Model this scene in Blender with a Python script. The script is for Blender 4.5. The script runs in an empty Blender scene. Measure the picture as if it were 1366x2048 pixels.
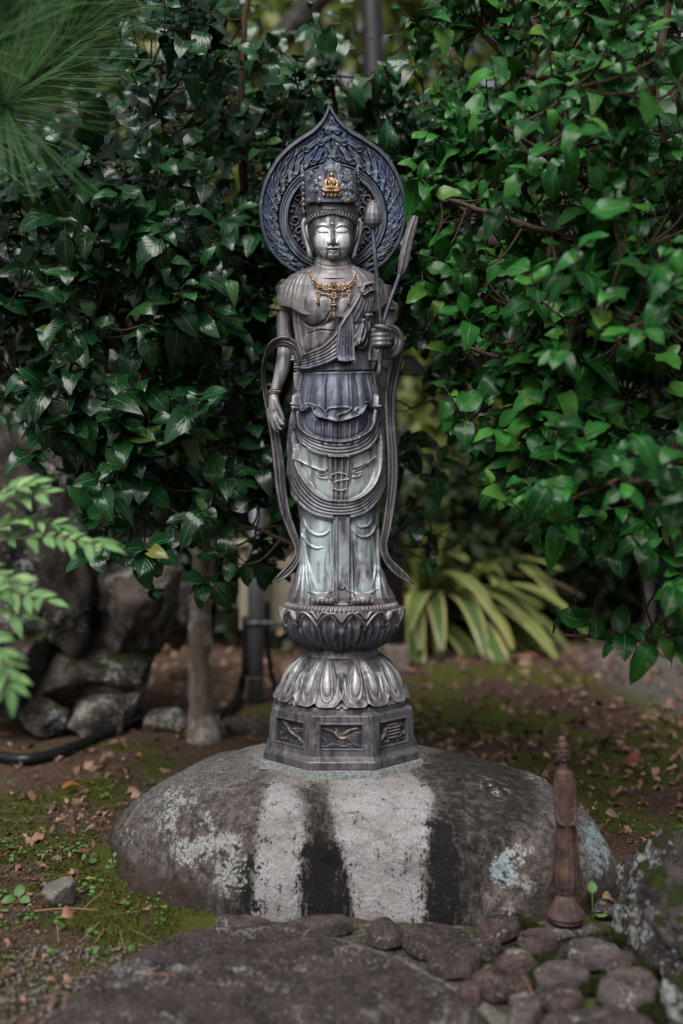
import bpy, math, random
import numpy as np
from mathutils import Vector, Matrix

# ------------------------------------------------------------------ camera, sky, sun, exposure
sc = bpy.context.scene
col = sc.collection
F, D0, ZC = 1992.0, 2.2, 0.76          # focal length in photo pixels, distance of the statue, eye height
K = D0 / F
cam_d = bpy.data.cameras.new('camera'); cam = bpy.data.objects.new('camera', cam_d); col.objects.link(cam)
cam_d.sensor_fit = 'HORIZONTAL'; cam_d.sensor_width = 24.0; cam_d.lens = 35.0
cam.location = (0, 0, ZC); cam.rotation_euler = (math.radians(90), 0, 0)
cam_d.clip_start = 0.05; cam_d.clip_end = 400
cam_d.dof.use_dof = True; cam_d.dof.focus_distance = 2.13; cam_d.dof.aperture_fstop = 1.45
sc.camera = cam

SUN_EL, SUN_AZ = math.radians(54), math.radians(200)     # azimuth clockwise from +Y (the viewing direction)
world = bpy.data.worlds.new('World'); sc.world = world; world.use_nodes = True
wn = world.node_tree; wn.nodes.clear()
sky = wn.nodes.new('ShaderNodeTexSky'); sky.sky_type = 'NISHITA'; sky.sun_disc = False
sky.sun_elevation = SUN_EL; sky.sun_rotation = SUN_AZ; sky.air_density = 1.0; sky.dust_density = 3.0; sky.ozone_density = 1.0
hs = wn.nodes.new('ShaderNodeHueSaturation'); hs.inputs['Saturation'].default_value = 0.30
bg = wn.nodes.new('ShaderNodeBackground'); bg.inputs['Strength'].default_value = 0.05
wo = wn.nodes.new('ShaderNodeOutputWorld')
wn.links.new(sky.outputs[0], hs.inputs['Color']); wn.links.new(hs.outputs[0], bg.inputs[0]); wn.links.new(bg.outputs[0], wo.inputs[0])

sun_d = bpy.data.lights.new('sun', 'SUN'); sun = bpy.data.objects.new('sun', sun_d); col.objects.link(sun)
sun_d.energy = 1.5; sun_d.angle = math.radians(40); sun_d.color = (1.0, 0.97, 0.93)
sdir = Vector((math.sin(SUN_AZ) * math.cos(SUN_EL), math.cos(SUN_AZ) * math.cos(SUN_EL), math.sin(SUN_EL)))
sun.rotation_euler = sdir.to_track_quat('Z', 'Y').to_euler(); sun.location = (0, 0, 8)

sc.view_settings.view_transform = 'Standard'; sc.view_settings.look = 'None'
sc.view_settings.exposure = 1.25; sc.view_settings.gamma = 1.0; sc.view_settings.use_curve_mapping = False
sc.render.engine = 'CYCLES'
sc.cycles.use_denoising = True
sc.cycles.max_bounces = 6; sc.cycles.diffuse_bounces = 3; sc.cycles.glossy_bounces = 3
sc.cycles.transmission_bounces = 4; sc.cycles.caustics_reflective = False; sc.cycles.caustics_refractive = False

rng = np.random.default_rng(11)
random.seed(5)

# ------------------------------------------------------------------ helpers: coordinates
def W(px, py, o=0.0):
    """photo pixel + depth offset towards the viewer (statue-plane pixels) -> world point"""
    px, py, o = np.broadcast_arrays(np.asarray(px, float), np.asarray(py, float), np.asarray(o, float))
    d = D0 - o * K
    return np.stack([(px - 683) * d / F, d, ZC - (py - 1024) * d / F], -1)
def PD(px, py, d):
    return np.array([(px - 683) * d / F, d, ZC - (py - 1024) * d / F])
def G(px, py, z=0.0):
    """photo pixel on the horizontal plane at height z -> world point"""
    d = (ZC - z) * F / (py - 1024)
    return np.array([(px - 683) * d / F, d, z])
def smooth(pts, n=12, closed=False):
    p = np.asarray(pts, float)
    if closed: q = np.vstack([p[-1], p, p[0], p[1]])
    else: q = np.vstack([2 * p[0] - p[1], p, 2 * p[-1] - p[-2]])
    out = []
    for i in range(1, len(q) - 2):
        a, b, c, d = q[i - 1], q[i], q[i + 1], q[i + 2]
        for t in np.arange(n) / n:
            out.append(0.5 * (2 * b + (c - a) * t + (2 * a - 5 * b + 4 * c - d) * t * t + (3 * b - a - 3 * c + d) * t ** 3))
    if not closed: out.append(q[-2])
    return np.array(out)
def sstep(a, b, x):
    t = np.clip((np.asarray(x, float) - a) / (b - a), 0, 1); return t * t * (3 - 2 * t)

# value noise
_T = np.random.default_rng(3).random(4096)
def vn(x, y, z=0.0, seed=0):
    x, y, z = np.broadcast_arrays(np.asarray(x, float), np.asarray(y, float), np.asarray(z, float))
    ix, iy, iz = np.floor(x).astype(np.int64), np.floor(y).astype(np.int64), np.floor(z).astype(np.int64)
    fx, fy, fz = x - ix, y - iy, z - iz
    fx = fx * fx * (3 - 2 * fx); fy = fy * fy * (3 - 2 * fy); fz = fz * fz * (3 - 2 * fz)
    def h(a, b, c): return _T[(a * 73856093 ^ b * 19349663 ^ c * 83492791 ^ (seed * 2654435)) & 4095]
    r = 0
    for dx in (0, 1):
        for dy in (0, 1):
            for dz in (0, 1):
                r = r + h(ix + dx, iy + dy, iz + dz) * (fx if dx else 1 - fx) * (fy if dy else 1 - fy) * (fz if dz else 1 - fz)
    return r
def fbm(x, y, z=0.0, o=4, seed=0):
    s, a, t = 0, 1.0, 0
    x, y, z = np.asarray(x, float), np.asarray(y, float), np.asarray(z, float)
    for i in range(o):
        s = s + a * vn(x, y, z, seed + i); t += a; a *= 0.5; x = x * 2.03 + 7.1; y = y * 2.03 + 3.7; z = z * 2.03 + 1.3
    return s / t

# ------------------------------------------------------------------ helpers: objects
def tag(o, label=None, cat=None, group=None, kind=None):
    if label: o['label'] = label
    if cat: o['category'] = cat
    if group: o['group'] = group
    if kind: o['kind'] = kind
    return o
def empty(name, loc, label=None, cat=None, group=None):
    o = bpy.data.objects.new(name, None); col.objects.link(o); o.location = tuple(map(float, loc)); o.empty_display_size = 0.05
    return tag(o, label, cat, group)
def root_of(p):
    m = Matrix.Translation(p.location)
    return m
def attach(o, parent):
    """parent without moving: parts hold world coordinates, things are unrotated Empties"""
    o.parent = parent
    q = parent
    t = Vector((0, 0, 0))
    if q.parent is None: t = q.location.copy()
    else: t = Vector((0, 0, 0))
    o.matrix_parent_inverse = Matrix.Translation(-t)
def mesh_data(name, V, quads=None, tris=None, attrs=None, smooth_=True):
    V = np.asarray(V, np.float32).reshape(-1, 3)
    q = np.zeros((0, 4), np.int32) if quads is None or len(quads) == 0 else np.asarray(quads, np.int32)
    t = np.zeros((0, 3), np.int32) if tris is None or len(tris) == 0 else np.asarray(tris, np.int32)
    me = bpy.data.meshes.new(name)
    me.vertices.add(len(V)); me.vertices.foreach_set('co', V.ravel())
    me.loops.add(q.size + t.size); me.loops.foreach_set('vertex_index', np.concatenate([q.ravel(), t.ravel()]))
    me.polygons.add(len(q) + len(t))
    ls = np.concatenate([np.arange(len(q)) * 4, q.size + np.arange(len(t)) * 3]).astype(np.int32)
    me.polygons.foreach_set('loop_start', ls)
    me.polygons.foreach_set('use_smooth', np.full(len(ls), smooth_, bool))
    me.update(calc_edges=True); me.validate()
    for k, a in (attrs or {}).items():
        a = np.asarray(a, np.float32)
        if a.ndim == 1:
            at = me.attributes.new(k, 'FLOAT', 'POINT'); at.data.foreach_set('value', a)
        elif a.shape[1] == 3 and k.startswith('c'):
            at = me.attributes.new(k, 'FLOAT_COLOR', 'POINT')
            at.data.foreach_set('color', np.hstack([a, np.ones((len(a), 1), np.float32)]).ravel())
        else:
            at = me.attributes.new(k, 'FLOAT_VECTOR', 'POINT'); at.data.foreach_set('vector', a.ravel())
    return me
def obj(name, me, mat, parent=None):
    o = bpy.data.objects.new(name, me); col.objects.link(o)
    if mat is not None and len(me.materials) == 0: me.materials.append(mat)
    if parent is not None: attach(o, parent)
    return o
def gridq(ny, nx, cu=False, cv=False):
    i = np.arange(ny if cv else ny - 1)[:, None]; j = np.arange(nx if cu else nx - 1)[None, :]
    i2, j2 = (i + 1) % ny, (j + 1) % nx
    return np.stack([i * nx + j, i * nx + j2, i2 * nx + j2, i2 * nx + j], -1).reshape(-1, 4)
class MB:
    """collects pieces of ONE part into one mesh"""
    def __init__(s): s.V, s.Q, s.T, s.A, s.n = [], [], [], {}, 0
    def add(s, V, q=None, t=None, **attrs):
        V = np.asarray(V, float).reshape(-1, 3)
        s.V.append(V)
        if q is not None and len(q): s.Q.append(np.asarray(q) + s.n)
        if t is not None and len(t): s.T.append(np.asarray(t) + s.n)
        for k, a in attrs.items(): s.A.setdefault(k, []).append(np.asarray(a))
        s.n += len(V); return s
    def tube(s, pts, r, nseg=8, cap=True, flat=None):
        p = np.asarray(pts, float); n = len(p); r = np.broadcast_to(np.asarray(r, float), (n,))
        tg = np.gradient(p, axis=0); tg /= np.linalg.norm(tg, axis=1)[:, None] + 1e-12
        up = np.array([0.0, -1.0, 0.05])
        if abs(np.mean(tg @ np.array([0, 1.0, 0]))) > 0.85: up = np.array([0, 0.05, 1.0])
        a = np.cross(tg, up); a /= np.linalg.norm(a, axis=1)[:, None] + 1e-12
        b = np.cross(a, tg)
        th = np.arange(nseg) / nseg * 2 * math.pi
        fb = 1.0 if flat is None else flat
        V = p[:, None, :] + r[:, None, None] * (np.cos(th)[None, :, None] * a[:, None, :] + fb * np.sin(th)[None, :, None] * b[:, None, :])
        q = gridq(n, nseg, cu=True)
        V = V.reshape(-1, 3); t = []
        if cap:
            V = np.vstack([V, p[0] - tg[0] * r[0] * .35, p[-1] + tg[-1] * r[-1] * .35]); k = n * nseg
            for j in range(nseg):
                t.append((k, (j + 1) % nseg, j)); t.append((k + 1, (n - 1) * nseg + j, (n - 1) * nseg + (j + 1) % nseg))
        return s.add(V, q, t)
    def ball(s, c, r, nu=14, nv=9, rot=None):
        c = np.asarray(c, float); r = np.broadcast_to(np.asarray(r, float), (3,))
        v = np.linspace(0, math.pi, nv)[:, None]; u = np.arange(nu)[None, :] / nu * 2 * math.pi
        P = np.stack([np.sin(v) * np.cos(u), np.sin(v) * np.sin(u), np.cos(v) + 0 * u], -1).reshape(-1, 3) * r
        if rot is not None: P = P @ np.asarray(rot).T
        return s.add(P + c, gridq(nv, nu, cu=True)[:, ::-1])
    def box(s, c, h, R=None):
        c = np.asarray(c, float); h = np.asarray(h, float)
        P = np.array([[x, y, z] for x in (-1, 1) for y in (-1, 1) for z in (-1, 1)]) * h
        if R is not None: P = P @ np.asarray(R).T
        return s.add(P + c, [(0, 1, 3, 2), (4, 6, 7, 5), (0, 4, 5, 1), (2, 3, 7, 6), (0, 2, 6, 4), (1, 5, 7, 3)])
    def ring(s, c, R, r, axis='z', nu=36, nv=8, flat=1.0, sx=1.0):
        u = np.arange(nu)[:, None] / nu * 2 * math.pi; v = np.arange(nv)[None, :] / nv * 2 * math.pi
        X = (R + r * np.cos(v)) * np.cos(u) * sx; Y = (R + r * np.cos(v)) * np.sin(u); Z = r * flat * np.sin(v) + 0 * u
        P = {'z': np.stack([X, Y, Z], -1), 'y': np.stack([X, Z, Y], -1), 'x': np.stack([Z, X, Y], -1)}[axis].reshape(-1, 3)
        return s.add(P + np.asarray(c, float), gridq(nu, nv, cu=True, cv=True))
    def data(s, name, smooth_=True):
        A = {k: np.concatenate(a) for k, a in s.A.items() if sum(len(x) for x in a) == s.n}
        return mesh_data(name, np.vstack(s.V), np.vstack(s.Q) if s.Q else None, np.vstack(s.T) if s.T else None, A, smooth_)
    def build(s, name, mat, parent=None, smooth_=True, bevel=0, sub=0, remesh=0):
        o = obj(name, s.data(name, smooth_), mat, parent)
        if remesh:
            m = o.modifiers.new('remesh', 'REMESH'); m.mode = 'VOXEL'; m.voxel_size = remesh; m.use_smooth_shade = True
            m = o.modifiers.new('smooth', 'SMOOTH'); m.iterations = 4; m.factor = 0.5
        if bevel:
            m = o.modifiers.new('bevel', 'BEVEL'); m.width = bevel; m.segments = 2; m.limit_method = 'ANGLE'
        if sub:
            m = o.modifiers.new('sub', 'SUBSURF'); m.levels = sub; m.render_levels = sub
        return o
def interp_tab(tab, y):
    t = np.asarray(tab, float); return [np.interp(y, t[:, 0], t[:, i]) for i in range(1, t.shape[1])]

# ------------------------------------------------------------------ helpers: materials
class NT:
    def __init__(s, name):
        s.m = bpy.data.materials.new(name); s.m.use_nodes = True; s.t = s.m.node_tree; s.t.nodes.clear()
        s.out = s.t.nodes.new('ShaderNodeOutputMaterial'); s.b = s.t.nodes.new('ShaderNodeBsdfPrincipled')
        s.t.links.new(s.b.outputs[0], s.out.inputs[0])
        s.geo = s.t.nodes.new('ShaderNodeNewGeometry')
    def set(s, sock, v):
        if hasattr(v, 'is_output'): s.t.links.new(v, sock)
        elif v is not None:
            if sock.type == 'RGBA' and not np.isscalar(v) and len(v) == 3: v = (*v, 1)
            sock.default_value = v
    def P(s, **kw):
        names = {'color': 'Base Color', 'rough': 'Roughness', 'metal': 'Metallic', 'spec': 'Specular IOR Level', 'coat': 'Coat Weight',
                 'sheen': 'Sheen Weight', 'normal': 'Normal', 'em': 'Emission Color', 'ems': 'Emission Strength'}
        for k, v in kw.items(): s.set(s.b.inputs[names[k]], v)
        return s.m
    @property
    def pos(s): return s.geo.outputs['Position']
    def objc(s):
        n = s.t.nodes.new('ShaderNodeTexCoord'); return n.outputs['Object']
    def attr(s, name, out='Fac'):
        n = s.t.nodes.new('ShaderNodeAttribute'); n.attribute_name = name; return n.outputs[out]
    def objrand(s):
        return s.t.nodes.new('ShaderNodeObjectInfo').outputs['Random']
    def scale(s, v, sc_):
        n = s.t.nodes.new('ShaderNodeVectorMath'); n.operation = 'MULTIPLY'; s.set(n.inputs[0], v); n.inputs[1].default_value = sc_; return n.outputs[0]
    def sep(s, v):
        n = s.t.nodes.new('ShaderNodeSeparateXYZ'); s.set(n.inputs[0], v); return n.outputs
    def noise(s, v, scale, detail=4, rough=.6, dist=0, col_=False):
        n = s.t.nodes.new('ShaderNodeTexNoise'); s.set(n.inputs['Vector'], v); n.inputs['Scale'].default_value = scale
        n.inputs['Detail'].default_value = detail; n.inputs['Roughness'].default_value = rough; n.inputs['Distortion'].default_value = dist
        return n.outputs['Color' if col_ else 'Fac']
    def voro(s, v, scale, feat='F1', out='Distance'):
        n = s.t.nodes.new('ShaderNodeTexVoronoi'); n.feature = feat; s.set(n.inputs['Vector'], v); n.inputs['Scale'].default_value = scale
        return n.outputs[out]
    def ramp(s, f, stops, interp='LINEAR'):
        n = s.t.nodes.new('ShaderNodeValToRGB'); n.color_ramp.interpolation = interp; e = n.color_ramp.elements
        while len(e) < len(stops): e.new(0.5)
        for i, (p, c) in enumerate(stops):
            e[i].position = p; c = (c, c, c) if np.isscalar(c) else c; e[i].color = (*c, 1)
        s.set(n.inputs[0], f); return n.outputs[0]
    def mix(s, f, a, b, blend='MIX'):
        n = s.t.nodes.new('ShaderNodeMix'); n.data_type = 'RGBA'; n.blend_type = blend
        s.set(n.inputs[0], f); s.set(n.inputs[6], a); s.set(n.inputs[7], b); return n.outputs[2]
    def math(s, op, a, b=0.0, clamp=False):
        n = s.t.nodes.new('ShaderNodeMath'); n.operation = op; n.use_clamp = clamp; s.set(n.inputs[0], a); s.set(n.inputs[1], b); return n.outputs[0]
    def step(s, v, lo, hi):
        n = s.t.nodes.new('ShaderNodeMapRange'); n.interpolation_type = 'SMOOTHSTEP'; s.set(n.inputs[0], v)
        n.inputs[1].default_value = lo; n.inputs[2].default_value = hi; return n.outputs[0]
    def bump(s, h, strength=.3, dist=.01, normal=None):
        n = s.t.nodes.new('ShaderNodeBump'); n.inputs['Strength'].default_value = strength; n.inputs['Distance'].default_value = dist
        s.set(n.inputs['Height'], h)
        if normal is not None: s.set(n.inputs['Normal'], normal)
        return n.outputs[0]
    def translucent(s, colr, w):
        tr = s.t.nodes.new('ShaderNodeBsdfTranslucent'); s.set(tr.inputs[0], colr); mx = s.t.nodes.new('ShaderNodeMixShader')
        s.set(mx.inputs[0], w); s.t.links.new(s.b.outputs[0], mx.inputs[1]); s.t.links.new(tr.outputs[0], mx.inputs[2])
        s.t.links.new(mx.outputs[0], s.out.inputs[0])

def mat_simple(name, c, rough=.6, metal=0.0, var=.25, scale=60, bump=.15, spec=.4):
    n = NT(name); f = n.noise(n.pos, scale, 5)
    c = np.array(c)
    colr = n.ramp(f, [(.3, tuple(c * (1 - var))), (.7, tuple(np.minimum(c * (1 + var), 1)))])
    n.P(color=colr, rough=rough, metal=metal, spec=spec, normal=n.bump(f, bump, .004)); return n.m

def mat_bronze(name='weathered_bronze', fixed=None):
    n = NT(name); p = n.pos
    c = n.attr('cpat', 'Color') if fixed is None else n.ramp(n.noise(n.scale(p, (55, 55, 5)), 1.0, 3, .6), [(.36, fixed[0]), (.62, fixed[1])])
    c = n.mix(1.0, c, (.93, .98, 1.06), 'MULTIPLY')
    streak = n.noise(n.scale(p, (60, 60, 9)), 1.0, 4, .6, .5)
    fine = n.noise(p, 260, 3, .6)
    mid = n.noise(p, 45, 4, .65)
    c1 = n.mix(n.math('MULTIPLY', n.step(streak, .46, .62), n.step(n.noise(n.scale(p, (10, 10, 4)), 1.0, 3, .5), .34, .52)), c, n.mix(.72, c, (.022, .020, .027)))
    c2 = n.mix(n.math('MULTIPLY', n.step(mid, .5, .72), .5), c1, n.mix(.5, c1, (.46, .41, .38)))
    c3 = n.mix(n.math('MULTIPLY', n.step(fine, .52, .66), .22), c2, (.045, .04, .046))
    rough = n.math('ADD', n.math('MULTIPLY', mid, .35), .26)
    n.P(color=c3, rough=rough, metal=.30, spec=.45, normal=n.bump(n.math('ADD', fine, n.math('MULTIPLY', mid, .6)), .22, .002)); return n.m
def mat_gold():
    n = NT('worn_gilding'); f = n.noise(n.pos, 220, 4)
    n.P(color=n.ramp(f, [(.38, (.085, .06, .045)), (.52, (.42, .27, .14)), (.74, (.66, .48, .29))]), rough=.42, metal=.55, normal=n.bump(f, .2, .002)); return n.m
def mat_rust():
    n = NT('rusty_iron'); p = n.pos; f = n.noise(p, 38, 6, .7); g = n.noise(p, 300, 3); big = n.noise(n.scale(p, (1, 1, .5)), 14, 4)
    c = n.ramp(f, [(.36, (.016, .011, .010)), (.46, (.045, .025, .021)), (.55, (.070, .037, .029)), (.66, (.12, .058, .040))])
    c = n.mix(n.step(big, .52, .72), c, n.mix(.55, c, (.12, .085, .085)))
    n.P(color=c, rough=.72, metal=.1, normal=n.bump(g, .35, .0025)); return n.m

def mat_rock(name, dark, light, lichen=(.42, .47, .42), lich=.62, scale=1.0, moss=0.0, speck=.45):
    n = NT(name); p = n.pos
    a = n.noise(p, 9 * scale, 7, .68, .3); b = n.noise(p, 70 * scale, 5, .7); sp = n.noise(p, 240 * scale, 3, .6)
    c = n.ramp(a, [(.38, dark), (.63, light)])
    c = n.mix(n.math('MULTIPLY', n.step(b, .46, .60), .7), c, n.mix(.6, c, tuple(np.array(dark) * .45)))
    l = n.math('ADD', n.noise(p, 6.5 * scale, 3, .5, .6), n.math('MULTIPLY', n.math('SUBTRACT', b, .5), 1.1))
    lm = n.step(l, lich, lich + .05)
    lc = n.ramp(sp, [(.3, tuple(np.array(lichen) * .55)), (.65, lichen)])
    c = n.mix(n.math('MULTIPLY', lm, .9), c, lc)
    c = n.mix(n.math('MULTIPLY', n.step(n.math('ADD', n.math('MULTIPLY', sp, .6), n.math('MULTIPLY', b, .4)), .54, .62), speck), c, (.40, .37, .355))
    if moss:
        nz = n.sep(n.geo.outputs['Normal'])[2]
        mm = n.step(n.math('ADD', n.math('MULTIPLY', nz, .35), n.noise(p, 11, 4, .6)), 1.0 - moss, 1.1 - moss)
        c = n.mix(mm, c, n.ramp(sp, [(.36, (.008, .011, .004)), (.6, (.034, .042, .011))]))
    h = n.math('ADD', n.math('MULTIPLY', b, .8), n.math('MULTIPLY', sp, .5))
    n.P(color=c, rough=.9, spec=.12, normal=n.bump(h, .7, .010)); return n.m

def mat_leaf(name, stops, rough=.3, vein=(.16, .22, .07), trans=.12, spec=.5, edge=None, veinw=.05, spots=False):
    n = NT(name)
    r = n.math('FRACT', n.math('ADD', n.attr('rnd'), n.objrand()))
    c = n.ramp(r, stops)
    uv = n.sep(n.attr('luv', 'Vector'))
    au = n.math('ABSOLUTE', uv[0])
    f = n.noise(n.pos, 55, 4)
    c = n.mix(n.step(f, .35, .75), c, n.mix(.35, c, (.02, .035, .012)))
    if spots: c = n.mix(n.math('MULTIPLY', n.step(n.noise(n.pos, 75, 3, .5), .66, .70), .75), c, (.16, .095, .04))
    mid = n.math('SUBTRACT', 1.0, n.step(au, veinw * .4, veinw * 1.6))
    sv = n.math('SINE', n.math('MULTIPLY', n.math('SUBTRACT', uv[1], n.math('MULTIPLY', au, .35)), 46))
    svm = n.math('MULTIPLY', n.step(sv, .8, 1.0), .22)
    c = n.mix(svm, c, vein); c = n.mix(n.math('MULTIPLY', mid, .75), c, vein)
    if edge is not None:
        c = n.mix(n.math('MULTIPLY', n.step(n.math('ADD', au, n.math('MULTIPLY', n.math('SUBTRACT', f, .5), .8)), .45, .9), .8), c, edge)
    hb = n.math('ADD', n.math('MULTIPLY', n.step(sv, .2, 1.0), -.5), n.math('MULTIPLY', mid, -1.2))
    n.P(color=c, rough=rough, spec=spec, normal=n.bump(hb, .25, .002))
    if trans: n.translucent(n.mix(.5, c, (.10, .2, .03)), trans)
    return n.m
def mat_bark(name, a, b, lich=None):
    n = NT(name); p = n.pos; f = n.noise(n.scale(p, (60, 60, 16)), 1, 6, .7); g = n.noise(p, 16, 4, .6)
    c = n.ramp(f, [(.3, a), (.7, b)])
    if lich is not None: c = n.mix(n.step(g, .52, .6), c, n.mix(n.step(f, .4, .6), tuple(np.array(lich) * .6), lich))
    n.P(color=c, rough=.85, spec=.2, normal=n.bump(f, .7, .01)); return n.m
# ------------------------------------------------------------------ relief canvas (heights and patina colours in photo pixels)
class Canvas:
    def __init__(s, x0, y0, x1, y1, res, base):
        s.x0, s.y0, s.res = x0, y0, res
        s.w, s.h = int((x1 - x0) * res) + 1, int((y1 - y0) * res) + 1
        s.X, s.Y = np.meshgrid(x0 + np.arange(s.w) / res, y0 + np.arange(s.h) / res)
        s.H = np.zeros((s.h, s.w)); s.C = np.ones((s.h, s.w, 3)) * np.array(base); s.M = np.zeros((s.h, s.w))
    def layer(s): return np.zeros((s.h, s.w))
    def stroke(s, L, pts, r, h, prof='round', neg=False):
        pts = np.asarray(pts, float); n = len(pts)
        r = np.interp(np.linspace(0, 1, n), np.linspace(0, 1, np.size(r)), np.atleast_1d(np.asarray(r, float)))
        h = np.interp(np.linspace(0, 1, n), np.linspace(0, 1, np.size(h)), np.atleast_1d(np.asarray(h, float)))
        for k in range(n - 1):
            a, b = pts[k], pts[k + 1]; R = max(r[k], r[k + 1]) + 1
            i0 = max(int((min(a[0], b[0]) - R - s.x0) * s.res), 0); i1 = min(int((max(a[0], b[0]) + R - s.x0) * s.res) + 2, s.w)
            j0 = max(int((min(a[1], b[1]) - R - s.y0) * s.res), 0); j1 = min(int((max(a[1], b[1]) + R - s.y0) * s.res) + 2, s.h)
            if i1 <= i0 or j1 <= j0: continue
            X, Y = s.X[j0:j1, i0:i1], s.Y[j0:j1, i0:i1]
            d = b - a; t = np.clip(((X - a[0]) * d[0] + (Y - a[1]) * d[1]) / (d @ d + 1e-9), 0, 1)
            q = np.hypot(X - a[0] - t * d[0], Y - a[1] - t * d[1]) / (r[k] + t * (r[k + 1] - r[k]) + 1e-6)
            hh = h[k] + t * (h[k + 1] - h[k])
            v = hh * np.sqrt(np.clip(1 - q * q, 0, 1)) if prof == 'round' else hh * np.clip(1 - q * q, 0, 1) ** 2
            if neg: L[j0:j1, i0:i1] = np.minimum(L[j0:j1, i0:i1], -v)
            else: L[j0:j1, i0:i1] = np.maximum(L[j0:j1, i0:i1], v)
        return L
    def poly(s, pts, soft=1.0):
        p = np.asarray(pts, float); m = np.zeros((s.h, s.w), bool); n = len(p)
        for k in range(n):
            (ax, ay), (bx, by) = p[k], p[(k + 1) % n]
            if ay == by: continue
            c = ((ay > s.Y) != (by > s.Y)) & (s.X < (bx - ax) * (s.Y - ay) / (by - ay) + ax); m ^= c
        return s.blur(m.astype(float), soft)
    def blur(s, A, sig):
        sg = sig * s.res
        if sg < .3: return A
        k = int(sg * 2.5) + 1; w = np.exp(-.5 * (np.arange(-k, k + 1) / sg) ** 2); w /= w.sum()
        P = np.pad(A, ((k, k), (0, 0)), 'edge'); B = sum(w[i] * P[i:i + A.shape[0]] for i in range(2 * k + 1))
        P = np.pad(B, ((0, 0), (k, k)), 'edge'); return sum(w[i] * P[:, i:i + A.shape[1]] for i in range(2 * k + 1))
    def ell(s, cx, cy, rx, ry, pw=1.0):
        return np.clip(1 - ((s.X - cx) / rx) ** 2 - ((s.Y - cy) / ry) ** 2, 0, 1) ** pw
    def paint(s, m, c, a=1.0):
        m = np.clip(m * a, 0, 1)[..., None]; s.C = s.C * (1 - m) + np.array(c) * m
    def swag(s, U, L_, n, lift, hf, soft=1.2, rr=.62):
        U, Lo = smooth(U, 10), smooth(L_, 10); t = np.linspace(0, 1, 60)
        def rs(A): return np.stack([np.interp(t, np.linspace(0, 1, len(A)), A[:, i]) for i in (0, 1)], 1)
        U, Lo = rs(U), rs(Lo); m = s.poly(np.vstack([U, Lo[::-1]]), soft); s.H += lift * m
        L = s.layer(); wid = np.linalg.norm(U - Lo, axis=1)
        for k in range(n):
            f = (k + .5) / n; s.stroke(L, U * (1 - f) + Lo * f, wid / n * rr, hf)
        s.H += L; return m
    def wear(s, colr, sig=2.5, gain=.5, amt=.6):
        c = np.clip((s.H - s.blur(s.H, sig)) * gain, 0, 1); s.paint(c, colr, amt)
    def get(s, A, x, y):
        u = np.clip((np.asarray(x) - s.x0) * s.res, 0, s.w - 1.001); v = np.clip((np.asarray(y) - s.y0) * s.res, 0, s.h - 1.001)
        i, j = u.astype(int), v.astype(int); fu, fv = u - i, v - j
        if A.ndim == 3: fu, fv = fu[..., None], fv[..., None]
        return A[j, i] * (1 - fu) * (1 - fv) + A[j, i + 1] * fu * (1 - fv) + A[j + 1, i] * (1 - fu) * fv + A[j + 1, i + 1] * fu * fv

BRONZE, GOLD, RUST = mat_bronze(), mat_gold(), mat_rust()
ARM_B = mat_bronze('weathered_bronze_arm', ((.15, .13, .125), (.37, .35, .34))); HAND_B = mat_bronze('weathered_bronze_dark_arm', ((.10, .092, .10), (.24, .235, .25)))
MAUVE, DARK, BLUE, MINT, TAN = (.18, .148, .142), (.036, .033, .043), (.125, .148, .20), (.56, .60, .57), (.45, .39, .355)
GREYB = (.12, .115, .13)
def mb_col(mb, c):
    c = np.array(c, float); mb.A['cpat'] = [np.tile(c, (mb.n, 1))]; return mb

statue = empty('bodhisattva_statue', W(683, 1530, 0), 'tall weathered bronze standing bodhisattva statue with blue flame halo on the grey boulder', 'statue')

# ---- lofted body part with relief
def loft(name, cv, rows, tab, nth=260, parent=statue, mat=BRONZE, sq=1.0, capb=False, capt=False, frontpow=1.0, backh=None, ysh=None):
    """tab rows: y, cx, halfwidth, front depth, back depth, depth centre"""
    y = np.asarray(rows, float); cx, hw, df, db, o0 = interp_tab(tab, y)
    nf = int(nth * .7); nb = nth - nf
    th = np.concatenate([np.linspace(-math.pi / 2, math.pi / 2, nf, endpoint=False), np.linspace(math.pi / 2, 1.5 * math.pi, nb, endpoint=False)])
    sn, cs = np.sin(th), np.cos(th)
    sx = np.sign(sn) * np.abs(sn) ** sq; cz = np.sign(cs) * np.abs(cs) ** frontpow
    dep = np.where(cs[None, :] > 0, df[:, None], db[:, None])
    PX = cx[:, None] + hw[:, None] * sx[None, :]; PO = o0[:, None] + dep * cz[None, :]; PY = np.repeat(y[:, None], nth, 1)
    if ysh is not None: PY = PY + ysh(th[None, :], y[:, None])
    h = cv.get(cv.H, PX, PY) if cv is not None else np.zeros_like(PX)
    fr = np.clip(cs * 4 + .15, 0, 1)[None, :]
    if backh is not None: h = h * fr + (1 - fr) * backh(th, y)
    else: h = h * fr
    nx, no = sn[None, :] / hw[:, None], cs[None, :] / np.maximum(dep, 1e-3)
    nl = np.hypot(nx, no) + 1e-9
    V = W(PX + h * nx / nl, PY, PO + h * no / nl).reshape(-1, 3)
    c = cv.get(cv.C, PX, PY).reshape(-1, 3) if cv is not None else np.tile(np.array(MAUVE), (V.shape[0], 1))
    q = gridq(len(y), nth, cu=True); tr = []
    n = len(V)
    for flag, r in ((capt, 0), (capb, len(y) - 1)):
        if flag:
            ctr = V[r * nth:(r + 1) * nth].mean(0); V = np.vstack([V, ctr]); c = np.vstack([c, c[r * nth]])
            k = len(V) - 1
            for j in range(nth):
                a, b = r * nth + j, r * nth + (j + 1) % nth
                tr.append((k, b, a) if r else (k, a, b))
    return obj(name, mesh_data(name, V, q, tr, {'cpat': c}), mat, parent)

# ---------------- body
cv = Canvas(556, 525, 806, 1220, 2.5, MAUVE)
X, Y = cv.X, cv.Y
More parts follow.
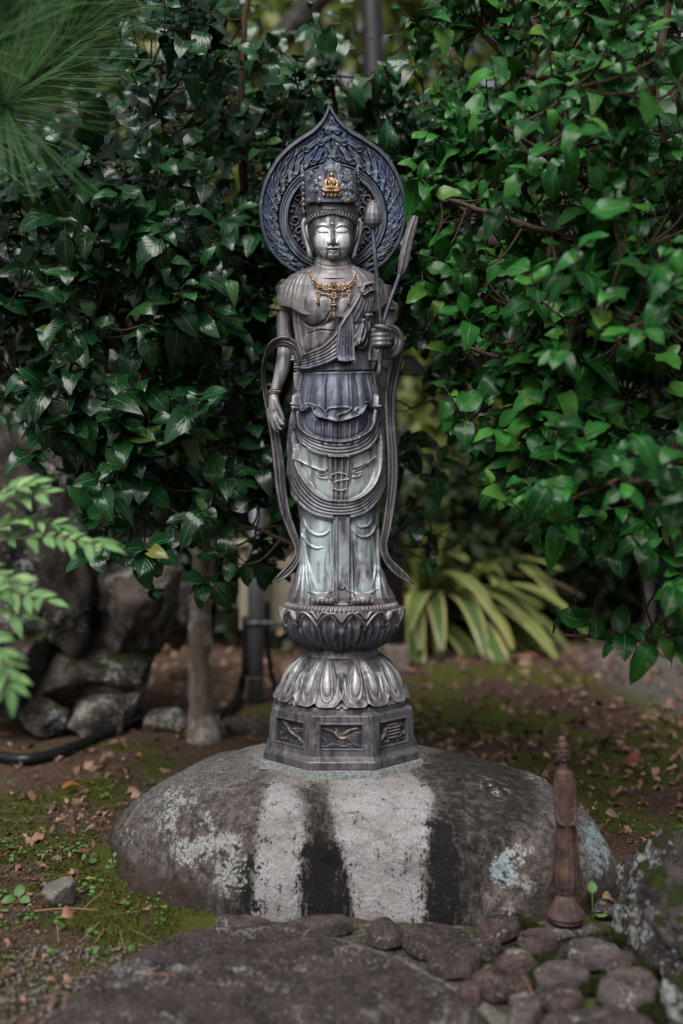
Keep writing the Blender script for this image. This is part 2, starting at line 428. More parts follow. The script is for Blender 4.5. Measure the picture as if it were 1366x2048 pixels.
# colours first (large zones of patina)
cv.paint(sstep(690, 720, Y) * (1 - sstep(880, 890, Y)), BLUE, .85)
cv.paint(sstep(878, 892, Y) * (1 - sstep(990, 1005, Y)), MINT, .95)
cv.paint(sstep(1000, 1030, Y), (.27, .285, .30))
for a, b, yy, rx, ry in ((637, 1105, 1, 31, 105), (728, 1108, 1, 31, 105)):
    cv.paint(cv.blur((cv.ell(a, b, rx, ry) > 0).astype(float), 12), (.54, .60, .60), .95)
cv.paint(cv.ell(655, 1075, 14, 40), (.22, .32, .33), .6); cv.paint(cv.ell(615, 1070, 18, 40), (.25, .33, .33), .5); cv.paint(cv.ell(727, 1140, 20, 50), (.50, .48, .44), .7)
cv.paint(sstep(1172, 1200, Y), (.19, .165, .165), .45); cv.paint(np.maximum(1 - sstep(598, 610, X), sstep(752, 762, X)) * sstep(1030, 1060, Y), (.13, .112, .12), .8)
# breast and belly
cv.H += 9 * cv.ell(634, 612, 40, 40, .7) + 7 * cv.ell(706, 612, 36, 36, .7) + 5 * cv.ell(660, 690, 55, 45, .8)
L = cv.layer(); cv.stroke(L, smooth([(604, 640), (618, 651), (636, 649), (650, 640), (662, 622)]), [1, 2, 2.4, 1.6, 1], 2.2, neg=True)
cv.stroke(L, [(667, 590), (667, 640)], 2.5, 1.2, neg=True); cv.stroke(L, smooth([(615, 668), (640, 660), (665, 662)]), 1.5, 1.4, neg=True)
cv.H += L
for x0, w_, y0, y1, a in ((650, 5, 588, 645, .6), (682, 5, 588, 640, .6), (611, 4, 650, 735, .5), (632, 6, 655, 720, .35)):
    cv.paint(np.exp(-((X - x0) / w_) ** 2) * sstep(y0, y0 + 12, Y) * (1 - sstep(y1 - 14, y1, Y)), (.40, .42, .46), a)
for x0, w_ in ((641, 3), (668, 4), (625, 3)):
    cv.paint(np.exp(-((X - x0) / w_) ** 2) * sstep(600, 620, Y) * (1 - sstep(700, 720, Y)), DARK, .5)
# shawl borders running down both sides of the torso
for sgn, pts in ((1, [(626, 532), (607, 556), (594, 590), (592, 640), (598, 690), (600, 720)]),
                 (-1, [(704, 532), (722, 556), (744, 590), (751, 640), (748, 690), (746, 720)])):
    p = smooth(pts, 10); m = cv.layer()
    for k, (dx, r_) in enumerate(((0, 3.2), (-5.5 * sgn, 3.4), (-11 * sgn, 3.4), (-16 * sgn, 3.0), (6 * sgn, 2.4))):
        cv.stroke(m, p + [dx, 0], r_, 5.2 - .5 * k)
    cv.H += m * sstep(535, 560, Y); cv.paint(m / 5, (.25, .22, .22), .55)
# sash across the breast
U = [(603, 711), (625, 703), (650, 690), (672, 664), (694, 625), (712, 590), (722, 562)]
Lo = [(603, 742), (630, 736), (662, 724), (694, 704), (722, 680), (738, 630), (740, 566)]
m = cv.swag(U, Lo, 6, 6, 3.4); cv.paint(m, (.105, .10, .125), .88)
m = cv.poly([(604, 722), (640, 716), (676, 705), (676, 740), (604, 743)], 3); cv.paint(m, (.15, .165, .22), .7)
# tie on the shoulder
m = cv.poly([(712, 572), (732, 560), (739, 578), (719, 592)], .7); cv.H += 6 * m; cv.paint(m, (.13, .11, .105))
L = cv.layer()
for k in range(4): cv.stroke(L, [(713 + k * 2, 575 + k * 4.6), (733 + k * 2, 563 + k * 4.6)], 2.2, 2)
cv.H += L
# hanging sash end
P_ = [(699, 617), (703, 640), (704, 721), (690, 724), (675, 722), (673, 690), (677, 655), (688, 634)]
m = cv.poly(P_, .8); cv.H = cv.H * (1 - m) + 15 * m; cv.paint(m, (.16, .18, .25))
L = cv.layer()
for k in range(6): cv.stroke(L, smooth([(694 + k * 1.4, 622), (683 + k * 3.8, 650), (676 + k * 5.2, 690), (676 + k * 5.2, 722)], 6), 2.3, 2.0)
cv.H += L * m
L = cv.layer()
for k, dx in enumerate((0, 6, 12)): cv.stroke(L, smooth([(722 + dx, 640), (716 + dx, 672), (712 + dx, 688), (720 + dx * .5, 696), (730 + dx * .3, 686), (731 + dx * .4, 660), (727 + dx * .6, 630)], 6), 2.8, 5 - k)
cv.H += L
# belt and overskirt with ruffled hem
cv.stroke(cv.H, [(596, 744), (748, 741)], 2, 2, neg=True)
hem = smooth([(600, 814), (604, 818), (612, 823), (625, 814), (634, 831), (655, 838), (676, 843), (697, 838), (717, 829), (729, 811), (738, 817), (745, 812)], 8)
m = cv.poly(np.vstack([[(600, 745), (745, 743)], hem[::-1]]), .6); cv.H += 6.5 * m * (.25 + .75 * sstep(744, 800, Y)); over = m
L = cv.layer(); cv.stroke(L, hem, 2.2, 2.4)
for pts in ([(621, 807), (633, 812), (628, 820), (636, 829)], [(654, 822), (662, 816), (698, 815), (692, 824), (677, 830), (676, 842)], [(640, 812), (648, 818), (655, 830)],
            [(712, 816), (708, 822), (716, 828)], [(728, 804), (736, 808), (742, 816)], [(600, 806), (606, 812), (604, 820)]):
    cv.stroke(L, smooth(pts, 6), 1.9, 2.4)
cv.H += L
L = cv.layer()
for x0, y1 in ((609, 812), (618, 805), (653, 820), (697, 814), (712, 812), (735, 806), (742, 808)):
    cv.stroke(L, smooth([(x0 + (675 - x0) * .06, 748), (x0, 780), (x0 - (675 - x0) * .03, y1)], 5), [.9, 1.6, 2.2], [1.2, 2.2, 2.6], neg=True)
cv.H += L
for x0, w_ in ((640, 12), (672, 10), (700, 8), (720, 7)):
    cv.H += 2.6 * np.exp(-((X - x0) / w_) ** 2) * over
cv.paint(np.exp(-((X - 664) / 5) ** 2) * over, (.30, .36, .44), .5); cv.paint(np.exp(-((X - 724) / 6) ** 2) * over, (.27, .28, .30), .6); cv.paint(np.exp(-((X - 628) / 6) ** 2) * over, (.08, .10, .17), .6)
# pleats under the hem
m = cv.poly([(640, 838), (676, 845), (712, 834), (735, 850), (715, 885), (640, 885), (612, 850)], 2); L = cv.layer()
for x0 in (646, 658, 663, 672, 686, 690, 700, 714, 628): cv.stroke(L, [(x0, 832), (x0, 884)], 3.2, 2.6)
cv.H += L * m
# upper swag
m = cv.swag([(603, 792), (604, 838), (610, 858), (632, 873), (662, 880), (692, 880), (718, 870), (738, 850), (744, 792)],
            [(601, 786), (595, 850), (604, 882), (632, 905), (676, 915), (715, 908), (742, 888), (751, 852), (746, 786)], 5, 7, 3.0)
cv.paint(m, (.085, .078, .098), .9)
# middle panel: flaps and ruffles
for pts in ([(596, 888), (655, 910), (655, 940), (645, 944), (634, 938), (616, 930), (596, 919)], [(703, 914), (748, 896), (750, 912), (733, 927), (718, 935), (706, 938)]):
    m = cv.poly(pts, .6); cv.H += 3.6 * m; cv.paint(m, (.47, .47, .44), .5)
L = cv.layer()
for pts in ([(600, 921), (618, 932), (634, 938), (652, 944), (648, 950), (634, 948), (640, 955), (654, 957)], [(749, 913), (733, 928), (720, 937), (708, 942), (712, 947), (722, 943), (718, 951), (706, 954)]):
    cv.stroke(L, smooth(pts, 6), 1.7, 2.2)
cv.H += L
m = cv.poly([(656, 912), (704, 912), (703, 955), (694, 962), (692, 1002), (664, 1002), (666, 962), (657, 955)], .7); cv.H += 3 * m; cv.paint(m, (.15, .14, .16), .75)
L = cv.layer()
for x0 in (661, 671, 684, 696): cv.stroke(L, [(x0, 914), (x0 + (678 - x0) * .2, 1000)], 3.6, 3)
for pts in ([(664, 950), (676, 946), (692, 950), (690, 957)], [(668, 966), (676, 962), (702, 958)], [(666, 978), (680, 981), (694, 978)]): cv.stroke(L, smooth(pts, 6), 2, 3.6)
cv.H += L * np.clip(m + .3, 0, 1)
# lower swag
m = cv.swag([(604, 700), (602, 750), (598, 810), (595, 868), (598, 915), (608, 948), (630, 980), (656, 998), (690, 1001), (716, 993), (737, 974), (749, 948), (753, 915), (752, 868), (749, 810), (745, 750), (744, 700)],
            [(588, 690), (586, 750), (580, 810), (575, 868), (578, 930), (588, 980), (606, 1010), (635, 1031), (680, 1039), (721, 1030), (746, 1006), (761, 970), (768, 930), (766, 868), (762, 810), (758, 750), (758, 690)], 6, 7, 3.0)
cv.paint(m, (.115, .105, .12), .92)
# legs, knee drapery, centre sash, flaring side folds
cv.H += (9 * np.exp(-((X - 636) / 25) ** 2) + 9 * np.exp(-((X - 728) / 25) ** 2)) * sstep(1000, 1075, Y) * (1 - .6 * sstep(1150, 1200, Y)) * (1 - .0 * Y)
m = cv.poly([(668, 1030), (698, 1030), (699, 1212), (666, 1212)], .7); cv.H = cv.H * (1 - m) + m * 7; cv.paint(m, (.095, .08, .088), .9)
L = cv.layer()
for x0 in (668, 674, 696): cv.stroke(L, [(x0, 1038), (x0, 1204)], 2.0, 2.6)
cv.stroke(L, smooth([(676, 1170), (684, 1178), (690, 1172), (694, 1182)], 5), 2.2, 2)
for pts, r_ in (([(700, 1050), (710, 1068), (724, 1074), (738, 1066), (750, 1044), (754, 1026)], 2.4), ([(607, 1034), (618, 1056), (638, 1070), (655, 1066), (664, 1046)], 2.4), ([(606, 1060), (616, 1082), (636, 1096), (650, 1094)], 1.8), ([(706, 1044), (718, 1054), (732, 1050), (742, 1036)], 1.8), ([(616, 1110), (626, 1150), (634, 1180)], 1.8), ([(652, 1100), (650, 1140), (654, 1176)], 1.8), ([(742, 1080), (746, 1130), (742, 1176)], 1.8), ([(712, 1100), (714, 1150), (712, 1180)], 1.6)):
    cv.stroke(L, smooth(pts, 8), [.6, r_, r_, .6], [.4, 2.6, 2.6, .4])
cv.H += L
L = cv.layer()
for pts, r in (([(602, 1050), (603, 1120), (596, 1170), (584, 1205)], 5), ([(609, 1060), (610, 1130), (607, 1180), (604, 1208)], 4), ([(612, 1090), (617, 1150), (620, 1185), (617, 1208)], 4),
               ([(760, 1050), (760, 1120), (768, 1170), (782, 1205)], 5), ([(753, 1060), (753, 1130), (757, 1175), (763, 1206)], 4), ([(662, 1060), (664, 1120), (662, 1195)], 3), ([(702, 1060), (702, 1120), (704, 1195)], 3)):
    cv.stroke(L, smooth(pts, 8), [r * .6, r, r * 1.3], [2, 4.5, 5])
cv.H += L
L = cv.layer()
for pts in ([(612, 1176), (630, 1187), (650, 1189), (667, 1180)], [(699, 1180), (714, 1189), (734, 1188), (756, 1176)]): cv.stroke(L, smooth(pts, 8), [1, 2.6, 2.6, 1], [.6, 2.6, 2.6, .6])
cv.H += L
for x0, y0, y1, w_ in ((712, 1078, 1112, 2.2), (640, 1120, 1170, 4), (650, 1150, 1190, 4), (745, 1060, 1150, 4), (622, 1140, 1190, 5), (728, 1080, 1120, 2)):
    cv.paint(np.exp(-((X - x0) / w_) ** 2) * sstep(y0, y0 + 8, Y) * (1 - sstep(y1 - 8, y1, Y)), DARK, .6)
for sd, x0, x1, y0, y1, c_, al in ((1, 600, 765, 1030, 1200, (.10, .105, .12), .75), (2, 560, 780, 545, 745, (.06, .052, .058), .6), (3, 590, 760, 745, 880, (.05, .055, .08), .55), (4, 595, 760, 880, 1000, (.20, .205, .20), .5), (5, 600, 765, 1030, 1200, (.55, .62, .62), .5), (6, 560, 780, 545, 745, (.34, .315, .30), .45)):
    nz_ = np.kron(fbm(X[::4, ::4] * .055 + sd * 9, Y[::4, ::4] * .020 + sd, 0, 4, 30 + sd), np.ones((4, 4)))[:X.shape[0], :X.shape[1]]
    mk = sstep(.50, .66, cv.blur(nz_, .8)) * sstep(x0, x0 + 10, X) * (1 - sstep(x1 - 10, x1, X)) * sstep(y0, y0 + 10, Y) * (1 - sstep(y1 - 10, y1, Y)); cv.paint(mk, c_, al)
cv.H += 1.25 * (cv.H - cv.blur(cv.H, 4.0)); cv.wear(TAN, 1.6, .24, .62)
body_tab = [(540, 667, 56, 40, 40, 0), (556, 668, 76, 50, 48, 0), (580, 669, 86, 55, 52, 0), (600, 670, 88, 58, 54, 0), (620, 670, 86, 58, 54, 0), (650, 671, 82, 55, 52, 0), (700, 672, 75, 53, 50, 1),
            (742, 671, 74, 54, 52, 2), (800, 672, 79, 58, 56, 3), (860, 671, 88, 60, 60, 3), (900, 671, 90, 61, 62, 2), (950, 673, 90, 60, 62, 0), (1000, 677, 82, 57, 58, 0),
            (1040, 679, 76, 54, 56, 0), (1094, 679, 75, 54, 58, 0), (1130, 680, 78, 56, 62, 0), (1153, 680, 86, 58, 66, 0), (1180, 681, 100, 64, 74, 0), (1196, 683, 106, 68, 80, 0), (1214, 683, 106, 68, 80, 0)]
backf = lambda th, y: 3 * np.sin(th * 22 + y[:, None] * .004) * sstep(700, 800, y)[:, None]
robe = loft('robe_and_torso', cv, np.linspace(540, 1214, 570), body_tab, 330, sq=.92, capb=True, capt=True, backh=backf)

# ---------------- shawl over the shoulders
cs_ = Canvas(540, 515, 800, 645, 3, (.19, .165, .16))
L = cs_.layer()
for k in range(5):
    cs_.stroke(L, smooth([(628 - k * 7, 532 + k * 3), (604 - k * 8, 556 + k * 2), (592 - k * 8, 598)], 8), 1.6, 1.5)
    cs_.stroke(L, smooth([(704 + k * 7, 532 + k * 3), (730 + k * 8, 556 + k * 2), (744 + k * 8, 598)], 8), 1.6, 1.5)
cs_.H += L
mm = cs_.poly([(700, 530), (712, 533), (738, 562), (742, 600), (722, 598), (718, 566)], 1); cs_.H += 4 * mm
cs_.paint(cs_.ell(590, 575, 40, 40), (.26, .225, .21), .6); cs_.wear(TAN, 2, .6, .5)
loft('shawl', cs_, np.concatenate([np.linspace(526, 597, 70), [599, 600, 599.5]]),
     [(526, 667, 36, 33, 36, 0), (532, 667, 44, 37, 40, 0), (540, 667, 64, 45, 46, 0), (550, 668, 86, 52, 52, 0), (562, 668, 99, 57, 56, 0), (575, 668, 107, 60, 58, 0), (590, 668, 113, 61, 58, 0), (597, 668, 115, 61, 58, 0), (599, 668, 114, 60, 57, 0), (599.6, 668, 108, 57, 54, 0), (600, 668, 100, 52, 50, 0)], 240, capt=True, ysh=lambda th, y: (34 * np.clip(np.cos(th), 0, 1) ** 1.2 - 5 * np.cos(th * 4) * 0 + 3 * np.sin(th * 9)) * sstep(545, 600, y))
cn = Canvas(600, 505, 740, 560, 3, (.24, .22, .20)); L = cn.layer()
for yy in (531, 538, 546): cn.stroke(L, smooth([(628, yy - 6), (648, yy), (668, yy + 1), (688, yy), (708, yy - 6)], 6), 1.1, 1.3, neg=True)
cn.H += L; cn.paint(cn.ell(640, 528, 12, 14), (.38, .37, .34), .8); cn.paint(cn.ell(690, 530, 10, 10), (.36, .34, .30), .6); cn.paint(cn.ell(668, 522, 16, 18), DARK, .7)
loft('neck', cn, np.linspace(508, 556, 50), [(508, 665, 30, 30, 32, 8), (522, 666, 36, 34, 36, 6), (532, 667, 39, 38, 38, 4), (540, 667, 46, 44, 42, 2), (556, 667, 64, 56, 48, 0)], 160)

# ---------------- head
hc = Canvas(600, 395, 730, 532, 5, (.20, .19, .19)); HX, HY = hc.X, hc.Y
hair = smooth([(610, 470), (619, 450), (628, 438), (644, 433), (664, 429), (684, 433), (698, 438), (708, 450), (716, 470)], 8)
hm = hc.poly(np.vstack([[(600, 395), (730, 395)], hair[::-1]]), .7)
pale = (.78, .79, .73)
hc.paint(hc.blur((hc.ell(664, 480, 34, 46) > 0).astype(float), 3), pale)
for e, a, b in ((1, 645, 461), (-1, 685, 461)):
    hc.H -= 2.6 * hc.ell(a, 459, 15, 9, .8); hc.H += 3.8 * hc.ell(a, b, 12.5, 6.5, .6)
L = hc.layer()
hc.stroke(L, smooth([(630, 458), (636, 452), (646, 449.5), (655, 453), (661, 461)], 8), [.8, 1.7, 1.7, 1.5, 1], 1.5); hc.stroke(L, smooth([(670, 461), (675, 453), (684, 449.5), (693, 452), (698, 458)], 8), [1, 1.5, 1.7, 1.7, .8], 1.5)
hc.stroke(L, [(665.5, 454), (665.5, 466), (666, 479)], [2.6, 3.2, 5], [2, 4.5, 8.5]); hc.stroke(L, [(666, 479), (666, 484)], 6, 9.5)
for x0 in (658.5, 673.5): hc.stroke(L, [(x0, 483), (x0 + .1, 485)], 4.2, 5.5)
hc.H += L
L = hc.layer(); hc.stroke(L, smooth([(655, 497), (661, 494.6), (666.5, 495.8), (672, 494.6), (678, 497)], 6), [1.2, 2.6, 2.4, 2.6, 1.2], 3.2); hc.stroke(L, smooth([(658, 501), (666.5, 503.2), (675, 501)], 6), [1.6, 3.4, 1.6], [1.5, 3.6, 1.5])
hc.H += L
L = hc.layer(); hc.stroke(L, smooth([(654, 497.6), (661, 498.4), (666.5, 499.2), (672, 498.4), (679, 497.6)], 6), 1.0, 2.6, neg=True)
hc.stroke(L, smooth([(632.5, 462.5), (639, 465.2), (647, 466.2), (657, 465)], 6), 1.0, 2.2, neg=True); hc.stroke(L, smooth([(673, 465), (683, 466.2), (690, 465), (697, 462)], 6), 1.0, 2.2, neg=True)
hc.stroke(L, [(666, 488), (666.4, 493)], 1.8, 1.2, neg=True)
hc.H += L
hc.H += 3.4 * hc.ell(667, 513, 12, 9, .7) + 3 * hc.ell(642, 484, 18, 18, .8) + 3 * hc.ell(690, 484, 17, 18, .8)
# stains running down the face
def streak(c_, x0, y0, x1, y1, w_, a, colr=DARK):
    xc = x0 + (x1 - x0) * np.clip((c_.Y - y0) / (y1 - y0), 0, 1)
    c_.paint(np.exp(-((c_.X - xc) / w_) ** 4) * sstep(y0 - 2, y0 + 3, c_.Y) * (1 - sstep(y1 - 4, y1 + 2, c_.Y)), colr, a)
for a in ((664, 428, 664, 458, 12, .97), (645, 428, 650, 447, 8, .85), (684, 428, 679, 446, 8, .8), (665.5, 452, 666, 488, 5, .95), (655, 494, 653, 518, 3.0, .8), (679, 494, 681, 517, 2.8, .8), (666.5, 486, 667, 494, 2.4, .8)): streak(hc, *a)
hc.paint(hc.ell(666.5, 500, 13, 5, .5), DARK, .85); hc.paint(hc.ell(667, 489, 14, 4), DARK, .7); hc.paint(hc.ell(668, 508, 12, 6), DARK, .55)
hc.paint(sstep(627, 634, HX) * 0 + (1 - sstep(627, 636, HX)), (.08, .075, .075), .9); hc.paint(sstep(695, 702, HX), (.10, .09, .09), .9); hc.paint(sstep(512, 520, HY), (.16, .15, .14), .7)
for x0 in (637, 655.5, 690): streak(hc, x0, 433, x0, 450, 3.2, .6, (.46, .46, .44))
hc.H += 3.4 * hm; hc.paint(hm, (.075, .068, .066))
L = hc.layer()
for k in range(9):
    f = k / 8
    hc.stroke(L, smooth([(664 - 2 - 50 * f, 418 + 16 * f), (658 - 40 * f, 428 + 12 * f), (650 - 33 * f, 432 + 26 * f), (620 - 6 * f, 442 + 28 * f)], 6), 1.3, 1.5)
    hc.stroke(L, smooth([(664 + 2 + 50 * f, 418 + 16 * f), (670 + 40 * f, 428 + 12 * f), (678 + 33 * f, 432 + 26 * f), (708 + 6 * f, 442 + 28 * f)], 6), 1.3, 1.5)
hc.H += L * hm; hc.wear((.5, .48, .45), 1.6, .4, .35)
head = loft('head', hc, np.linspace(398, 524.5, 260), [(398, 663, 44, 40, 42, 8), (415, 663, 46, 44, 46, 8), (432, 664, 48, 46, 48, 8), (448, 664, 47, 48, 48, 8), (465, 664, 45, 49, 47, 8), (482, 665, 43, 49, 45, 8), (494, 665.5, 40.5, 48.5, 42, 8),
             (504, 666, 36, 47, 38, 8), (511, 666.5, 31, 44, 33, 8), (517, 667, 24, 38, 28, 8), (521, 667, 17, 31, 22, 8), (524, 667, 7, 17, 12, 8), (524.5, 667, .6, 1.5, 1, 8)], 260, sq=.95, frontpow=.92, capt=True)
mb = MB().ball(W(664, 447.5, 57.5), .0024); mb_col(mb, (.75, .74, .72)).build('urna_jewel', BRONZE, head)
for sgn, cx_ in ((-1, 664), (1, 664)):
    mb = MB(); f = lambda a: cx_ + sgn * a
    mb.tube(W(*np.array([(f(50), 444, 8), (f(55), 440, 8), (f(58), 447, 7), (f(57), 462, 6), (f(52), 480, 7), (f(47), 498, 9), (f(44), 511, 11), (f(41), 517, 12)]).T), np.array([3, 4, 4.6, 4.2, 3.6, 4.0, 5.2, 3.2]) * K, 10, flat=.8)
    mb.tube(W(*np.array([(f(48), 447, 14), (f(51), 456, 16), (f(49), 470, 16), (f(46), 484, 16)]).T), np.array([2, 3.2, 3, 1.8]) * K, 8)
    mb_col(mb, (.36, .33, .30)).build('ear', BRONZE, head)

# ---------------- crown
crown = None
cc = Canvas(605, 312, 722, 424, 5, (.115, .135, .19)); L = cc.layer()
topu = lambda u: np.interp(np.abs(u), [0, .06, .22, .42, .5, .56, .66, .8, .93, 1.0], [319, 322, 326, 333, 340, 342, 339, 341, 344, 348])
r2 = np.random.default_rng(4)
def spiral(cx_, cy_, R, a0, turns, sgn, n=26):
    t = np.linspace(0, 1, n); r = R * (1 - .86 * t); a = a0 + sgn * turns * 2 * math.pi * t
    return np.stack([cx_ + r * np.cos(a), cy_ + r * np.sin(a)], 1)
for k in range(90):
    x0, y0 = r2.uniform(614, 712), r2.uniform(332, 402)
    if abs(x0 - 663) < 20 and 345 < y0 < 402: continue
    cc.stroke(L, spiral(x0, y0, r2.uniform(3, 5.2), r2.uniform(0, 6.3), r2.uniform(.8, 1.3), r2.choice([-1, 1]), 16), 1.2, 2.6)
cc.stroke(L, spiral(663, 360, 17, 0, 1, 1, 40) * 0 + np.stack([663 + 16 * np.cos(np.linspace(2.6, 6.8, 40)), 362 + 26 * np.sin(np.linspace(2.6, 6.8, 40))], 1), 1.6, 3)
cc.H += L; cc.paint(np.clip(L / 2.6, 0, 1), (.27, .275, .31), .75)
spk = (fbm(cc.X * .35, cc.Y * .35, 0, 3, 9) > .60) & (L > .8)
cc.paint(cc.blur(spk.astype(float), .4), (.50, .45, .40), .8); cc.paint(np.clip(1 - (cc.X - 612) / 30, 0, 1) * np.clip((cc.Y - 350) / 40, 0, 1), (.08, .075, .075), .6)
u = np.linspace(-1, 1, 190); v = np.linspace(0, 1, 120)
PX = np.repeat((662.5 + 50 * u)[None, :], 120, 0); PY = 405 + (topu(u)[None, :] - 405) * v[:, None]
flare = (1 + .03 * v)[:, None]
PX = 662.5 + (PX - 662.5) * flare * .97; cc.H *= .8; PO = 4 + np.sqrt(np.maximum(54 ** 2 - (PX - 662.5) ** 2, 0)) + cc.get(cc.H, PX, PY) + 2 * v[:, None]
me = mesh_data('crown', W(PX, PY, PO).reshape(-1, 3), gridq(120, 190)[:, ::-1], None, {'cpat': cc.get(cc.C, PX, PY).reshape(-1, 3)})
crown = obj('crown', me, BRONZE, statue); md = crown.modifiers.new('solid', 'SOLIDIFY'); md.thickness = .0045; md.offset = -1
mb = MB(); uu = np.linspace(-1, 1, 90); xx = 662.5 + 50 * uu
mb.tube(W(xx, topu(uu) + 1, 8 + np.sqrt(np.maximum(54 ** 2 - (xx - 662.5) ** 2, 0))), 1.7 * K, 8)
mb_col(mb, (.36, .31, .28)).build('crown_rim', BRONZE, crown)
loft('crown_band', None, np.concatenate([[403, 403.5, 404.5, 406, 406.8, 408, 411, 414, 415.5, 416.5, 418, 419.5, 420.3, 420.8]]),
     [(403, 662, 46, 48, 46, 6), (403.5, 662, 48, 51, 48, 6), (404.5, 662, 49, 52.5, 49, 6), (406, 662, 49, 52.5, 49, 6), (406.8, 662, 46.5, 49.5, 46, 6), (414, 662.5, 46, 49, 46, 6), (415.5, 662.5, 46, 49, 46, 6), (416.5, 662.5, 47.5, 51, 48, 6), (419.5, 662.5, 47.5, 51, 48, 6), (420.3, 662.5, 46, 49, 46, 6), (420.8, 662.5, 44, 46, 44, 6)], 120, parent=crown)
bandme = bpy.data.objects['crown_band'].data; ca = bandme.attributes['cpat']; ca.data.foreach_set('color', np.tile(np.array([.07, .068, .08, 1.0], np.float32), len(bandme.vertices)))
for x0, dx in ((605, 3.5), (716, -3)):
    yy = np.linspace(331, 430, 34); mb = MB()
    rr = (3.8 + 1.6 * np.sin(yy * .55) + 1.2 * np.sin(yy * .23 + x0)) * K * np.interp(yy, [331, 340, 425, 430], [.35, 1, 1.0, .5])
    mb.tube(W(x0 + dx * (yy - 331) / 99, yy, 6 + 0 * yy), rr, 10, flat=2.6)
    for k in range(9): mb.ball(W(x0 + dx * k / 9 + (k % 2) * 2 - 1, 338 + k * 10, 13), np.array([2.6, 3.0, 3.4]) * K, 8, 6)
    mb_col(mb, (.34, .32, .30)).build('crown_wing', BRONZE, crown)
mb = MB().ball(W(663, 385, -2), np.array([40, 36, 48]) * K, 30, 18); mb_col(mb, (.05, .048, .055)).build('hair_bun', BRONZE, head)
# small gilded seated figure on the crown
mb = MB(); O = 62
mb.ball(W(663, 350.5, O), np.array([5.2, 5, 5.6]) * K).ball(W(663, 344.5, O), np.array([3, 3, 3]) * K)
mb.ball(W(663, 364, O - 1), np.array([10, 5.5, 10.5]) * K).ball(W(663, 375, O), np.array([10, 6, 6]) * K)
for s_ in (-1, 1):
    mb.tube(W(*np.array([(663 + s_ * 7, 358, O), (663 + s_ * 12.5, 366, O + 1), (663 + s_ * 11, 374, O + 4), (663 + s_ * 3, 376.5, O + 7)]).T), np.array([3.6, 3.8, 3.4, 2.4]) * K, 8)
    mb.tube(W(*np.array([(663 + s_ * 3, 378, O + 4), (663 + s_ * 12, 377, O + 3), (663 + s_ * 18, 379.5, O + 2), (663 + s_ * 12, 382, O + 6), (663, 382, O + 7)]).T), np.array([4, 4.6, 4, 4, 3]) * K, 8)
    for k in range(2): mb.tube(W(*np.array([(663 + s_ * (3 + k * 2), 357, O + 5), (663 + s_ * (5 + k), 365, O + 6), (663 + s_ * 1, 372, O + 6)]).T), .9 * K, 6)
for k in range(-2, 3):
    mb.ball(W(663 + k * 7.4, 390 - abs(k) * .5, O + 3 - abs(k)), np.array([4.2, 3.4, 5.5]) * K); mb.ball(W(663 + (k + .5) * 7.0, 386, O + 1), np.array([3.6, 3, 4]) * K)
mb.build('gilded_seated_figure', GOLD, crown)

# ---------------- halo
ha = Canvas(512, 200, 822, 552, 3, (.040, .048, .068))
HCX, HCY = 666.0, 425.0
out_half = [(659, 211), (653, 226), (643, 243), (625, 261), (602, 276), (578, 294), (557, 316), (540, 343), (527, 374), (520.5, 408), (521.5, 442), (529, 474), (543, 503), (563, 526), (590, 543), (625, 553), (666, 556)]
left = smooth(out_half, 8); right = left[::-1].copy(); right[:, 0] = 2 * HCX - right[:, 0] + np.interp(right[:, 1], [211, 300], [-14, 0]) * 1
outl = np.vstack([left, right[1:-1]])
ang = np.arctan2(outl[:, 1] - HCY, outl[:, 0] - HCX); rad = np.hypot(outl[:, 1] - HCY, outl[:, 0] - HCX); od = np.argsort(ang); ang, rad = ang[od], rad[od]
def orad(a): return np.interp((a + math.pi) % (2 * math.pi) - math.pi, np.concatenate([ang - 2 * math.pi, ang, ang + 2 * math.pi]), np.tile(rad, 3))
RC = np.hypot(ha.X - 666, ha.Y - 434); A_ = np.arctan2(ha.Y - HCY, ha.X - HCX); RO = np.hypot(ha.X - HCX, ha.Y - HCY) / orad(A_)
ring_ = sstep(89, 91, RC) * (1 - sstep(106, 108, RC)); ha.H += 5 * ring_; ha.paint(ring_, (.17, .20, .235), .9)
for r0, w_ in ((91.5, 2), (106, 2), (100, 1)): ha.H += 2.4 * np.exp(-((RC - r0) / w_) ** 2)
ha.paint(sstep(108, 111, RC), (.024, .040, .078), .95)
ha.H += 5 * sstep(.955, .975, RO); ha.paint(sstep(.955, .97, RO), (.045, .048, .06), .9)
curls = [(596.5, 280), (545, 357), (443, 400), (592, 462), (490, 485), (418, 530), (357, 578), (315, 630), (272, 690), (247, 755), (228, 815), (226, 880), (238, 935), (252, 985), (276, 1040), (306, 1092), (342, 1145)]
L = ha.layer()
def outward(x, y, f):
    a = math.atan2(y - HCY, x - HCX); r = orad(np.array([a]))[0] * f; return HCX + r * math.cos(a), HCY + r * math.sin(a)
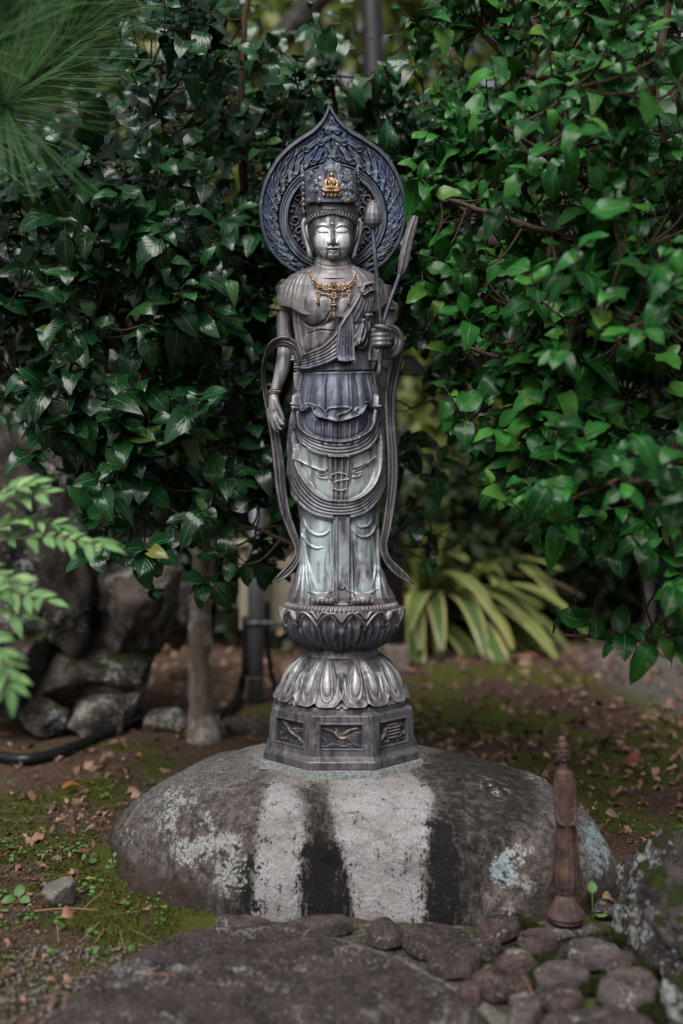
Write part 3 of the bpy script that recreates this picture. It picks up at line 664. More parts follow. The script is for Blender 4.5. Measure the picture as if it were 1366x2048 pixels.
for i, (cx_, cy_) in enumerate(curls):
    R = [6.5, 7, 7.5, 7, 8, 7.5, 7, 7, 7, 7, 6.5, 6.5, 6, 5.5, 5.5, 5, 5][i]
    for s_ in (1, -1):
        x0 = 480 + cx_ / 3.415; y0 = 180 + cy_ / 3.415
        x0 -= 664.0; x0 = 665.5 + s_ * x0
        p = spiral(x0, y0, R, 0 if s_ > 0 else math.pi, 1.35, s_, 30)
        ha.stroke(L, p, [2.6, 2.2, 1.6], [4.2, 3.8, 3.8])
        # tail: S-curve from the curl outward and up to the rim
        ax = p[0]; ah = math.atan2(y0 - HCY, x0 - HCX)
        up_ = np.array([0.0, -1.0]); rad_ = np.array([math.cos(ah), math.sin(ah)])
        tang = np.array([-rad_[1], rad_[0]]) * (-1 if rad_[0] > 0 else 1)
        if tang[1] > 0 and abs(rad_[0]) > .2: tang = -tang
        ln = max(10, (orad(np.array([ah]))[0] * .93 - math.hypot(x0 - HCX, y0 - HCY)))
        for k, (off, ww) in enumerate(((0, 3.4), (.33, 2.8), (.66, 2.4), (1.0, 2.2))):
            b0 = p[0] + rad_ * (R * .35 * off) - tang * off * 2
            q1 = b0 + tang * 7 + rad_ * 2 + rad_ * off * 2; q2 = b0 + tang * 16 + rad_ * (ln * .30 + off * 3); q3 = b0 + tang * 26 + rad_ * (ln * .42 + off * 4); q4 = b0 + tang * 40 + rad_ * (ln * .70 + off * 3)
            tl = smooth([b0, q1, q2, q3, q4], 6)
            ins = np.hypot(tl[:, 0] - HCX, tl[:, 1] - HCY) < orad(np.arctan2(tl[:, 1] - HCY, tl[:, 0] - HCX)) * .955
            tl = tl[ins]
            if len(tl) > 3: ha.stroke(L, tl, [ww, ww * 1.05, .6], [4.2, 3.4, 1.2])
FL = ha.layer()
for s_ in (1, -1):
    for k in range(58):
        f_ = k / 57; aa = math.radians(82 - 172 * f_); x0, y0 = 666 + s_ * 111 * math.cos(aa), 434 + 111 * math.sin(aa); pts = [(x0, y0)]; ph = k * 1.9
        for j in range(34):
            ah = math.atan2(y0 - 434, x0 - 666); rd_ = np.array([math.cos(ah), math.sin(ah)]); tg_ = np.array([rd_[1], -rd_[0]]) * (1 if rd_[0] > 0 else -1)
            w_ = .62 + .55 * math.sin(j * .42 + ph); dv = rd_ * w_ + tg_ * (1.0 if abs(x0 - 664) > 14 else .15) + np.array([0, -.25]); dv /= np.linalg.norm(dv); x0 += dv[0] * 2.6; y0 += dv[1] * 2.6
            if math.hypot(x0 - HCX, y0 - HCY) > orad(np.array([math.atan2(y0 - HCY, x0 - HCX)]))[0] * .955 or (x0 - 664) * s_ < 1: break
            pts.append((x0, y0))
        if len(pts) > 3: ha.stroke(FL, np.array(pts), [2.6, 2.6, 2.0, .8], [2.6, 3.2, 2.6, 1.0])
L = np.maximum(L * 1.15, FL)
for x0 in (655, 661, 668, 675): ha.stroke(L, smooth([(x0 + (664 - x0) * .8, 236), (x0 * 1.0, 262), (x0 + (664 - x0) * -.6, 285)], 6), [1, 2.4, 1.5], 3)
msk = sstep(109, 111, RC) * (1 - sstep(.95, .965, RO)); L *= msk
ha.H += L * 1.25; ha.paint(np.clip(L / 4.2, 0, 1) ** 2, (.095, .102, .12), .85)
blu = sstep(.45, .62, fbm(ha.X * .03, ha.Y * .018, 0, 3, 5)) * msk * sstep(560, 500, ha.Y) ; ha.paint(blu, (.030, .075, .165), .6)
# leafy scrolls on the inner disc
L = ha.layer(); r3 = np.random.default_rng(8)
for s_ in (1, -1):
    for (x0, y0, R, a0, tn) in ((70, 398, 11, 2, 1.1), (82, 420, 8, 4, 1), (76, 440, 12, 0.5, 1.2), (68, 462, 10, 3, 1.1), (78, 478, 9, 1, 1.2), (62, 490, 12, 5, 1.1), (56, 384, 9, 0, 1.2), (50, 506, 9, 2, 1), (74, 372, 8, 3, 1), (60, 420, 8, 2, 1), (57, 444, 8, 4, 1), (84, 456, 5, 0, 1)):
        ha.stroke(L, spiral(666 + s_ * x0, y0, R, a0 if s_ > 0 else math.pi - a0, tn, s_, 24), [2.2, 2.4, 1.2], 3.6)
        for k in range(4):
            a = a0 + k * .5; x1, y1 = 666 + s_ * (x0 + R * math.cos(a)), y0 + R * math.sin(a)
            ha.stroke(L, [(x1, y1), (x1 + s_ * 5 * math.cos(a + .7), y1 + 5 * math.sin(a + .7))], [2, .8], 3)
m = 1 - sstep(86, 88, RC); L *= m; ha.H += L * 1.3 - 2 * m; ha.paint(np.clip(L / 3, 0, 1), (.085, .085, .095), .8)
ha.H += .9 * (ha.H - ha.blur(ha.H, 3.5)); ha.wear((.20, .215, .245), 1.6, .35, .55)
nt_, nr_ = 760, 210
a = np.linspace(-math.pi, math.pi, nt_, endpoint=False); rr = np.linspace(0.0, 1, nr_)
R_ = orad(a)
PX = HCX + rr[:, None] * R_[None, :] * np.cos(a)[None, :]; PY = HCY + rr[:, None] * R_[None, :] * np.sin(a)[None, :]
dish = 10 * (rr[:, None] ** 2) + 0 * PX
PO = -52 + dish + ha.get(ha.H, PX, PY)
Vf = W(PX, PY, PO); Vb = W(PX, PY, -60 + dish)
n = nr_ * nt_
V = np.vstack([Vf.reshape(-1, 3), Vb[::10].reshape(-1, 3), Vb[-1]]); nb_ = len(Vb[::10]) 
q1 = gridq(nr_, nt_, cu=True); q2 = gridq(nb_, nt_, cu=True)[:, ::-1] + n
j = np.arange(nt_); e1 = (nr_ - 1) * nt_; e2 = n + nb_ * nt_
q3 = np.stack([e1 + j, e1 + (j + 1) % nt_, e2 + (j + 1) % nt_, e2 + j], 1)
e3 = n + (nb_ - 1) * nt_; q4 = np.stack([e2 + j, e2 + (j + 1) % nt_, e3 + (j + 1) % nt_, e3 + j], 1)
C_ = np.vstack([ha.get(ha.C, PX, PY).reshape(-1, 3), np.tile((.05, .055, .07), (nb_ * nt_ + nt_, 1))])
halo = obj('flame_halo', mesh_data('flame_halo', V, np.vstack([q1, q2, q3, q4]), None, {'cpat': C_}), BRONZE, statue)
mb = MB(); mb.tube(W(outl[:, 0], outl[:, 1], -44 + 0 * outl[:, 0]), 2.6 * K, 8, cap=False); mb_col(mb, (.055, .055, .065)).build('halo_edge', BRONZE, halo)
mb = MB().tube(W(np.array([664, 665]), np.array([470, 470]), np.array([-20, -56])), 8 * K, 12); mb_col(mb, DARK).build('halo_bracket', BRONZE, halo)

# ---------------- arms and hands
def limb(mb, pts, nseg=14):
    p = smooth(pts, 6); mb.tube(W(p[:, 0], p[:, 1], p[:, 2]), np.maximum(p[:, 3], .8) * K, nseg)
ARMC = (.23, .20, .19)
mb = MB()
limb(mb, [(574, 575, -2, 20), (571, 605, -2, 17), (569, 650, -4, 16), (571, 690, -2, 16), (567, 725, 6, 15.5), (558, 760, 12, 12.5), (549, 786, 16, 9.5), (548, 800, 18, 10.5), (548, 818, 19, 10.5), (547, 828, 19, 8)], 18)
limb(mb, [(551, 800, 24, 6), (557, 815, 28, 5), (563, 829, 30, 4.2), (568, 842, 30, 3.2)])
limb(mb, [(552, 822, 22, 5), (557, 838, 27, 4.4), (563, 848, 31, 3.8), (569, 848, 33, 3)])
limb(mb, [(547, 824, 22, 5), (550, 842, 26, 4.5), (557, 856, 30, 3.9), (564, 859, 33, 3)])
limb(mb, [(542, 822, 19, 4.8), (544, 842, 22, 4.4), (550, 857, 25, 3.8), (556, 865, 28, 2.9)])
limb(mb, [(538, 816, 16, 4.4), (539, 834, 18, 3.9), (543, 848, 20, 3.3), (548, 857, 23, 2.5)])
arm = mb.build('arm', ARM_B, statue, remesh=.0016)
mb = MB()
limb(mb, [(763, 575, -2, 20), (768, 605, -2, 16.5), (771, 640, -2, 15.5), (777, 670, 6, 15), (780, 684, 35, 13), (779, 680, 62, 11), (776, 676, 78, 11), (773, 675, 90, 11)], 18)
for k, yy in enumerate((660, 669.5, 679, 688)):
    limb(mb, [(779, yy, 84, 5.2), (775, yy, 96, 5.2), (764, yy + .5, 103, 4.8), (751, yy + 1, 100, 4.5), (745 + k * .6, yy + 1.2, 92, 4.0), (750, yy + 1, 86, 3.4)])
limb(mb, [(779, 664, 92, 5.4), (772, 657, 104, 4.8), (761, 653, 109, 4.4), (749, 653, 110, 3.4)])
arm2 = mb.build('arm', HAND_B, statue, remesh=.0016)
for c_, R, ang_ in (((571, 617, -2), 18.5, 0), ((770, 617, -2), 18, 0)):
    mb = MB()
    for dy in (-4, 4): mb.ring(W(c_[0], c_[1] + dy, c_[2]), R * K, 1.8 * K)
    mb.ring(W(*c_), (R - .5) * K, 2.6 * K, flat=1.4); mb.ball(W(c_[0] - 2, c_[1], c_[2] + R), np.array([5, 3, 5]) * K)
    mb_col(mb, (.19, .16, .14)); ob = mb.build('armlet', BRONZE, statue)
    m2 = MB()
    for k in range(9): a_ = -1.3 + k * .325; m2.ball(W(c_[0] + (R + 1.5) * math.sin(a_), c_[1], c_[2] + (R + 1.5) * math.cos(a_)), 1.8 * K, 8, 6)
    m2.build('armlet_bead', GOLD, ob)
mb = MB()
for dy, r_ in ((-4, 1.3), (0, 2.0), (4, 1.3)): mb.ring(W(549.5 - dy * .3, 783 + dy, 16), 11 * K, r_ * K)
mb_col(mb, (.25, .205, .17)); ob = mb.build('bracelet', BRONZE, statue)
m2 = MB()
for k in range(7): a_ = -1.2 + k * .4; m2.ball(W(549.5 + 12.5 * math.sin(a_), 783, 16 + 12.5 * math.cos(a_)), 1.5 * K, 8, 6)
m2.build('bracelet_bead', GOLD, ob)

# ---------------- scarves
def ribbon(name, pts, parent=statue, ridges=3, colr=(.105, .098, .108), thick=3.8):
    p = smooth(pts, 12); n = len(p); x, y, o, w = p[:, 0], p[:, 1], p[:, 2], np.maximum(p[:, 3], .8)
    tw = p[:, 4] if p.shape[1] > 4 else np.zeros(n)
    tx, ty = np.gradient(x), np.gradient(y); l = np.hypot(tx, ty) + 1e-6
    sx, sy = -ty / l, tx / l
    m = 40; s = np.linspace(-1, 1, m)
    gf = thick * (.15 + 1.15 * np.abs(np.cos(s * math.pi * ridges / 2 + .4 * np.sin(s * 5))) ** .8) * np.sqrt(np.clip(1 - np.abs(s) ** 6, 0.0, 1))
    wav = 1 + .35 * np.sin(np.arange(n)[:, None] * .09 + s[None, :] * 4)
    cb, sb = np.cos(tw)[:, None], np.sin(tw)[:, None]
    e = w[:, None] / 2 * s[None, :]
    fx = x[:, None] + e * sx[:, None] * cb; fy = y[:, None] + e * sy[:, None] * cb; fo = o[:, None] + e * sb
    edge = np.minimum(1, w / 10)[:, None]
    Vf = W(fx, fy, fo + gf[None, :] * wav * edge); Vb = W(fx, fy, fo - thick * .55 * edge * np.sqrt(np.clip(1 - np.abs(s) ** 6, 0, 1))[None, :])
    V = np.concatenate([Vf, Vb[:, ::-1]], 1)
    q = gridq(n, 2 * m, cu=True)[:, ::-1]
    k = 2 * m; capq = []
    for r_ in (0, n - 1):
        for j in range(m - 1):
            f_ = [r_ * k + j, r_ * k + j + 1, r_ * k + 2 * m - 2 - j, r_ * k + 2 * m - 1 - j]; capq.append(f_[::-1] if r_ else f_)
    rd = np.abs(np.cos(s * math.pi * ridges / 2 + .4 * np.sin(s * 5))); rd = np.concatenate([rd, 0 * rd])
    st = fbm(np.arange(n)[:, None] * .05, s[None, :].repeat(n, 0) * 2, 0, 3, 4); st = np.concatenate([st, st], 1)
    C = np.array(colr)[None, None] * (1 - (rd[None, :, None] ** 3 * .6 * st[..., None] * 1.4)) + np.array(TAN)[None, None] * (rd[None, :, None] ** 3 * .6 * st[..., None] * 1.4)
    return obj(name, mesh_data(name, V.reshape(-1, 3), np.vstack([q, capq]), None, {'cpat': C.reshape(-1, 3)}), BRONZE, parent)
ribbon('scarf', [(600, 730, 34, 8, .3), (597, 708, 40, 18, .3), (586, 690, 40, 24, .5), (566, 683, 38, 27, .6), (545, 690, 28, 24, .8), (532, 712, 14, 17, 1.0), (526, 745, 4, 13, .9), (530, 782, -2, 13, .6), (540, 825, -4, 17, .3), (550, 868, 0, 22, .1), (557, 920, 2, 24, 0), (562, 975, 4, 23, 0), (571, 1025, 6, 20, 0), (585, 1065, 8, 17, 0), (596, 1095, 8, 15, .2), (592, 1120, 10, 17, .2), (574, 1143, 12, 20, .2), (558, 1155, 14, 12, .1), (546, 1163, 15, 2, 0)])
ribbon('scarf', [(752, 700, 66, 6, .3), (757, 668, 74, 14, .3), (772, 656, 72, 22, .7), (790, 664, 60, 28, .6), (796, 690, 50, 28, .4), (793, 720, 40, 26, .3), (785, 760, 24, 24, .2), (780, 800, 14, 22, .1), (781, 850, 10, 21, 0), (785, 905, 8, 22, 0), (785, 960, 6, 22, 0), (780, 1010, 6, 20, 0), (773, 1055, 8, 19, 0), (767, 1090, 8, 17, .1), (774, 1118, 10, 17, .2), (793, 1140, 12, 20, .2), (812, 1156, 14, 14, .1), (827, 1168, 15, 2, 0)])
mb = MB(); p = smooth([(760, 700, 84, 3), (772, 712, 74, 7), (788, 708, 60, 9), (798, 690, 48, 10), (797, 670, 46, 9), (786, 656, 50, 7)], 10)
mb.tube(W(p[:, 0], p[:, 1], p[:, 2]), p[:, 3] * K, 12)
for k in range(3):
    q_ = p.copy(); q_[:, 0] += (779 - q_[:, 0]) * (.12 * (k + 1)); q_[:, 1] += (682 - q_[:, 1]) * (.12 * (k + 1)); mb.tube(W(q_[:, 0], q_[:, 1], q_[:, 2] + 6 + 2 * k), q_[:, 3] * K * .45, 10)
mb_col(mb, (.13, .12, .125)).build('sleeve_fold', BRONZE, statue)

# ---------------- lotus stems in the hand
mb = MB(); p = smooth([(745, 455, 84), (749, 500, 88), (754, 560, 92), (759, 620, 94), (763, 660, 93), (762, 700, 93), (758, 752, 92)], 8); mb.tube(W(*p.T), 4.2 * K, 10)
stem = mb_col(mb, (.085, .095, .12)).build('lotus_stem', BRONZE, statue)
t = np.linspace(0, 1, 40); th = np.arange(48) / 48 * 2 * math.pi
prof = np.interp(t, [0, .06, .2, .45, .65, .8, .93, 1], [3, 8, 13.5, 17.5, 18.3, 16.5, 9.5, 3.5]); yy = 400 + 58 * t
rib = 1 + .035 * np.cos(th[None, :] * 9 + 1.2 * np.sin(t * 3)[:, None]) + .02 * np.sign(np.sin(th * 2.5))[None, :]
PXb = 746.5 + prof[:, None] * rib * np.sin(th)[None, :]; POb = 84 + prof[:, None] * rib * np.cos(th)[None, :]; PYb = np.repeat(yy[:, None], 48, 1)
Cb = np.where((np.sin(th * 9) > .2)[None, :, None], np.array((.13, .155, .21)), np.array((.21, .185, .18))) * np.ones((40, 48, 1)); Cb[:14] = Cb[:14] * .5 + np.array((.21, .17, .155)) * .5
obj('lotus_bud', mesh_data('lotus_bud', W(PXb, PYb, POb).reshape(-1, 3), gridq(40, 48, cu=True), None, {'cpat': Cb.reshape(-1, 3)}), BRONZE, stem)
mb = MB(); p = smooth([(762, 690, 90), (765, 655, 91), (776, 615, 88), (790, 575, 84), (803, 540, 82)], 8); mb.tube(W(*p.T), 4.0 * K, 10)
stem2 = mb_col(mb, (.08, .088, .11)).build('lotus_stem', BRONZE, statue)
p = smooth([(801, 548, 82, 5), (805, 535, 82, 8.5), (811, 505, 81, 9.5), (819, 470, 80, 9.5), (827, 445, 79, 7.5), (831, 433, 79, 5)], 8); th = np.arange(24) / 24 * 2 * math.pi
mb = MB(); mb.tube(W(p[:, 0], p[:, 1], p[:, 2]), p[:, 3] * K, 24)
mb.V[0][:len(p) * 24] += (np.sin(th * 4)[None, :] * .0013 * np.ones((len(p), 1))).reshape(-1, 1) * np.array([1, -1, 0])
mb_col(mb, (.17, .15, .15)).build('furled_lotus_leaf', BRONZE, stem2)

# ---------------- necklace
mb = MB()
neck_p = smooth([(621, 548, 44), (628, 560, 54), (642, 568, 62), (668, 572, 65), (694, 568, 62), (706, 558, 54), (712, 546, 46)], 8)
mb.tube(W(*neck_p.T), 1.8 * K, 8)
neck = mb.build('necklace', GOLD, statue)
mb = MB(); r5 = np.random.default_rng(2)
for i in range(0, len(neck_p) - 4, 3):
    x0, y0, o0 = neck_p[i]
    mb.ball(W(x0, y0 + 2, o0 + 2), np.array([2.6, 2.2, 2.6]) * K, 8, 6)
    if 624 < x0 < 708: mb.ring(W(x0, y0 + 5, o0 + 3), 3.0 * K, 1.1 * K, 'y', 14, 6)
for k in range(7): a_ = k / 7 * 6.283; mb.ball(W(668 + 5 * math.cos(a_), 569 + 5 * math.sin(a_), 71), 2.2 * K, 8, 6)
mb.ball(W(668, 569, 72), 3.2 * K, 10, 7)
mb.build('necklace_beadwork', GOLD, neck)
mb = MB(); lp = smooth([(636, 573, 62), (636, 585, 62), (652, 588, 65), (668, 591, 67), (684, 588, 65), (698, 584, 62), (698, 571, 62)], 6); mb.tube(W(*lp.T), 1.5 * K, 8)
lp = smooth([(645, 573, 64), (650, 580, 66), (660, 577, 67), (668, 581, 68), (676, 577, 67), (686, 580, 66), (692, 573, 64)], 6); mb.tube(W(*lp.T), 1.8 * K, 8)
mb.build('necklace_chain', GOLD, neck)
for x0, y0, ln, s_ in ((636.5, 586, 22, .8), (668, 591, 46, 1.15), (698, 585, 24, .8)):
    mb = MB(); o_ = 66
    mb.ring(W(x0, y0, o_), 4.4 * s_ * K, 1.7 * s_ * K, 'y', 18, 8)
    mb.tube(W(*np.array([(x0, y0 + 4, o_), (x0, y0 + ln * .75, o_)]).T), 1.2 * K, 6)
    if ln > 30:
        mb.ball(W(x0, y0 + 15, o_), np.array([6, 6, 2.6]) * K); mb.ball(W(x0, y0 + 20, o_), np.array([7.4, 7, 3.2]) * K); mb.ball(W(x0, y0 + 26, o_), np.array([3, 3, 3]) * K)
    mb.ball(W(x0, y0 + ln * .62, o_), 2.2 * K, 8, 6)
    pt = mb.build('pendant', GOLD, neck)
    m2 = MB(); m2.tube(W(*np.array([(x0, y0 + ln * .7, o_), (x0, y0 + ln * .8, o_), (x0, y0 + ln, o_)]).T), np.array([1.4, 3, 5]) * K * s_, 8); mb_col(m2, (.15, .125, .11)).build('tassel', BRONZE, pt)

# ---------------- feet
for cx_, big in ((645, 1), (726, -1)):
    mb = MB(); mb.ball(W(cx_, 1196, 56), np.array([22, 30, 11]) * K, 20, 12)
    for k in range(5):
        x0 = cx_ + big * (18 - k * 9.4 + (2 if k else 0) * .5); r_ = [6.0, 4.9, 4.5, 4.2, 3.8][k]
        mb.tube(W(*np.array([(x0, 1198, 68), (x0, 1201, 84 - k * 1.4), (x0, 1204.5, 92 - k * 1.6)]).T), np.array([r_ * .95, r_, r_ * .85]) * K, 10)
        mb.ball(W(x0, 1201.5, 97 - k * 1.6), np.array([r_ * .6, 1.2, r_ * .5]) * K, 8, 6)
    mb_col(mb, (.27, .24, .23)).build('foot', BRONZE, statue)

# ---------------- lotus throne
def rev(name, prof, n=96, colr=MAUVE, parent=statue, cx_=683, fn=None, seed=0):
    """surface of revolution about the statue's axis; prof rows: y, radius (statue-plane pixels, true heights)"""
    pr = np.asarray(prof, float); th = np.arange(n) / n * 2 * math.pi
    x = (cx_ - 683) * K + pr[:, 1][:, None] * K * np.sin(th)[None, :]; yv = D0 - pr[:, 1][:, None] * K * np.cos(th)[None, :]
    z = (ZC - (pr[:, 0] - 1024) * K)[:, None] + 0 * x
    V = np.stack([x, yv, z], -1).reshape(-1, 3); k = len(V); V = np.vstack([V, V[:n].mean(0), V[-n:].mean(0)]); t = []
    for j in range(n): t.append((k, j, (j + 1) % n)); t.append((k + 1, k - n + (j + 1) % n, k - n + j))
    C = np.tile(np.array(colr), (len(V), 1)) * (.8 + .4 * fbm(V[:, 0] * 60, V[:, 1] * 60, V[:, 2] * 20, 3, seed))[:, None]
    return obj(name, mesh_data(name, V, gridq(len(pr), n, cu=True), t, {'cpat': C}), BRONZE, parent)
lower_prof = np.array([(1297, 72), (1304, 74), (1312, 84), (1325, 97), (1340, 108), (1355, 115), (1370, 120), (1382, 125), (1388, 128)], float)
upper_prof = np.array([(1204, 113), (1212, 117), (1225, 118), (1240, 117), (1255, 112), (1268, 104), (1280, 91), (1290, 78), (1296, 71)], float)
def petal(name, prof, a0, half, y0, y1, lift, kind, parent, colr):
    """one petal wrapped on the profile; kind 'down' has twin lobes, 'up' has fanned ribs and a notched lip"""
    ns, nt2 = 61, 56; s = np.linspace(-1, 1, ns)[None, :]; t = np.linspace(0, 1, nt2)[:, None]
    if kind == 'down':
        edge = 1 - .07 * np.abs(s) ** 3 - .05 * (1 - np.abs(np.abs(s) - .5) * 2) * 0 - .075 * np.exp(-(s / .12) ** 2) - .16 * np.clip(np.abs(s) - .75, 0, 1) / .25
        y = y0 + (y1 - y0) * t * edge; wid = (.30 + .70 * t ** .55)
        lob = 0
        for c_ in (-.46, .46):
            e_ = ((s - c_) / .25) ** 2 + ((t - .40) / .38) ** 2
            lob = lob + 6.5 * np.clip(1 - e_, 0, 1) ** .5 + 3.6 * np.exp(-((np.sqrt(e_) - 1.25) / .10) ** 2)
        h = lift + lob * sstep(0, .1, t) + 8.5 * t ** 7 + 3 * np.exp(-((np.abs(s) - .95) / .05) ** 2) - 4 * np.exp(-(s / .05) ** 2) * t - 5 * np.abs(s) ** 8
        pal = np.clip(lob / 5, 0, 1)
    else:
        lip = 1 - .20 * np.exp(-(s / .17) ** 2) - .42 * np.abs(s) ** 3.5
        y = y1 + (y0 - y1) * t * lip; wid = .62 + .38 * np.sin(np.clip(t * 1.25, 0, 1) * math.pi / 2)
        fan = np.cos((np.sign(s) * np.abs(s) ** (1.15 - .45 * t)) * 17)
        h = lift + 3.6 * fan * sstep(.02, .15, t) * (1 - sstep(.80, .93, t)) - 5 * np.exp(-((t - .80) / .12) ** 2) * (1 - np.abs(s) ** 4) + 8.5 * np.exp(-((t - 1.0) / .09) ** 2) - 5 * np.abs(s) ** 8 - 4 * np.exp(-(s / .06) ** 2) * sstep(.45, .8, t)
        pal = np.clip(fan * .5 + .2, 0, 1) * .5
    r = np.interp(y, prof[:, 0], prof[:, 1]) + h; a_ = a0 + half * s * wid
    V = np.stack([r * K * np.sin(a_), D0 - r * K * np.cos(a_), ZC - (y - 1024) * K], -1)
    ri = np.maximum(np.interp(y, prof[:, 0], prof[:, 1]) - 6, 8); Vb = np.stack([ri * K * np.sin(a_), D0 - ri * K * np.cos(a_), ZC - (y - 1024) * K], -1)
    bd = np.concatenate([np.arange(ns), ns * np.arange(1, nt2) + ns - 1, ns * (nt2 - 1) + np.arange(ns - 2, -1, -1), ns * np.arange(nt2 - 2, 0, -1)])
    Vall = np.vstack([V.reshape(-1, 3), Vb.reshape(-1, 3)[bd]]); nb2 = len(bd); k = ns * nt2; jj = np.arange(nb2)
    qs = np.stack([bd, k + jj, k + (jj + 1) % nb2, bd[(jj + 1) % nb2]], 1)
    qg = gridq(nt2, ns)
    if kind != 'down': qg, qs = qg[:, ::-1], qs[:, ::-1]
    C = np.array(colr)[None, None] * (1 - pal[..., None] * .75) + np.array((.50, .465, .42) if kind == 'down' else (.22, .24, .26))[None, None] * pal[..., None] * .75
    tip = ((t ** 10 * .75 if kind == 'up' else t ** 8 * .5) + 0 * s)[..., None]; C = C * (1 - tip) + np.array(TAN) * tip
    C = np.vstack([C.reshape(-1, 3), np.tile(np.array(colr) * .8, (nb2, 1))])
    return obj(name, mesh_data(name, Vall, np.vstack([qg, qs]), None, {'cpat': C}), BRONZE, parent)
low = rev('lotus_base', np.vstack([lower_prof + [0, -6], [(1389, 108), (1396, 100)]]), colr=(.14, .125, .13))
for k in range(8): petal('petal', lower_prof, math.radians(22.5 + 45 * k), math.radians(23.5), 1306, 1390, 1.5, 'down', low, (.11, .10, .108))
for k in range(8): petal('petal', lower_prof, math.radians(45 * k), math.radians(11), 1330, 1392, -2.5, 'down', low, (.11, .10, .105))
rev('lotus_waist', [(1290, 66), (1292, 71), (1297, 73), (1301, 72), (1305, 76), (1309, 76), (1312, 70)], colr=(.13, .125, .13))
upl = rev('lotus_seat', np.vstack([[(1203.5, 90), (1203.5, 104), (1204.5, 108)], upper_prof[1:] + [0, -5], [(1297, 60)]]), colr=(.19, .165, .155))
for k in range(8): petal('petal', upper_prof, math.radians(22.5 + 45 * k), math.radians(20), 1211, 1285, -2, 'up', upl, (.13, .12, .125))
for k in range(8): petal('petal', upper_prof, math.radians(45 * k), math.radians(24), 1212, 1297, 1.5, 'up', upl, (.07, .075, .09))
mb = MB()
for k in range(84):
    a_ = k / 84 * 2 * math.pi
    rr_ = np.array([104, 110, 114.5]); yy_ = np.array([1203.0, 1205, 1212])
    mb.tube(np.stack([rr_ * K * math.sin(a_), D0 - rr_ * K * math.cos(a_), ZC - (yy_ - 1024) * K], 1), np.array([1.2, 2.6, 2.4]) * K, 6)
mb_col(mb, (.22, .19, .18)).build('stamen_ring', BRONZE, upl)

# ---------------- octagonal plinth with animal reliefs
pl = MB()
def oct_(ap, z): 
    a = np.radians(22.5 + 45 * np.arange(8)); R = ap / math.cos(math.radians(22.5)); return np.stack([R * K * np.sin(a), D0 - R * K * np.cos(a), np.full(8, z)], 1)
zy = lambda py, o=0: ZC - (py - 1024) * (D0 - o * K) / F
zb = ZC - (1541 - 1024) * (D0 - 150 * K) / F       # underside of the plinth
z1, z2, z3, z4, z5 = zb + .0, zb + .0175, zb + .0235, zb + .106, zb + .1135
levels = [(150, z1), (151.5, z1 + .002), (151.5, z2 - .002), (150, z2), (143, z3), (141, z3 + .002)]
V = np.vstack([oct_(a_, z) for a_, z in levels]); pl.add(V, gridq(len(levels), 8, cu=True))
lev2 = [(137, z4), (136.5, z4 + .002), (126, z5), (124, z5)]
V = np.vstack([oct_(a_, z) for a_, z in lev2]); pl.add(V, gridq(len(lev2), 8, cu=True), [(24, 24 + i + 1, 24 + (i + 2) % 8) if i < 6 else (24, 25, 26) for i in range(6)])
A0, A1 = oct_(141, z3 + .002), oct_(137, z4)
fu = np.array([0, .14, .86, 1]); fv = np.array([0, .16, .84, 1])
panels = []
for k in range(8):
    i, j2 = k, (k + 1) % 8
    b0, b1, t0, t1 = A0[i], A0[j2], A1[i], A1[j2]
    pt = lambda u_, v_: (b0 * (1 - u_) + b1 * u_) * (1 - v_) + (t0 * (1 - u_) + t1 * u_) * v_
    nrm = np.cross(b1 - b0, t0 - b0); nrm /= np.linalg.norm(nrm); ctr = (b0 + b1 + t0 + t1) / 4
    if nrm @ (ctr - np.array([0, D0, ctr[2]])) < 0: nrm = -nrm
    P = np.array([[pt(u_, v_) for u_ in fu] for v_ in fv]); base = P.reshape(-1, 3)
    ins = np.array([pt(.14, .16), pt(.86, .16), pt(.86, .84), pt(.14, .84)]); rim = ins + nrm * .0022
    inn = np.array([pt(.165, .20), pt(.835, .20), pt(.835, .80), pt(.165, .80)]); rim2 = inn + nrm * .0022; rec = inn - nrm * .007
    Vv = np.vstack([base, rim, rim2, rec]); q = []
    for r_ in range(3):
        for c_ in range(3):
            if (r_, c_) != (1, 1): q.append((r_ * 4 + c_, r_ * 4 + c_ + 1, (r_ + 1) * 4 + c_ + 1, (r_ + 1) * 4 + c_))
    ids = [5, 6, 10, 9]
    for m_ in range(4):
        n_ = (m_ + 1) % 4; q += [(ids[m_], ids[n_], 16 + n_, 16 + m_), (16 + m_, 16 + n_, 20 + n_, 20 + m_), (20 + m_, 20 + n_, 24 + n_, 24 + m_)]
    pl.add(Vv, q); panels.append((rec, nrm))
allV = np.vstack(pl.V); C = np.tile(np.array((.13, .115, .122)), (pl.n, 1)); pl.A['cpat'] = [C]
plinth = pl.build('octagonal_plinth', BRONZE, statue, smooth_=False, bevel=.0022)
rev('plinth_drum', [(1391, 90), (1391.5, 127), (1393, 130), (1404, 130), (1406, 129), (1416, 126)], colr=(.15, .13, .135), parent=plinth)
def wing(c_, L, root, tip, n, drop, r0=3.4):
    """fan of feather strokes hanging from a curved leading edge"""
    root, tip = np.array(root, float), np.array(tip, float); mid = (root + tip) / 2 + np.array([0, -drop * .25])
    e = smooth([root, mid, tip], 8); c_.stroke(L, e, [r0, r0 * .7], 4.2)
    for k in range(n):
        f = (k + 1) / n; a_ = e[int(f * (len(e) - 1))]; b_ = a_ + (tip - root) * .30 * f + np.array([0, drop * (1 - .45 * f)])
        c_.stroke(L, smooth([a_, (a_ + b_) / 2 + [0, drop * .05], b_], 4), [2.0, 1.8, .8], [3.4, 3, 1.5])
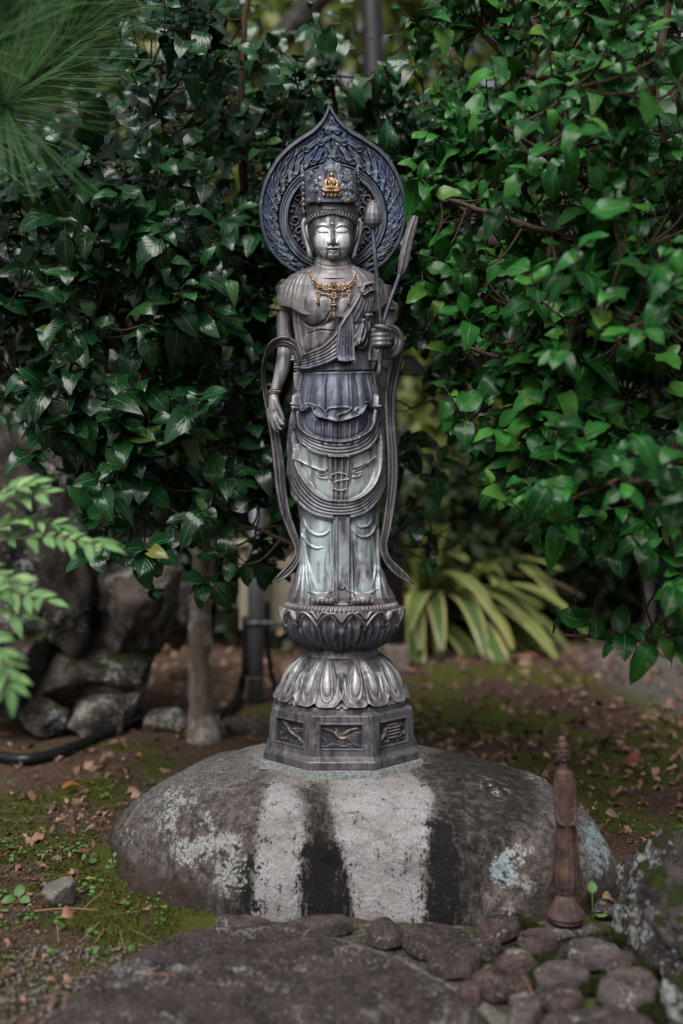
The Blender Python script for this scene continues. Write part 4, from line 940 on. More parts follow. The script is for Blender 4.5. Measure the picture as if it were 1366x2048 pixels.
def relief(kind):
    c_ = Canvas(0, 0, 100, 56, 3, (.045, .044, .052)); L = c_.layer(); B = c_.layer()
    if kind == 'phoenix':
        wing(c_, L, (44, 26), (6, 9), 7, 11); wing(c_, L, (52, 24), (88, 8), 8, 13)
        c_.stroke(L, smooth([(34, 20), (38, 26), (46, 31), (54, 32), (62, 30)], 6), [1.6, 3, 4.6, 4.6, 2], 5)
        c_.stroke(L, smooth([(40, 27), (36, 20), (39, 13), (36, 9)], 6), [2.6, 2.0, 2.0, 1.6], 4.5)
        for k in range(7): c_.stroke(B, smooth([(60, 30 + k * .6), (74, 24 + k * 3), (88, 20 + k * 5), (94, 26 + k * 4.5)], 6), [1.6, 1.4, .8], 2.8)
        c_.stroke(L, [(48, 34), (46, 42)], 1.4, 3); c_.stroke(L, [(54, 34), (55, 42)], 1.4, 3)
    elif kind == 'crane':
        c_.stroke(L, smooth([(34, 18), (42, 24), (52, 29), (64, 34), (78, 38), (84, 43)], 6), [4, 5, 3, 2, 2, 1.6], 5); c_.stroke(L, [(84, 43), (92, 48)], [1.2, .5], 3)
        wing(c_, L, (44, 24), (94, 16), 8, 12); wing(c_, L, (36, 22), (14, 40), 6, 10)
        for k in range(4): c_.stroke(L, [(36, 20), (10 + k * 5, 4 + k * 1.2)], [2, .8], 3.4)
    else:
        for yy in range(5):
            for xx in range(6):
                x0, y0 = 28 + xx * 9 + (yy % 2) * 4.5, 10 + yy * 7.5
                if ((x0 - 52) / 31) ** 2 + ((y0 - 25) / 19) ** 2 < 1: c_.stroke(L, [(x0 - 1.5, y0), (x0 + 1.5, y0)], 3.6, 4.5 + 3 * (1 - ((x0 - 52) / 31) ** 2))
        c_.stroke(L, smooth([(24, 22), (54, 6), (84, 36), (60, 44), (34, 40), (24, 22)], 8), 1.8, 5); c_.stroke(L, smooth([(24, 30), (16, 38), (10, 42)], 5), [4, 3, 2.4], 5)
        c_.stroke(L, smooth([(80, 36), (92, 38), (96, 32)], 5), [3, 2, 1], 4); c_.stroke(L, [(40, 42), (32, 50)], 3, 4); c_.stroke(L, [(66, 44), (72, 51)], 3, 4)
        c_.stroke(B, spiral(88, 14, 7, 0, 1.3, 1), 1.6, 2.6)
    for (x0, y0, R, s_) in ((14, 46, 7, 1), (28, 49, 5, -1), (70, 50, 6, 1), (84, 48, 6, -1), (10, 36, 4, 1)): c_.stroke(B, spiral(x0, y0, R, .5, 1.2, s_, 20), 1.5, 2.6)
    c_.stroke(B, smooth([(4, 53), (30, 47), (56, 52), (80, 46), (97, 52)], 8), 1.6, 2.2)
    c_.H = np.maximum(L, B); g = np.clip((L - 1.6) / 2, 0, 1) * sstep(.50, .66, fbm(c_.X * .06 + (9 if kind == 'crane' else 2), c_.Y * .06, 0, 3, 7))
    c_.M = c_.blur(g, .4) * (.38 if kind != 'tortoise' else .08); c_.paint(np.clip(B / 2.6, 0, 1), (.10, .096, .105), .7); c_.paint(np.clip(L / 4, 0, 1), (.15, .13, .115), .7); c_.paint(c_.M, (.72, .45, .16), .95); return c_
rl = {k: relief(k) for k in ('phoenix', 'crane', 'tortoise')}
for k in range(8):
    kind = {7: 'phoenix', 6: 'crane', 0: 'tortoise'}.get(k, ['crane', 'tortoise', 'phoenix'][k % 3]); c_ = rl[kind]; (rec, nrm) = panels[k]
    b0, b1, t1, t0 = rec
    if (b1 - b0)[0] * 0 + np.cross(b1 - b0, t0 - b0) @ nrm < 0: pass
    u_, v_ = np.meshgrid(np.linspace(0, 1, 100), np.linspace(0, 1, 60)); uu_ = u_
    # left-to-right as seen from outside
    rightv = np.cross([0, 0, 1], -nrm) * -1
    flip = (b1 - b0) @ np.cross(nrm, [0, 0, 1]) > 0
    P = (b0 * (1 - u_[..., None]) + b1 * u_[..., None]) * (1 - v_[..., None]) + (t0 * (1 - u_[..., None]) + t1 * u_[..., None]) * v_[..., None]
    cx_ = (1 - u_ if flip else u_) * 100; cy_ = (1 - v_) * 56
    P = P + nrm * (c_.get(c_.H, cx_, cy_)[..., None] * .0011 + .0002)
    obj('relief_panel', mesh_data('relief_panel', P.reshape(-1, 3), gridq(60, 100) if not flip else gridq(60, 100), None, {'cpat': c_.get(c_.C, cx_, cy_).reshape(-1, 3)}), BRONZE, plinth)
PLINTH_Z = zb
# ------------------------------------------------------------------ ground
def ax(lo, hi, dlo, dhi, step, far):
    a = np.arange(dlo, dhi + 1e-6, step); l = dlo - np.geomspace(step * 1.5, dlo - lo, far); r = dhi + np.geomspace(step * 1.5, hi - dhi, far)
    return np.concatenate([l[::-1], a, r])
gx = ax(-60, 60, -1.9, 2.1, .012, 26); gy = ax(-6, 90, 1.25, 5.2, .012, 26)
GX, GY = np.meshgrid(gx, gy)
def gz(x, y): return .016 * (fbm(x * 2.2, y * 2.2, 0, 3, 1) - .5) + .008 * (fbm(x * 18, y * 18, 0, 3, 2) - .5) + .0 * x
def mossf(x, y): return fbm(x * 3.1 + 4, y * 3.1, 0, 4, 21)
def gritf(x, y): return fbm(x * 2.0 + 9, y * 2.0 + 3, 0, 3, 33)
GZ = gz(GX, GY) - .004
moss = sstep(.53, .68, mossf(GX, GY)); 
grit = .5 * sstep(-.55, -.85, GX) * sstep(1.75, 1.5, GY) + sstep(.9, 1.5, GX) * sstep(3.0, 3.5, GY) * (1 - sstep(5.2, 6.5, GY))
moss = np.clip(moss + .8 * sstep(.55, .25, np.abs(GX - .75) / .9) * sstep(2.2, 2.5, GY) * (1 - sstep(3.0, 3.6, GY)) * sstep(.35, .55, mossf(GX, GY)) + sstep(.44, .56, mossf(GX, GY)) * sstep(.25, .5, GX) * sstep(2.2, 2.5, GY) * (1 - sstep(4.6, 5.4, GY)), 0, 1)
n = NT('mossy_soil'); p = n.pos; f1 = n.noise(p, 30, 6, .7); f2 = n.noise(p, 170, 5, .7); f3 = n.noise(p, 420, 3, .6)
soil = n.ramp(f2, [(.34, (.020, .014, .010)), (.46, (.085, .054, .038)), (.56, (.17, .108, .076)), (.68, (.30, .21, .155))])
mossc = n.ramp(f3, [(.36, (.034, .038, .009)), (.5, (.10, .108, .022)), (.64, (.19, .195, .040))])
mf = n.math('ADD', n.attr('moss'), n.math('MULTIPLY', n.math('SUBTRACT', f1, .5), 1.1))
c = n.mix(n.step(mf, .38, .72), soil, mossc)
gc = n.ramp(n.voro(p, 130, 'F1', 'Color'), [(.1, (.07, .06, .055)), (.5, (.16, .145, .135)), (.9, (.27, .25, .235))])
c = n.mix(n.math('MULTIPLY', n.step(n.math('ADD', n.attr('grit'), n.math('MULTIPLY', n.math('SUBTRACT', f1, .5), .8)), .35, .75), .85), c, gc)
n.P(color=c, rough=.95, spec=.15, normal=n.bump(n.math('ADD', f2, n.math('MULTIPLY', f3, .6)), .9, .012)); SOIL = n.m
ground = obj('ground', mesh_data('ground', np.stack([GX, GY, GZ], -1).reshape(-1, 3), gridq(len(gy), len(gx)), None, {'moss': moss.ravel(), 'grit': np.clip(grit, 0, 1).ravel()}), SOIL)
tag(ground, 'mossy brown soil covered in leaf litter', None, None, 'structure')

# ------------------------------------------------------------------ scattering helpers
def basis(d, up):
    d = d / (np.linalg.norm(d, axis=-1, keepdims=True) + 1e-9); x = np.cross(d, up); x /= np.linalg.norm(x, axis=-1, keepdims=True) + 1e-9
    return np.stack([x, d, np.cross(x, d)], -1)        # columns: across, along, normal
def scatter(tpl, T, R, S):
    """tpl: list of (V, quads, luv); random template per instance -> MB with luv and rnd"""
    mb = MB(); pick = rng.integers(0, len(tpl), len(T)); rn = rng.random(len(T)); S = np.asarray(S)
    if S.ndim == 1: S = S[:, None].repeat(3, 1)
    for k, (V, q, luv) in enumerate(tpl):
        ix = np.where(pick == k)[0]
        if not len(ix): continue
        P = np.einsum('nij,nvj->nvi', R[ix], V[None] * S[ix][:, None, :]) + T[ix][:, None, :]; nv = len(V)
        Q = (q[None] + (np.arange(len(ix)) * nv)[:, None, None]).reshape(-1, q.shape[1])
        kw = dict(luv=np.tile(luv, (len(ix), 1)), rnd=np.repeat(rn[ix], nv))
        if q.shape[1] == 4: mb.add(P, Q, None, **kw)
        else: mb.add(P, None, Q, **kw)
    return mb
def leaf_tpl(width=.27, curl=.25, fold=.3, tipw=1.0, n=7, m=5, wave=.04, seed=0, side=0.0, tp=.86, pw=.66):
    r = np.random.default_rng(seed); t = np.linspace(0, 1, n) ** .95; s = np.linspace(-1, 1, m)
    hw = width * np.sin(math.pi * np.clip(t, 0, 1) ** tp) ** pw * (1 - .12 * t) + .006; hw[0] = .012; hw[-1] = .004
    X = s[None, :] * hw[:, None]; ph = r.uniform(0, 6)
    Z = fold * np.abs(X) ** 1.2 - curl * (t[:, None] ** 2.2) + wave * np.sin(t[:, None] * 9 + ph + s[None, :] * 1.5) * np.abs(s)[None, :] - .10 * curl * np.abs(s[None, :]) ** 2
    Yl = t[:, None] * np.cos(curl * .8 * t[:, None]) + 0 * X; X = X + side * (t[:, None] ** 2)
    V = np.stack([X, Yl, Z], -1).reshape(-1, 3); luv = np.stack([s[None, :] + 0 * X, t[:, None] + 0 * X, 0 * X], -1).reshape(-1, 3)
    return V, gridq(n, m)[:, ::-1], luv
CAM_T = [leaf_tpl(r_[0], r_[1], r_[2], seed=i, side=r_[3], wave=r_[4]) for i, r_ in enumerate([(.33, .18, .35, .05, .03), (.36, .45, .3, -.05, .05), (.31, .30, .5, .0, .04), (.37, .10, .25, .08, .06), (.35, .75, .35, -.08, .05), (.30, .35, .7, .06, .06), (.38, .48, .2, 0, .05), (.32, 1.1, .5, .03, .04), (.33, .6, .8, -.1, .07), (.35, -.2, .45, .04, .05)])]
LEAF_ME = {}
def leaf_objs(prefix, tpl, mat, T, R, S, parent, name='leaf'):
    key = prefix
    if key not in LEAF_ME:
        LEAF_ME[key] = []
        for V, q, luv in tpl:
            me = mesh_data('leaf', V, q, None, {'luv': luv, 'rnd': np.zeros(len(V))}); me.materials.append(mat); LEAF_ME[key].append(me)
    inv = Matrix.Translation(-parent.location) if parent.parent is None else Matrix.Identity(4)
    for k in range(len(T)):
        o = bpy.data.objects.new(name, LEAF_ME[key][int(rng.integers(len(tpl)))]); col.objects.link(o); o.parent = parent; o.matrix_parent_inverse = inv
        M = Matrix([[*(R[k][i] * S[k]), T[k][i]] for i in range(3)] + [[0, 0, 0, 1]]); o.matrix_basis = M

def inpoly(px, py, poly):
    p = np.asarray(poly, float); m = np.zeros(np.shape(px), bool)
    for k in range(len(p)):
        (ax_, ay), (bx, by) = p[k], p[(k + 1) % len(p)]
        if ay == by: continue
        m ^= ((ay > py) != (by > py)) & (px < (bx - ax_) * (py - ay) / (by - ay) + ax_)
    return m

# ------------------------------------------------------------------ camellias
BARK = mat_bark('camellia_bark', (.11, .083, .068), (.33, .265, .22), (.50, .46, .42))
TWIG = mat_bark('camellia_twig', (.035, .024, .018), (.10, .068, .05))
LEAF_L = mat_leaf('camellia_leaf_dark', [(0, (.003, .020, .009)), (.35, (.005, .036, .014)), (.7, (.009, .057, .020)), (.93, (.018, .090, .026)), (.99, (.04, .10, .022)), (1, (.18, .17, .03))], rough=.20, vein=(.06, .15, .04), trans=.03, spec=.38, spots=True)
LEAF_R = mat_leaf('camellia_leaf_bright', [(0, (.003, .036, .008)), (.35, (.007, .068, .012)), (.7, (.016, .115, .018)), (.93, (.042, .185, .024)), (.985, (.06, .16, .022)), (1, (.10, .18, .028))], rough=.25, vein=(.07, .19, .035), trans=.06, spec=.22, spots=True)

def camellia(name, label, base, limbs, clusters, leafmat, L0, key, seed, nl=(5, 9), keep=None, face=.55, up_bias=.45):
    r = np.random.default_rng(seed); root = empty(name, base, label, 'shrub')
    nodes = []; tr = MB(); br = MB()
    for k, (pts, r0, r1) in enumerate(limbs):
        p = smooth(pts, 8); p[1:-1] += (r.random((len(p) - 2, 3)) - .5) * r0 * .25
        (tr if k == 0 else br).tube(p, (np.linspace(r0, r1, len(p)) * (1 + .06 * np.sin(np.arange(len(p)) * 1.3)) + (.022 * np.exp(-np.arange(len(p)) / 1.6) if k == 0 else 0)), 14 if k == 0 else 9); nodes.append(p[len(p) // 4:])
    tr.build('trunk', BARK, root); nodes = np.vstack(nodes); tw = MB()
    T, D, U, S = [], [], [], []
    order = np.argsort([np.min(np.linalg.norm(nodes - c, axis=1)) for c in clusters])
    for c in np.asarray(clusters)[order]:
        dd = np.linalg.norm(nodes - c, axis=1) + .4 * np.maximum(0, nodes[:, 2] - c[2]); b = nodes[np.argmin(dd)]; dist = np.linalg.norm(c - b)
        up = np.array([0, 0, 1.0]); dirn = (c - b) / (dist + 1e-6); mid = (b + c) / 2 + np.array([0, 0, -.10 * dist]) + (r.random(3) - .5) * .12 * dist
        p = smooth([b, mid, c], 6); tw.tube(p, np.linspace(.0030 + .003 * min(dist, .6), .0016, len(p)), 5)
        if dist > .15: nodes = np.vstack([nodes, p[6:10]])
        td = dirn * .6 + up * up_bias + np.array([0, -.15, 0]) + (r.random(3) - .5) * .5; td /= np.linalg.norm(td)
        k_ = r.integers(nl[0], nl[1]); ln = L0 * (.9 + .7 * r.random()); tw.tube(np.array([c - td * .01, c + td * ln * .5, c + td * ln]), np.array([.0019, .0015, .001]), 5)
        a0 = r.random() * 6.28; e1 = np.cross(td, [.3, .2, 1]); e1 /= np.linalg.norm(e1); e2 = np.cross(td, e1)
        for j in range(k_):
            f = j / (k_ - 1); a = a0 + j * 2.4; rad = math.cos(a) * e1 + math.sin(a) * e2
            d = rad * (1.0 - .35 * f) + td * (.15 + .6 * f) + np.array([0, -.15, -.55 * (1 - .6 * f)]) + (r.random(3) - .5) * .3
            T.append(c + td * ln * f); D.append(d); U.append(np.array([0, -face, 1.0]) + (r.random(3) - .5) * .9); S.append(L0 * (.5 + .8 * r.random()) * (1 - .25 * f * (r.random() < .6)))
    T, D, U, S = map(np.array, (T, D, U, S)); R = basis(D, U)
    if keep is not None: k = keep(T, D, S); T, R, S = T[k], R[k], S[k]
    br.V += tw.V; off = br.n; br.Q += [q + off for q in tw.Q]; br.T += [t_ + off for t_ in tw.T]; br.n += tw.n
    br.build('branches', TWIG, root)['kind'] = 'stuff'
    # the leaves that show largest: front-most in each cell of the picture
    px = 683 + T[:, 0] / T[:, 1] * F; py = 1024 - (T[:, 2] - ZC) / T[:, 1] * F; inn = (px > -20) & (px < 1386) & (py > -20) & (py < 2060) & ~((px > 560) & (px < 790) & (py > 230) & (T[:, 1] > 2.3))
    cell = (px // 44).astype(int) * 1000 + (py // 44).astype(int); rank = np.full(len(T), 99); cnt = {}
    for i in np.argsort(T[:, 1]):
        if inn[i]: rank[i] = cnt.get(cell[i], 0); cnt[cell[i]] = rank[i] + 1
    sel = np.argsort(rank * 10 + T[:, 1])[:300]; m = np.zeros(len(T), bool); m[sel] = True
    leaf_objs(key, CAM_T, leafmat, T[m], R[m], S[m], root)
    scatter(CAM_T, T[~m], R[~m], S[~m]).build('foliage', leafmat, root)['kind'] = 'stuff'
    print(name, len(T), 'leaves'); return root

def sample(poly, n, depth, seed, dens=None):
    r = np.random.default_rng(seed); out = []; p = np.asarray(poly, float)
    while len(out) < n:
        x, y = r.uniform(p[:, 0].min(), p[:, 0].max()), r.uniform(p[:, 1].min(), p[:, 1].max())
        if not inpoly(np.array(x), np.array(y), p): continue
        if dens is not None and r.random() > dens(x, y): continue
        out.append(PD(x, y, depth(x, y, r)))
    return np.array(out)
# left
LP = [(-60, 370), (60, 350), (150, 330), (205, 215), (245, 90), (310, 0), (350, -60), (545, -60), (575, 70), (625, 95), (640, 60), (690, 60), (700, 140), (800, 130), (910, 170), (930, 560), (890, 760), (875, 960), (850, 1130), (800, 1120), (560, 1120), (540, 1180), (450, 1190), (420, 1090), (360, 1110), (330, 1080), (250, 1120), (200, 1040), (170, 950), (60, 850), (-60, 800)]
def ld(x, y, r):
    d = 2.14 + (.30 if 455 < x else .30 * sstep(380, 455, x)) + (.10 if y < 320 else 0)
    if x > 880: d += .1
    return d + min(r.exponential(.30), 1.0)
def ldens(x, y):
    a = 1.0
    if x > 540 and y < 190: a = .07
    if 400 < x <= 540 and y < 110: a = .3
    if 150 < x < 300 and y < 340: a = .5
    if x > 560 and y > 700: a = .35
    if x > 740 and y > 640: a = .16
    if x > 760 and y > 1000: a = .12
    if y > 1000 and x > 440: a = .6
    return a
cl = sample(LP, 660, ld, 5, ldens)
cl = np.vstack([cl, [PD(*t) for t in ((650, 75, 2.5), (655, 110, 2.5), (770, 130, 2.5), (800, 150, 2.45), (740, 160, 2.5), (560, 150, 2.5), (590, 120, 2.55),  (565, 1120, 2.32), (470, 1130, 2.3), (430, 1150, 2.34), (600, 190, 2.42), (680, 175, 2.42), (630, 160, 2.4), (850, 1120, 2.6), (865, 1085, 2.7), (640, 225, 2.4), (230, 1090, 2.15), (270, 1120, 2.2))]])
tb = G(408, 1480); tb[2] -= .01
limbs_L = [([tb, PD(400, 1330, 3.28), PD(404, 1180, 3.22), PD(412, 1060, 3.1), PD(405, 980, 3.0)], .041, .032),
           ([PD(405, 990, 3.0), PD(330, 830, 2.85), PD(240, 640, 2.6), PD(120, 480, 2.45)], .022, .007), ([PD(408, 1000, 3.0), PD(430, 800, 2.85), PD(425, 560, 2.7), PD(370, 330, 2.55), PD(300, 130, 2.5)], .024, .006),
           ([PD(408, 1000, 3.0), PD(470, 760, 2.85), PD(490, 480, 2.75), PD(480, 200, 2.65), PD(500, -60, 2.6)], .022, .006), ([PD(405, 985, 3.0), PD(300, 900, 2.7), PD(150, 800, 2.4), PD(40, 760, 2.3)], .016, .005),
           ([PD(410, 1000, 3.0), PD(560, 800, 2.9), PD(640, 520, 2.8), PD(670, 260, 2.65), PD(655, 90, 2.52)], .02, .004), ([PD(410, 1010, 3.0), PD(640, 860, 2.95), PD(800, 640, 2.85), PD(850, 400, 2.75), PD(860, 200, 2.7)], .018, .005),
           ([PD(408, 1080, 3.1), PD(460, 1040, 2.7), PD(520, 1060, 2.45), PD(590, 1090, 2.34)], .010, .003), ([PD(408, 1010, 3.0), PD(330, 1010, 2.6), PD(260, 1040, 2.3)], .010, .003)]
def keepL(T, D, S):
    tip = T + D / (np.linalg.norm(D, axis=1)[:, None]) * S[:, None]; ok = np.ones(len(T), bool)
    for Q in (T, tip, (T + tip) / 2):
        px = 683 + Q[:, 0] / Q[:, 1] * F; py = 1024 - (Q[:, 2] - ZC) / Q[:, 1] * F
        ok &= ~((px > 505) & (px < 850) & (py > 205) & (py < 1210) & (Q[:, 1] < 2.33)); ok &= Q[:, 2] > .05
        ok &= ~((py > 1225) & (px > 250))
        ok &= ~((px > 880) & (py > 980))
    return ok
cam_l = camellia('camellia_shrub', 'large dark glossy camellia with pale trunk, left of and behind the bronze statue', tb, limbs_L, cl, LEAF_L, .070, 'L', 7, keep=keepL, face=1.0)
# right
RP = [(850, 60), (880, -60), (1440, -60), (1440, 1230), (1330, 1200), (1250, 1130), (1150, 1090), (1060, 1060), (1015, 1000), (1000, 930), (940, 905), (895, 860), (930, 780), (900, 720), (860, 650), (830, 560), (850, 470), (840, 390), (880, 330), (880, 200)]
def rd(x, y, r):
    d = 2.30 - .50 * sstep(880, 1200, x) * (1 if y > 120 else .2)
    return d + min(r.exponential(.26), .9)
def rdens(x, y):
    a = 1.0
    if 1140 < x < 1366 and 760 < y < 880: a = .12
    if 900 < x < 1130 and 90 < y < 200: a = .45
    if 1270 < x and 300 < y < 420: a = .4
    return a
cr = sample(RP, 680, rd, 9, rdens)
front = [(1250, 930, 1.62), (1180, 950, 1.66), (1320, 950, 1.6), (1240, 985, 1.62), (1150, 990, 1.7), (1340, 1000, 1.6), (1100, 1010, 1.78), (1040, 1020, 1.86), (1130, 1050, 1.75), (1000, 220, 1.8), (1060, 250, 1.78), (1120, 300, 1.74), (1230, 60, 1.66), (1330, 110, 1.62), (1200, 130, 1.7), (1290, 180, 1.66),
         (1230, 380, 1.68), (1260, 430, 1.66), (1180, 640, 1.72), (1080, 600, 1.78), (1290, 560, 1.66), (1330, 600, 1.62), (960, 540, 1.95), (880, 520, 2.1), (870, 390, 2.14), (1010, 420, 1.86), (930, 840, 1.95), (980, 880, 1.95), (1120, 720, 1.76), (1260, 690, 1.66), (960, 670, 1.95), (1160, 600, 1.72),
         (1180, 1260, 2.0), (1230, 1280, 2.0), (1150, 1230, 2.02), (1300, 1290, 1.96), (1350, 1270, 1.94)]
cr = np.vstack([cr, [PD(*t) for t in front]])
rb = G(1500, 1600); rb[2] -= .01
limbs_R = [([rb, PD(1440, 1400, 2.4), PD(1365, 1190, 2.35), PD(1330, 1080, 2.3)], .034, .026), ([PD(1335, 1090, 2.3), PD(1312, 960, 2.28), PD(1298, 840, 2.26), PD(1292, 740, 2.25), PD(1260, 560, 2.25), PD(1200, 230, 2.3)], .019, .012),
           ([PD(1200, 240, 2.3), PD(1130, 165, 2.3), PD(1040, 140, 2.32), PD(960, 60, 2.35)], .012, .006), ([PD(1185, 200, 2.3), PD(1130, 120, 2.32), PD(1060, 40, 2.35), PD(990, -50, 2.4)], .011, .006), ([PD(1298, 800, 2.26), PD(1180, 760, 2.2), PD(1040, 730, 2.15), PD(920, 690, 2.12)], .011, .004),
           ([PD(1320, 1000, 2.28), PD(1220, 900, 2.15), PD(1120, 900, 2.05), PD(980, 860, 2.0)], .011, .004), ([PD(1330, 1080, 2.3), PD(1330, 990, 1.95), PD(1250, 960, 1.7), PD(1120, 1010, 1.75)], .010, .003), ([PD(1270, 600, 2.25), PD(1180, 500, 2.05), PD(1050, 450, 1.95), PD(900, 400, 2.1)], .011, .004),
           ([PD(1240, 450, 2.26), PD(1300, 200, 2.0), PD(1340, 0, 2.0), PD(1360, -100, 1.8)], .012, .005), ([PD(1260, 560, 2.25), PD(1330, 600, 1.9), PD(1250, 660, 1.75), PD(1150, 650, 1.75)], .010, .003), ([PD(1230, 400, 2.28), PD(1120, 330, 1.95), PD(1000, 250, 1.82)], .010, .003),
           ([PD(1372, 1200, 2.36), PD(1300, 1270, 2.1), PD(1220, 1275, 2.02), PD(1130, 1270, 2.0)], .009, .003), ([PD(1330, 1085, 2.3), PD(1450, 900, 2.2), PD(1480, 500, 2.1), PD(1440, 100, 2.0)], .016, .006)]
def keepR(T, D, S):
    tip = T + D / (np.linalg.norm(D, axis=1)[:, None]) * S[:, None]; ok = np.ones(len(T), bool)
    for Q in (T, tip, (T + tip) / 2):
        px = 683 + Q[:, 0] / Q[:, 1] * F; py = 1024 - (Q[:, 2] - ZC) / Q[:, 1] * F
        ok &= ~((px < 806) & (py > 180)) ; ok &= ~((px < 850) & (py > 420) & (py < 560) & (Q[:, 1] < 2.14)); ok &= ~((py > 1130) & (py < 1195) & (px < 1290)); ok &= ~((py > 1040) & (px < 1010)); ok &= ~((py > 1345) & (px < 1420))
    return ok
cam_r = camellia('camellia_shrub', 'bright green camellia with slim brown stems, filling the right side', rb, limbs_R, cr, LEAF_R, .058, 'R', 17, keep=keepR, face=1.0)

# ------------------------------------------------------------------ pale green shrub at the left edge
LEAF_N = mat_leaf('pale_shrub_leaf', [(0, (.09, .22, .07)), (.4, (.17, .34, .12)), (.8, (.25, .45, .16)), (1, (.36, .55, .2))], rough=.45, vein=(.32, .46, .22), trans=.22, spec=.3)
NAN_T = [leaf_tpl(.175, c_, .35, seed=40 + i, n=8, m=5, wave=.015, side=s_, tp=.78, pw=1.0) for i, (c_, s_) in enumerate([(.12, .05), (.25, -.05), (.05, .08), (.35, 0)])]
nb_ = G(-330, 1700); shrub = empty('pale_shrub', nb_, 'pale green small-leaved shrub reaching in at the left edge before the boulders', 'shrub')
st = MB(); T, D, U, S = [], [], [], []; r = np.random.default_rng(12); stem0 = smooth([nb_, PD(-300, 1500, 1.5), PD(-220, 1250, 2.0), PD(-140, 1050, 1.61)], 8); st.tube(stem0, np.linspace(.009, .005, len(stem0)), 7)
twigs = [[(-200, 1180, 1.62), (-60, 1040, 1.61), (20, 1000, 1.61), (85, 985, 1.60)], [(-190, 1160, 1.62), (-40, 1090, 1.61), (80, 1075, 1.59), (150, 1080, 1.58), (205, 1090, 1.57)], [(-40, 1010, 1.61), (10, 985, 1.60), (60, 968, 1.60)],
         [(-210, 1230, 1.62), (-60, 1190, 1.59), (20, 1185, 1.57), (95, 1200, 1.55)], [(-230, 1300, 1.62), (-80, 1270, 1.57), (-20, 1280, 1.38), (10, 1330, 1.36), (20, 1375, 1.35)], [(-60, 1190, 1.59), (-20, 1220, 1.57), (40, 1230, 1.56)], [(-220, 1260, 1.62), (-80, 1150, 1.57), (0, 1150, 1.55), (40, 1170, 1.39)], [(-40, 1090, 1.61), (10, 1050, 1.61), (50, 1040, 1.61), (120, 1050, 1.60)], [(-80, 1270, 1.57), (-30, 1310, 1.4), (-5, 1360, 1.39)]]
for tw in twigs:
    p = smooth([PD(*t) for t in tw], 9); st.tube(p, np.linspace(.0022, .0010, len(p)), 5)
    for i in range(7, len(p), 3):
        tg = p[i] - p[i - 1]; tg /= np.linalg.norm(tg); sd = np.cross(tg, [0, -.5, 1]); sd /= np.linalg.norm(sd)
        for s_ in (-1, 1):
            T.append(p[i]); D.append(sd * s_ * .8 + tg * .75 + (r.random(3) - .5) * .5 + np.array([0, -.1, .05])); U.append(np.array([0, -.6, 1]) + (r.random(3) - .5) * .7); S.append(.040 * (.75 + .45 * r.random()))
    T.append(p[-1]); D.append(tg); U.append(np.array([0, -.6, 1])); S.append(.042)
T, D, U, S = map(np.array, (T, D, U, S)); st.build('stems', mat_bark('pale_stem', (.10, .10, .05), (.2, .19, .1)), shrub); leaf_objs('N', NAN_T, LEAF_N, T, basis(D, U), S, shrub)

# ------------------------------------------------------------------ pine branch, top left
NEED = mat_leaf('pine_needle', [(0, (.03, .11, .04)), (.5, (.07, .20, .07)), (.93, (.15, .32, .11)), (1, (.35, .26, .10))], rough=.5, vein=(.1, .2, .08), trans=.12, spec=.25, veinw=.01)
PBARK = mat_bark('pine_bark', (.014, .012, .011), (.055, .045, .04), (.09, .088, .082))
pb = np.array([-1.35, 1.5, 0.0]); pine = empty('pine_tree', pb, 'long needled pine reaching in at the top left corner', 'tree')
mb = MB(); p = smooth([pb - [0, 0, .02], pb + [.02, 0, .6], pb + [-.02, 0, 1.3], pb + [.03, 0, 2.0], pb + [0, 0, 3.0]], 6); mb.tube(p, np.linspace(.08, .05, len(p)), 12); mb.build('trunk', PBARK, pine)
mb = MB(); br1 = smooth([pb + [0, 0, 1.15], PD(-300, 330, 2.0), PD(-60, 235, 2.0), PD(40, 175, 2.0), PD(110, 110, 2.0), PD(150, 40, 2.0), PD(172, -20, 2.0), PD(190, -90, 2.0)], 10); mb.tube(br1, np.linspace(.014, .0045, len(br1)), 8)
br2 = smooth([PD(-300, 330, 2.0), PD(-120, 260, 1.6), PD(-20, 222, 1.56), PD(12, 214, 1.54)], 8); mb.tube(br2, np.linspace(.006, .004, len(br2)), 7)
br3 = smooth([PD(-60, 235, 2.0), PD(-40, 120, 1.6), PD(0, 30, 1.58), PD(20, -60, 1.58)], 8); mb.tube(br3, np.linspace(.006, .004, len(br3)), 7)
mb.build('branch', mat_bark('pine_twig', (.03, .02, .014), (.09, .062, .045)), pine)
T, D, S = [], [], []
for brp, i0, n_, spread, ln in ((br1, 14, 1500, .8, .19), (br3, 8, 420, .8, .18), (br2, len(br2) - 6, 150, 1.3, .18)):
    for k in range(n_):
        f = r.uniform(i0, len(brp) - 1.01); i = int(f); q_ = brp[i] + (brp[i + 1] - brp[i]) * (f - i); tg = brp[i + 1] - brp[i]; tg /= np.linalg.norm(tg)
        rd_ = r.normal(size=3); rd_ -= tg * (rd_ @ tg); rd_ /= np.linalg.norm(rd_); T.append(q_); D.append(tg * r.uniform(.45, 1.1) + rd_ * spread * r.uniform(.7, 1.2) + np.array([0, 0, -.12])); S.append(ln * r.uniform(.7, 1.1))
T, D, S = np.array(T), np.array(D), np.array(S); t = np.linspace(0, 1, 4); V = np.stack([np.stack([s_ * .0062 * (1 - .7 * t), t, -.06 * t * t + .0], -1) for s_ in (-1, 1)], 1).reshape(-1, 3)
NT_ = [(V, gridq(4, 2), np.stack([np.tile([-1, 1], 4) * .6, np.repeat(t, 2), 0 * np.repeat(t, 2)], -1))]
scatter(NT_, T, basis(D, r.normal(size=D.shape)), S).build('needles', NEED, pine)['kind'] = 'stuff'
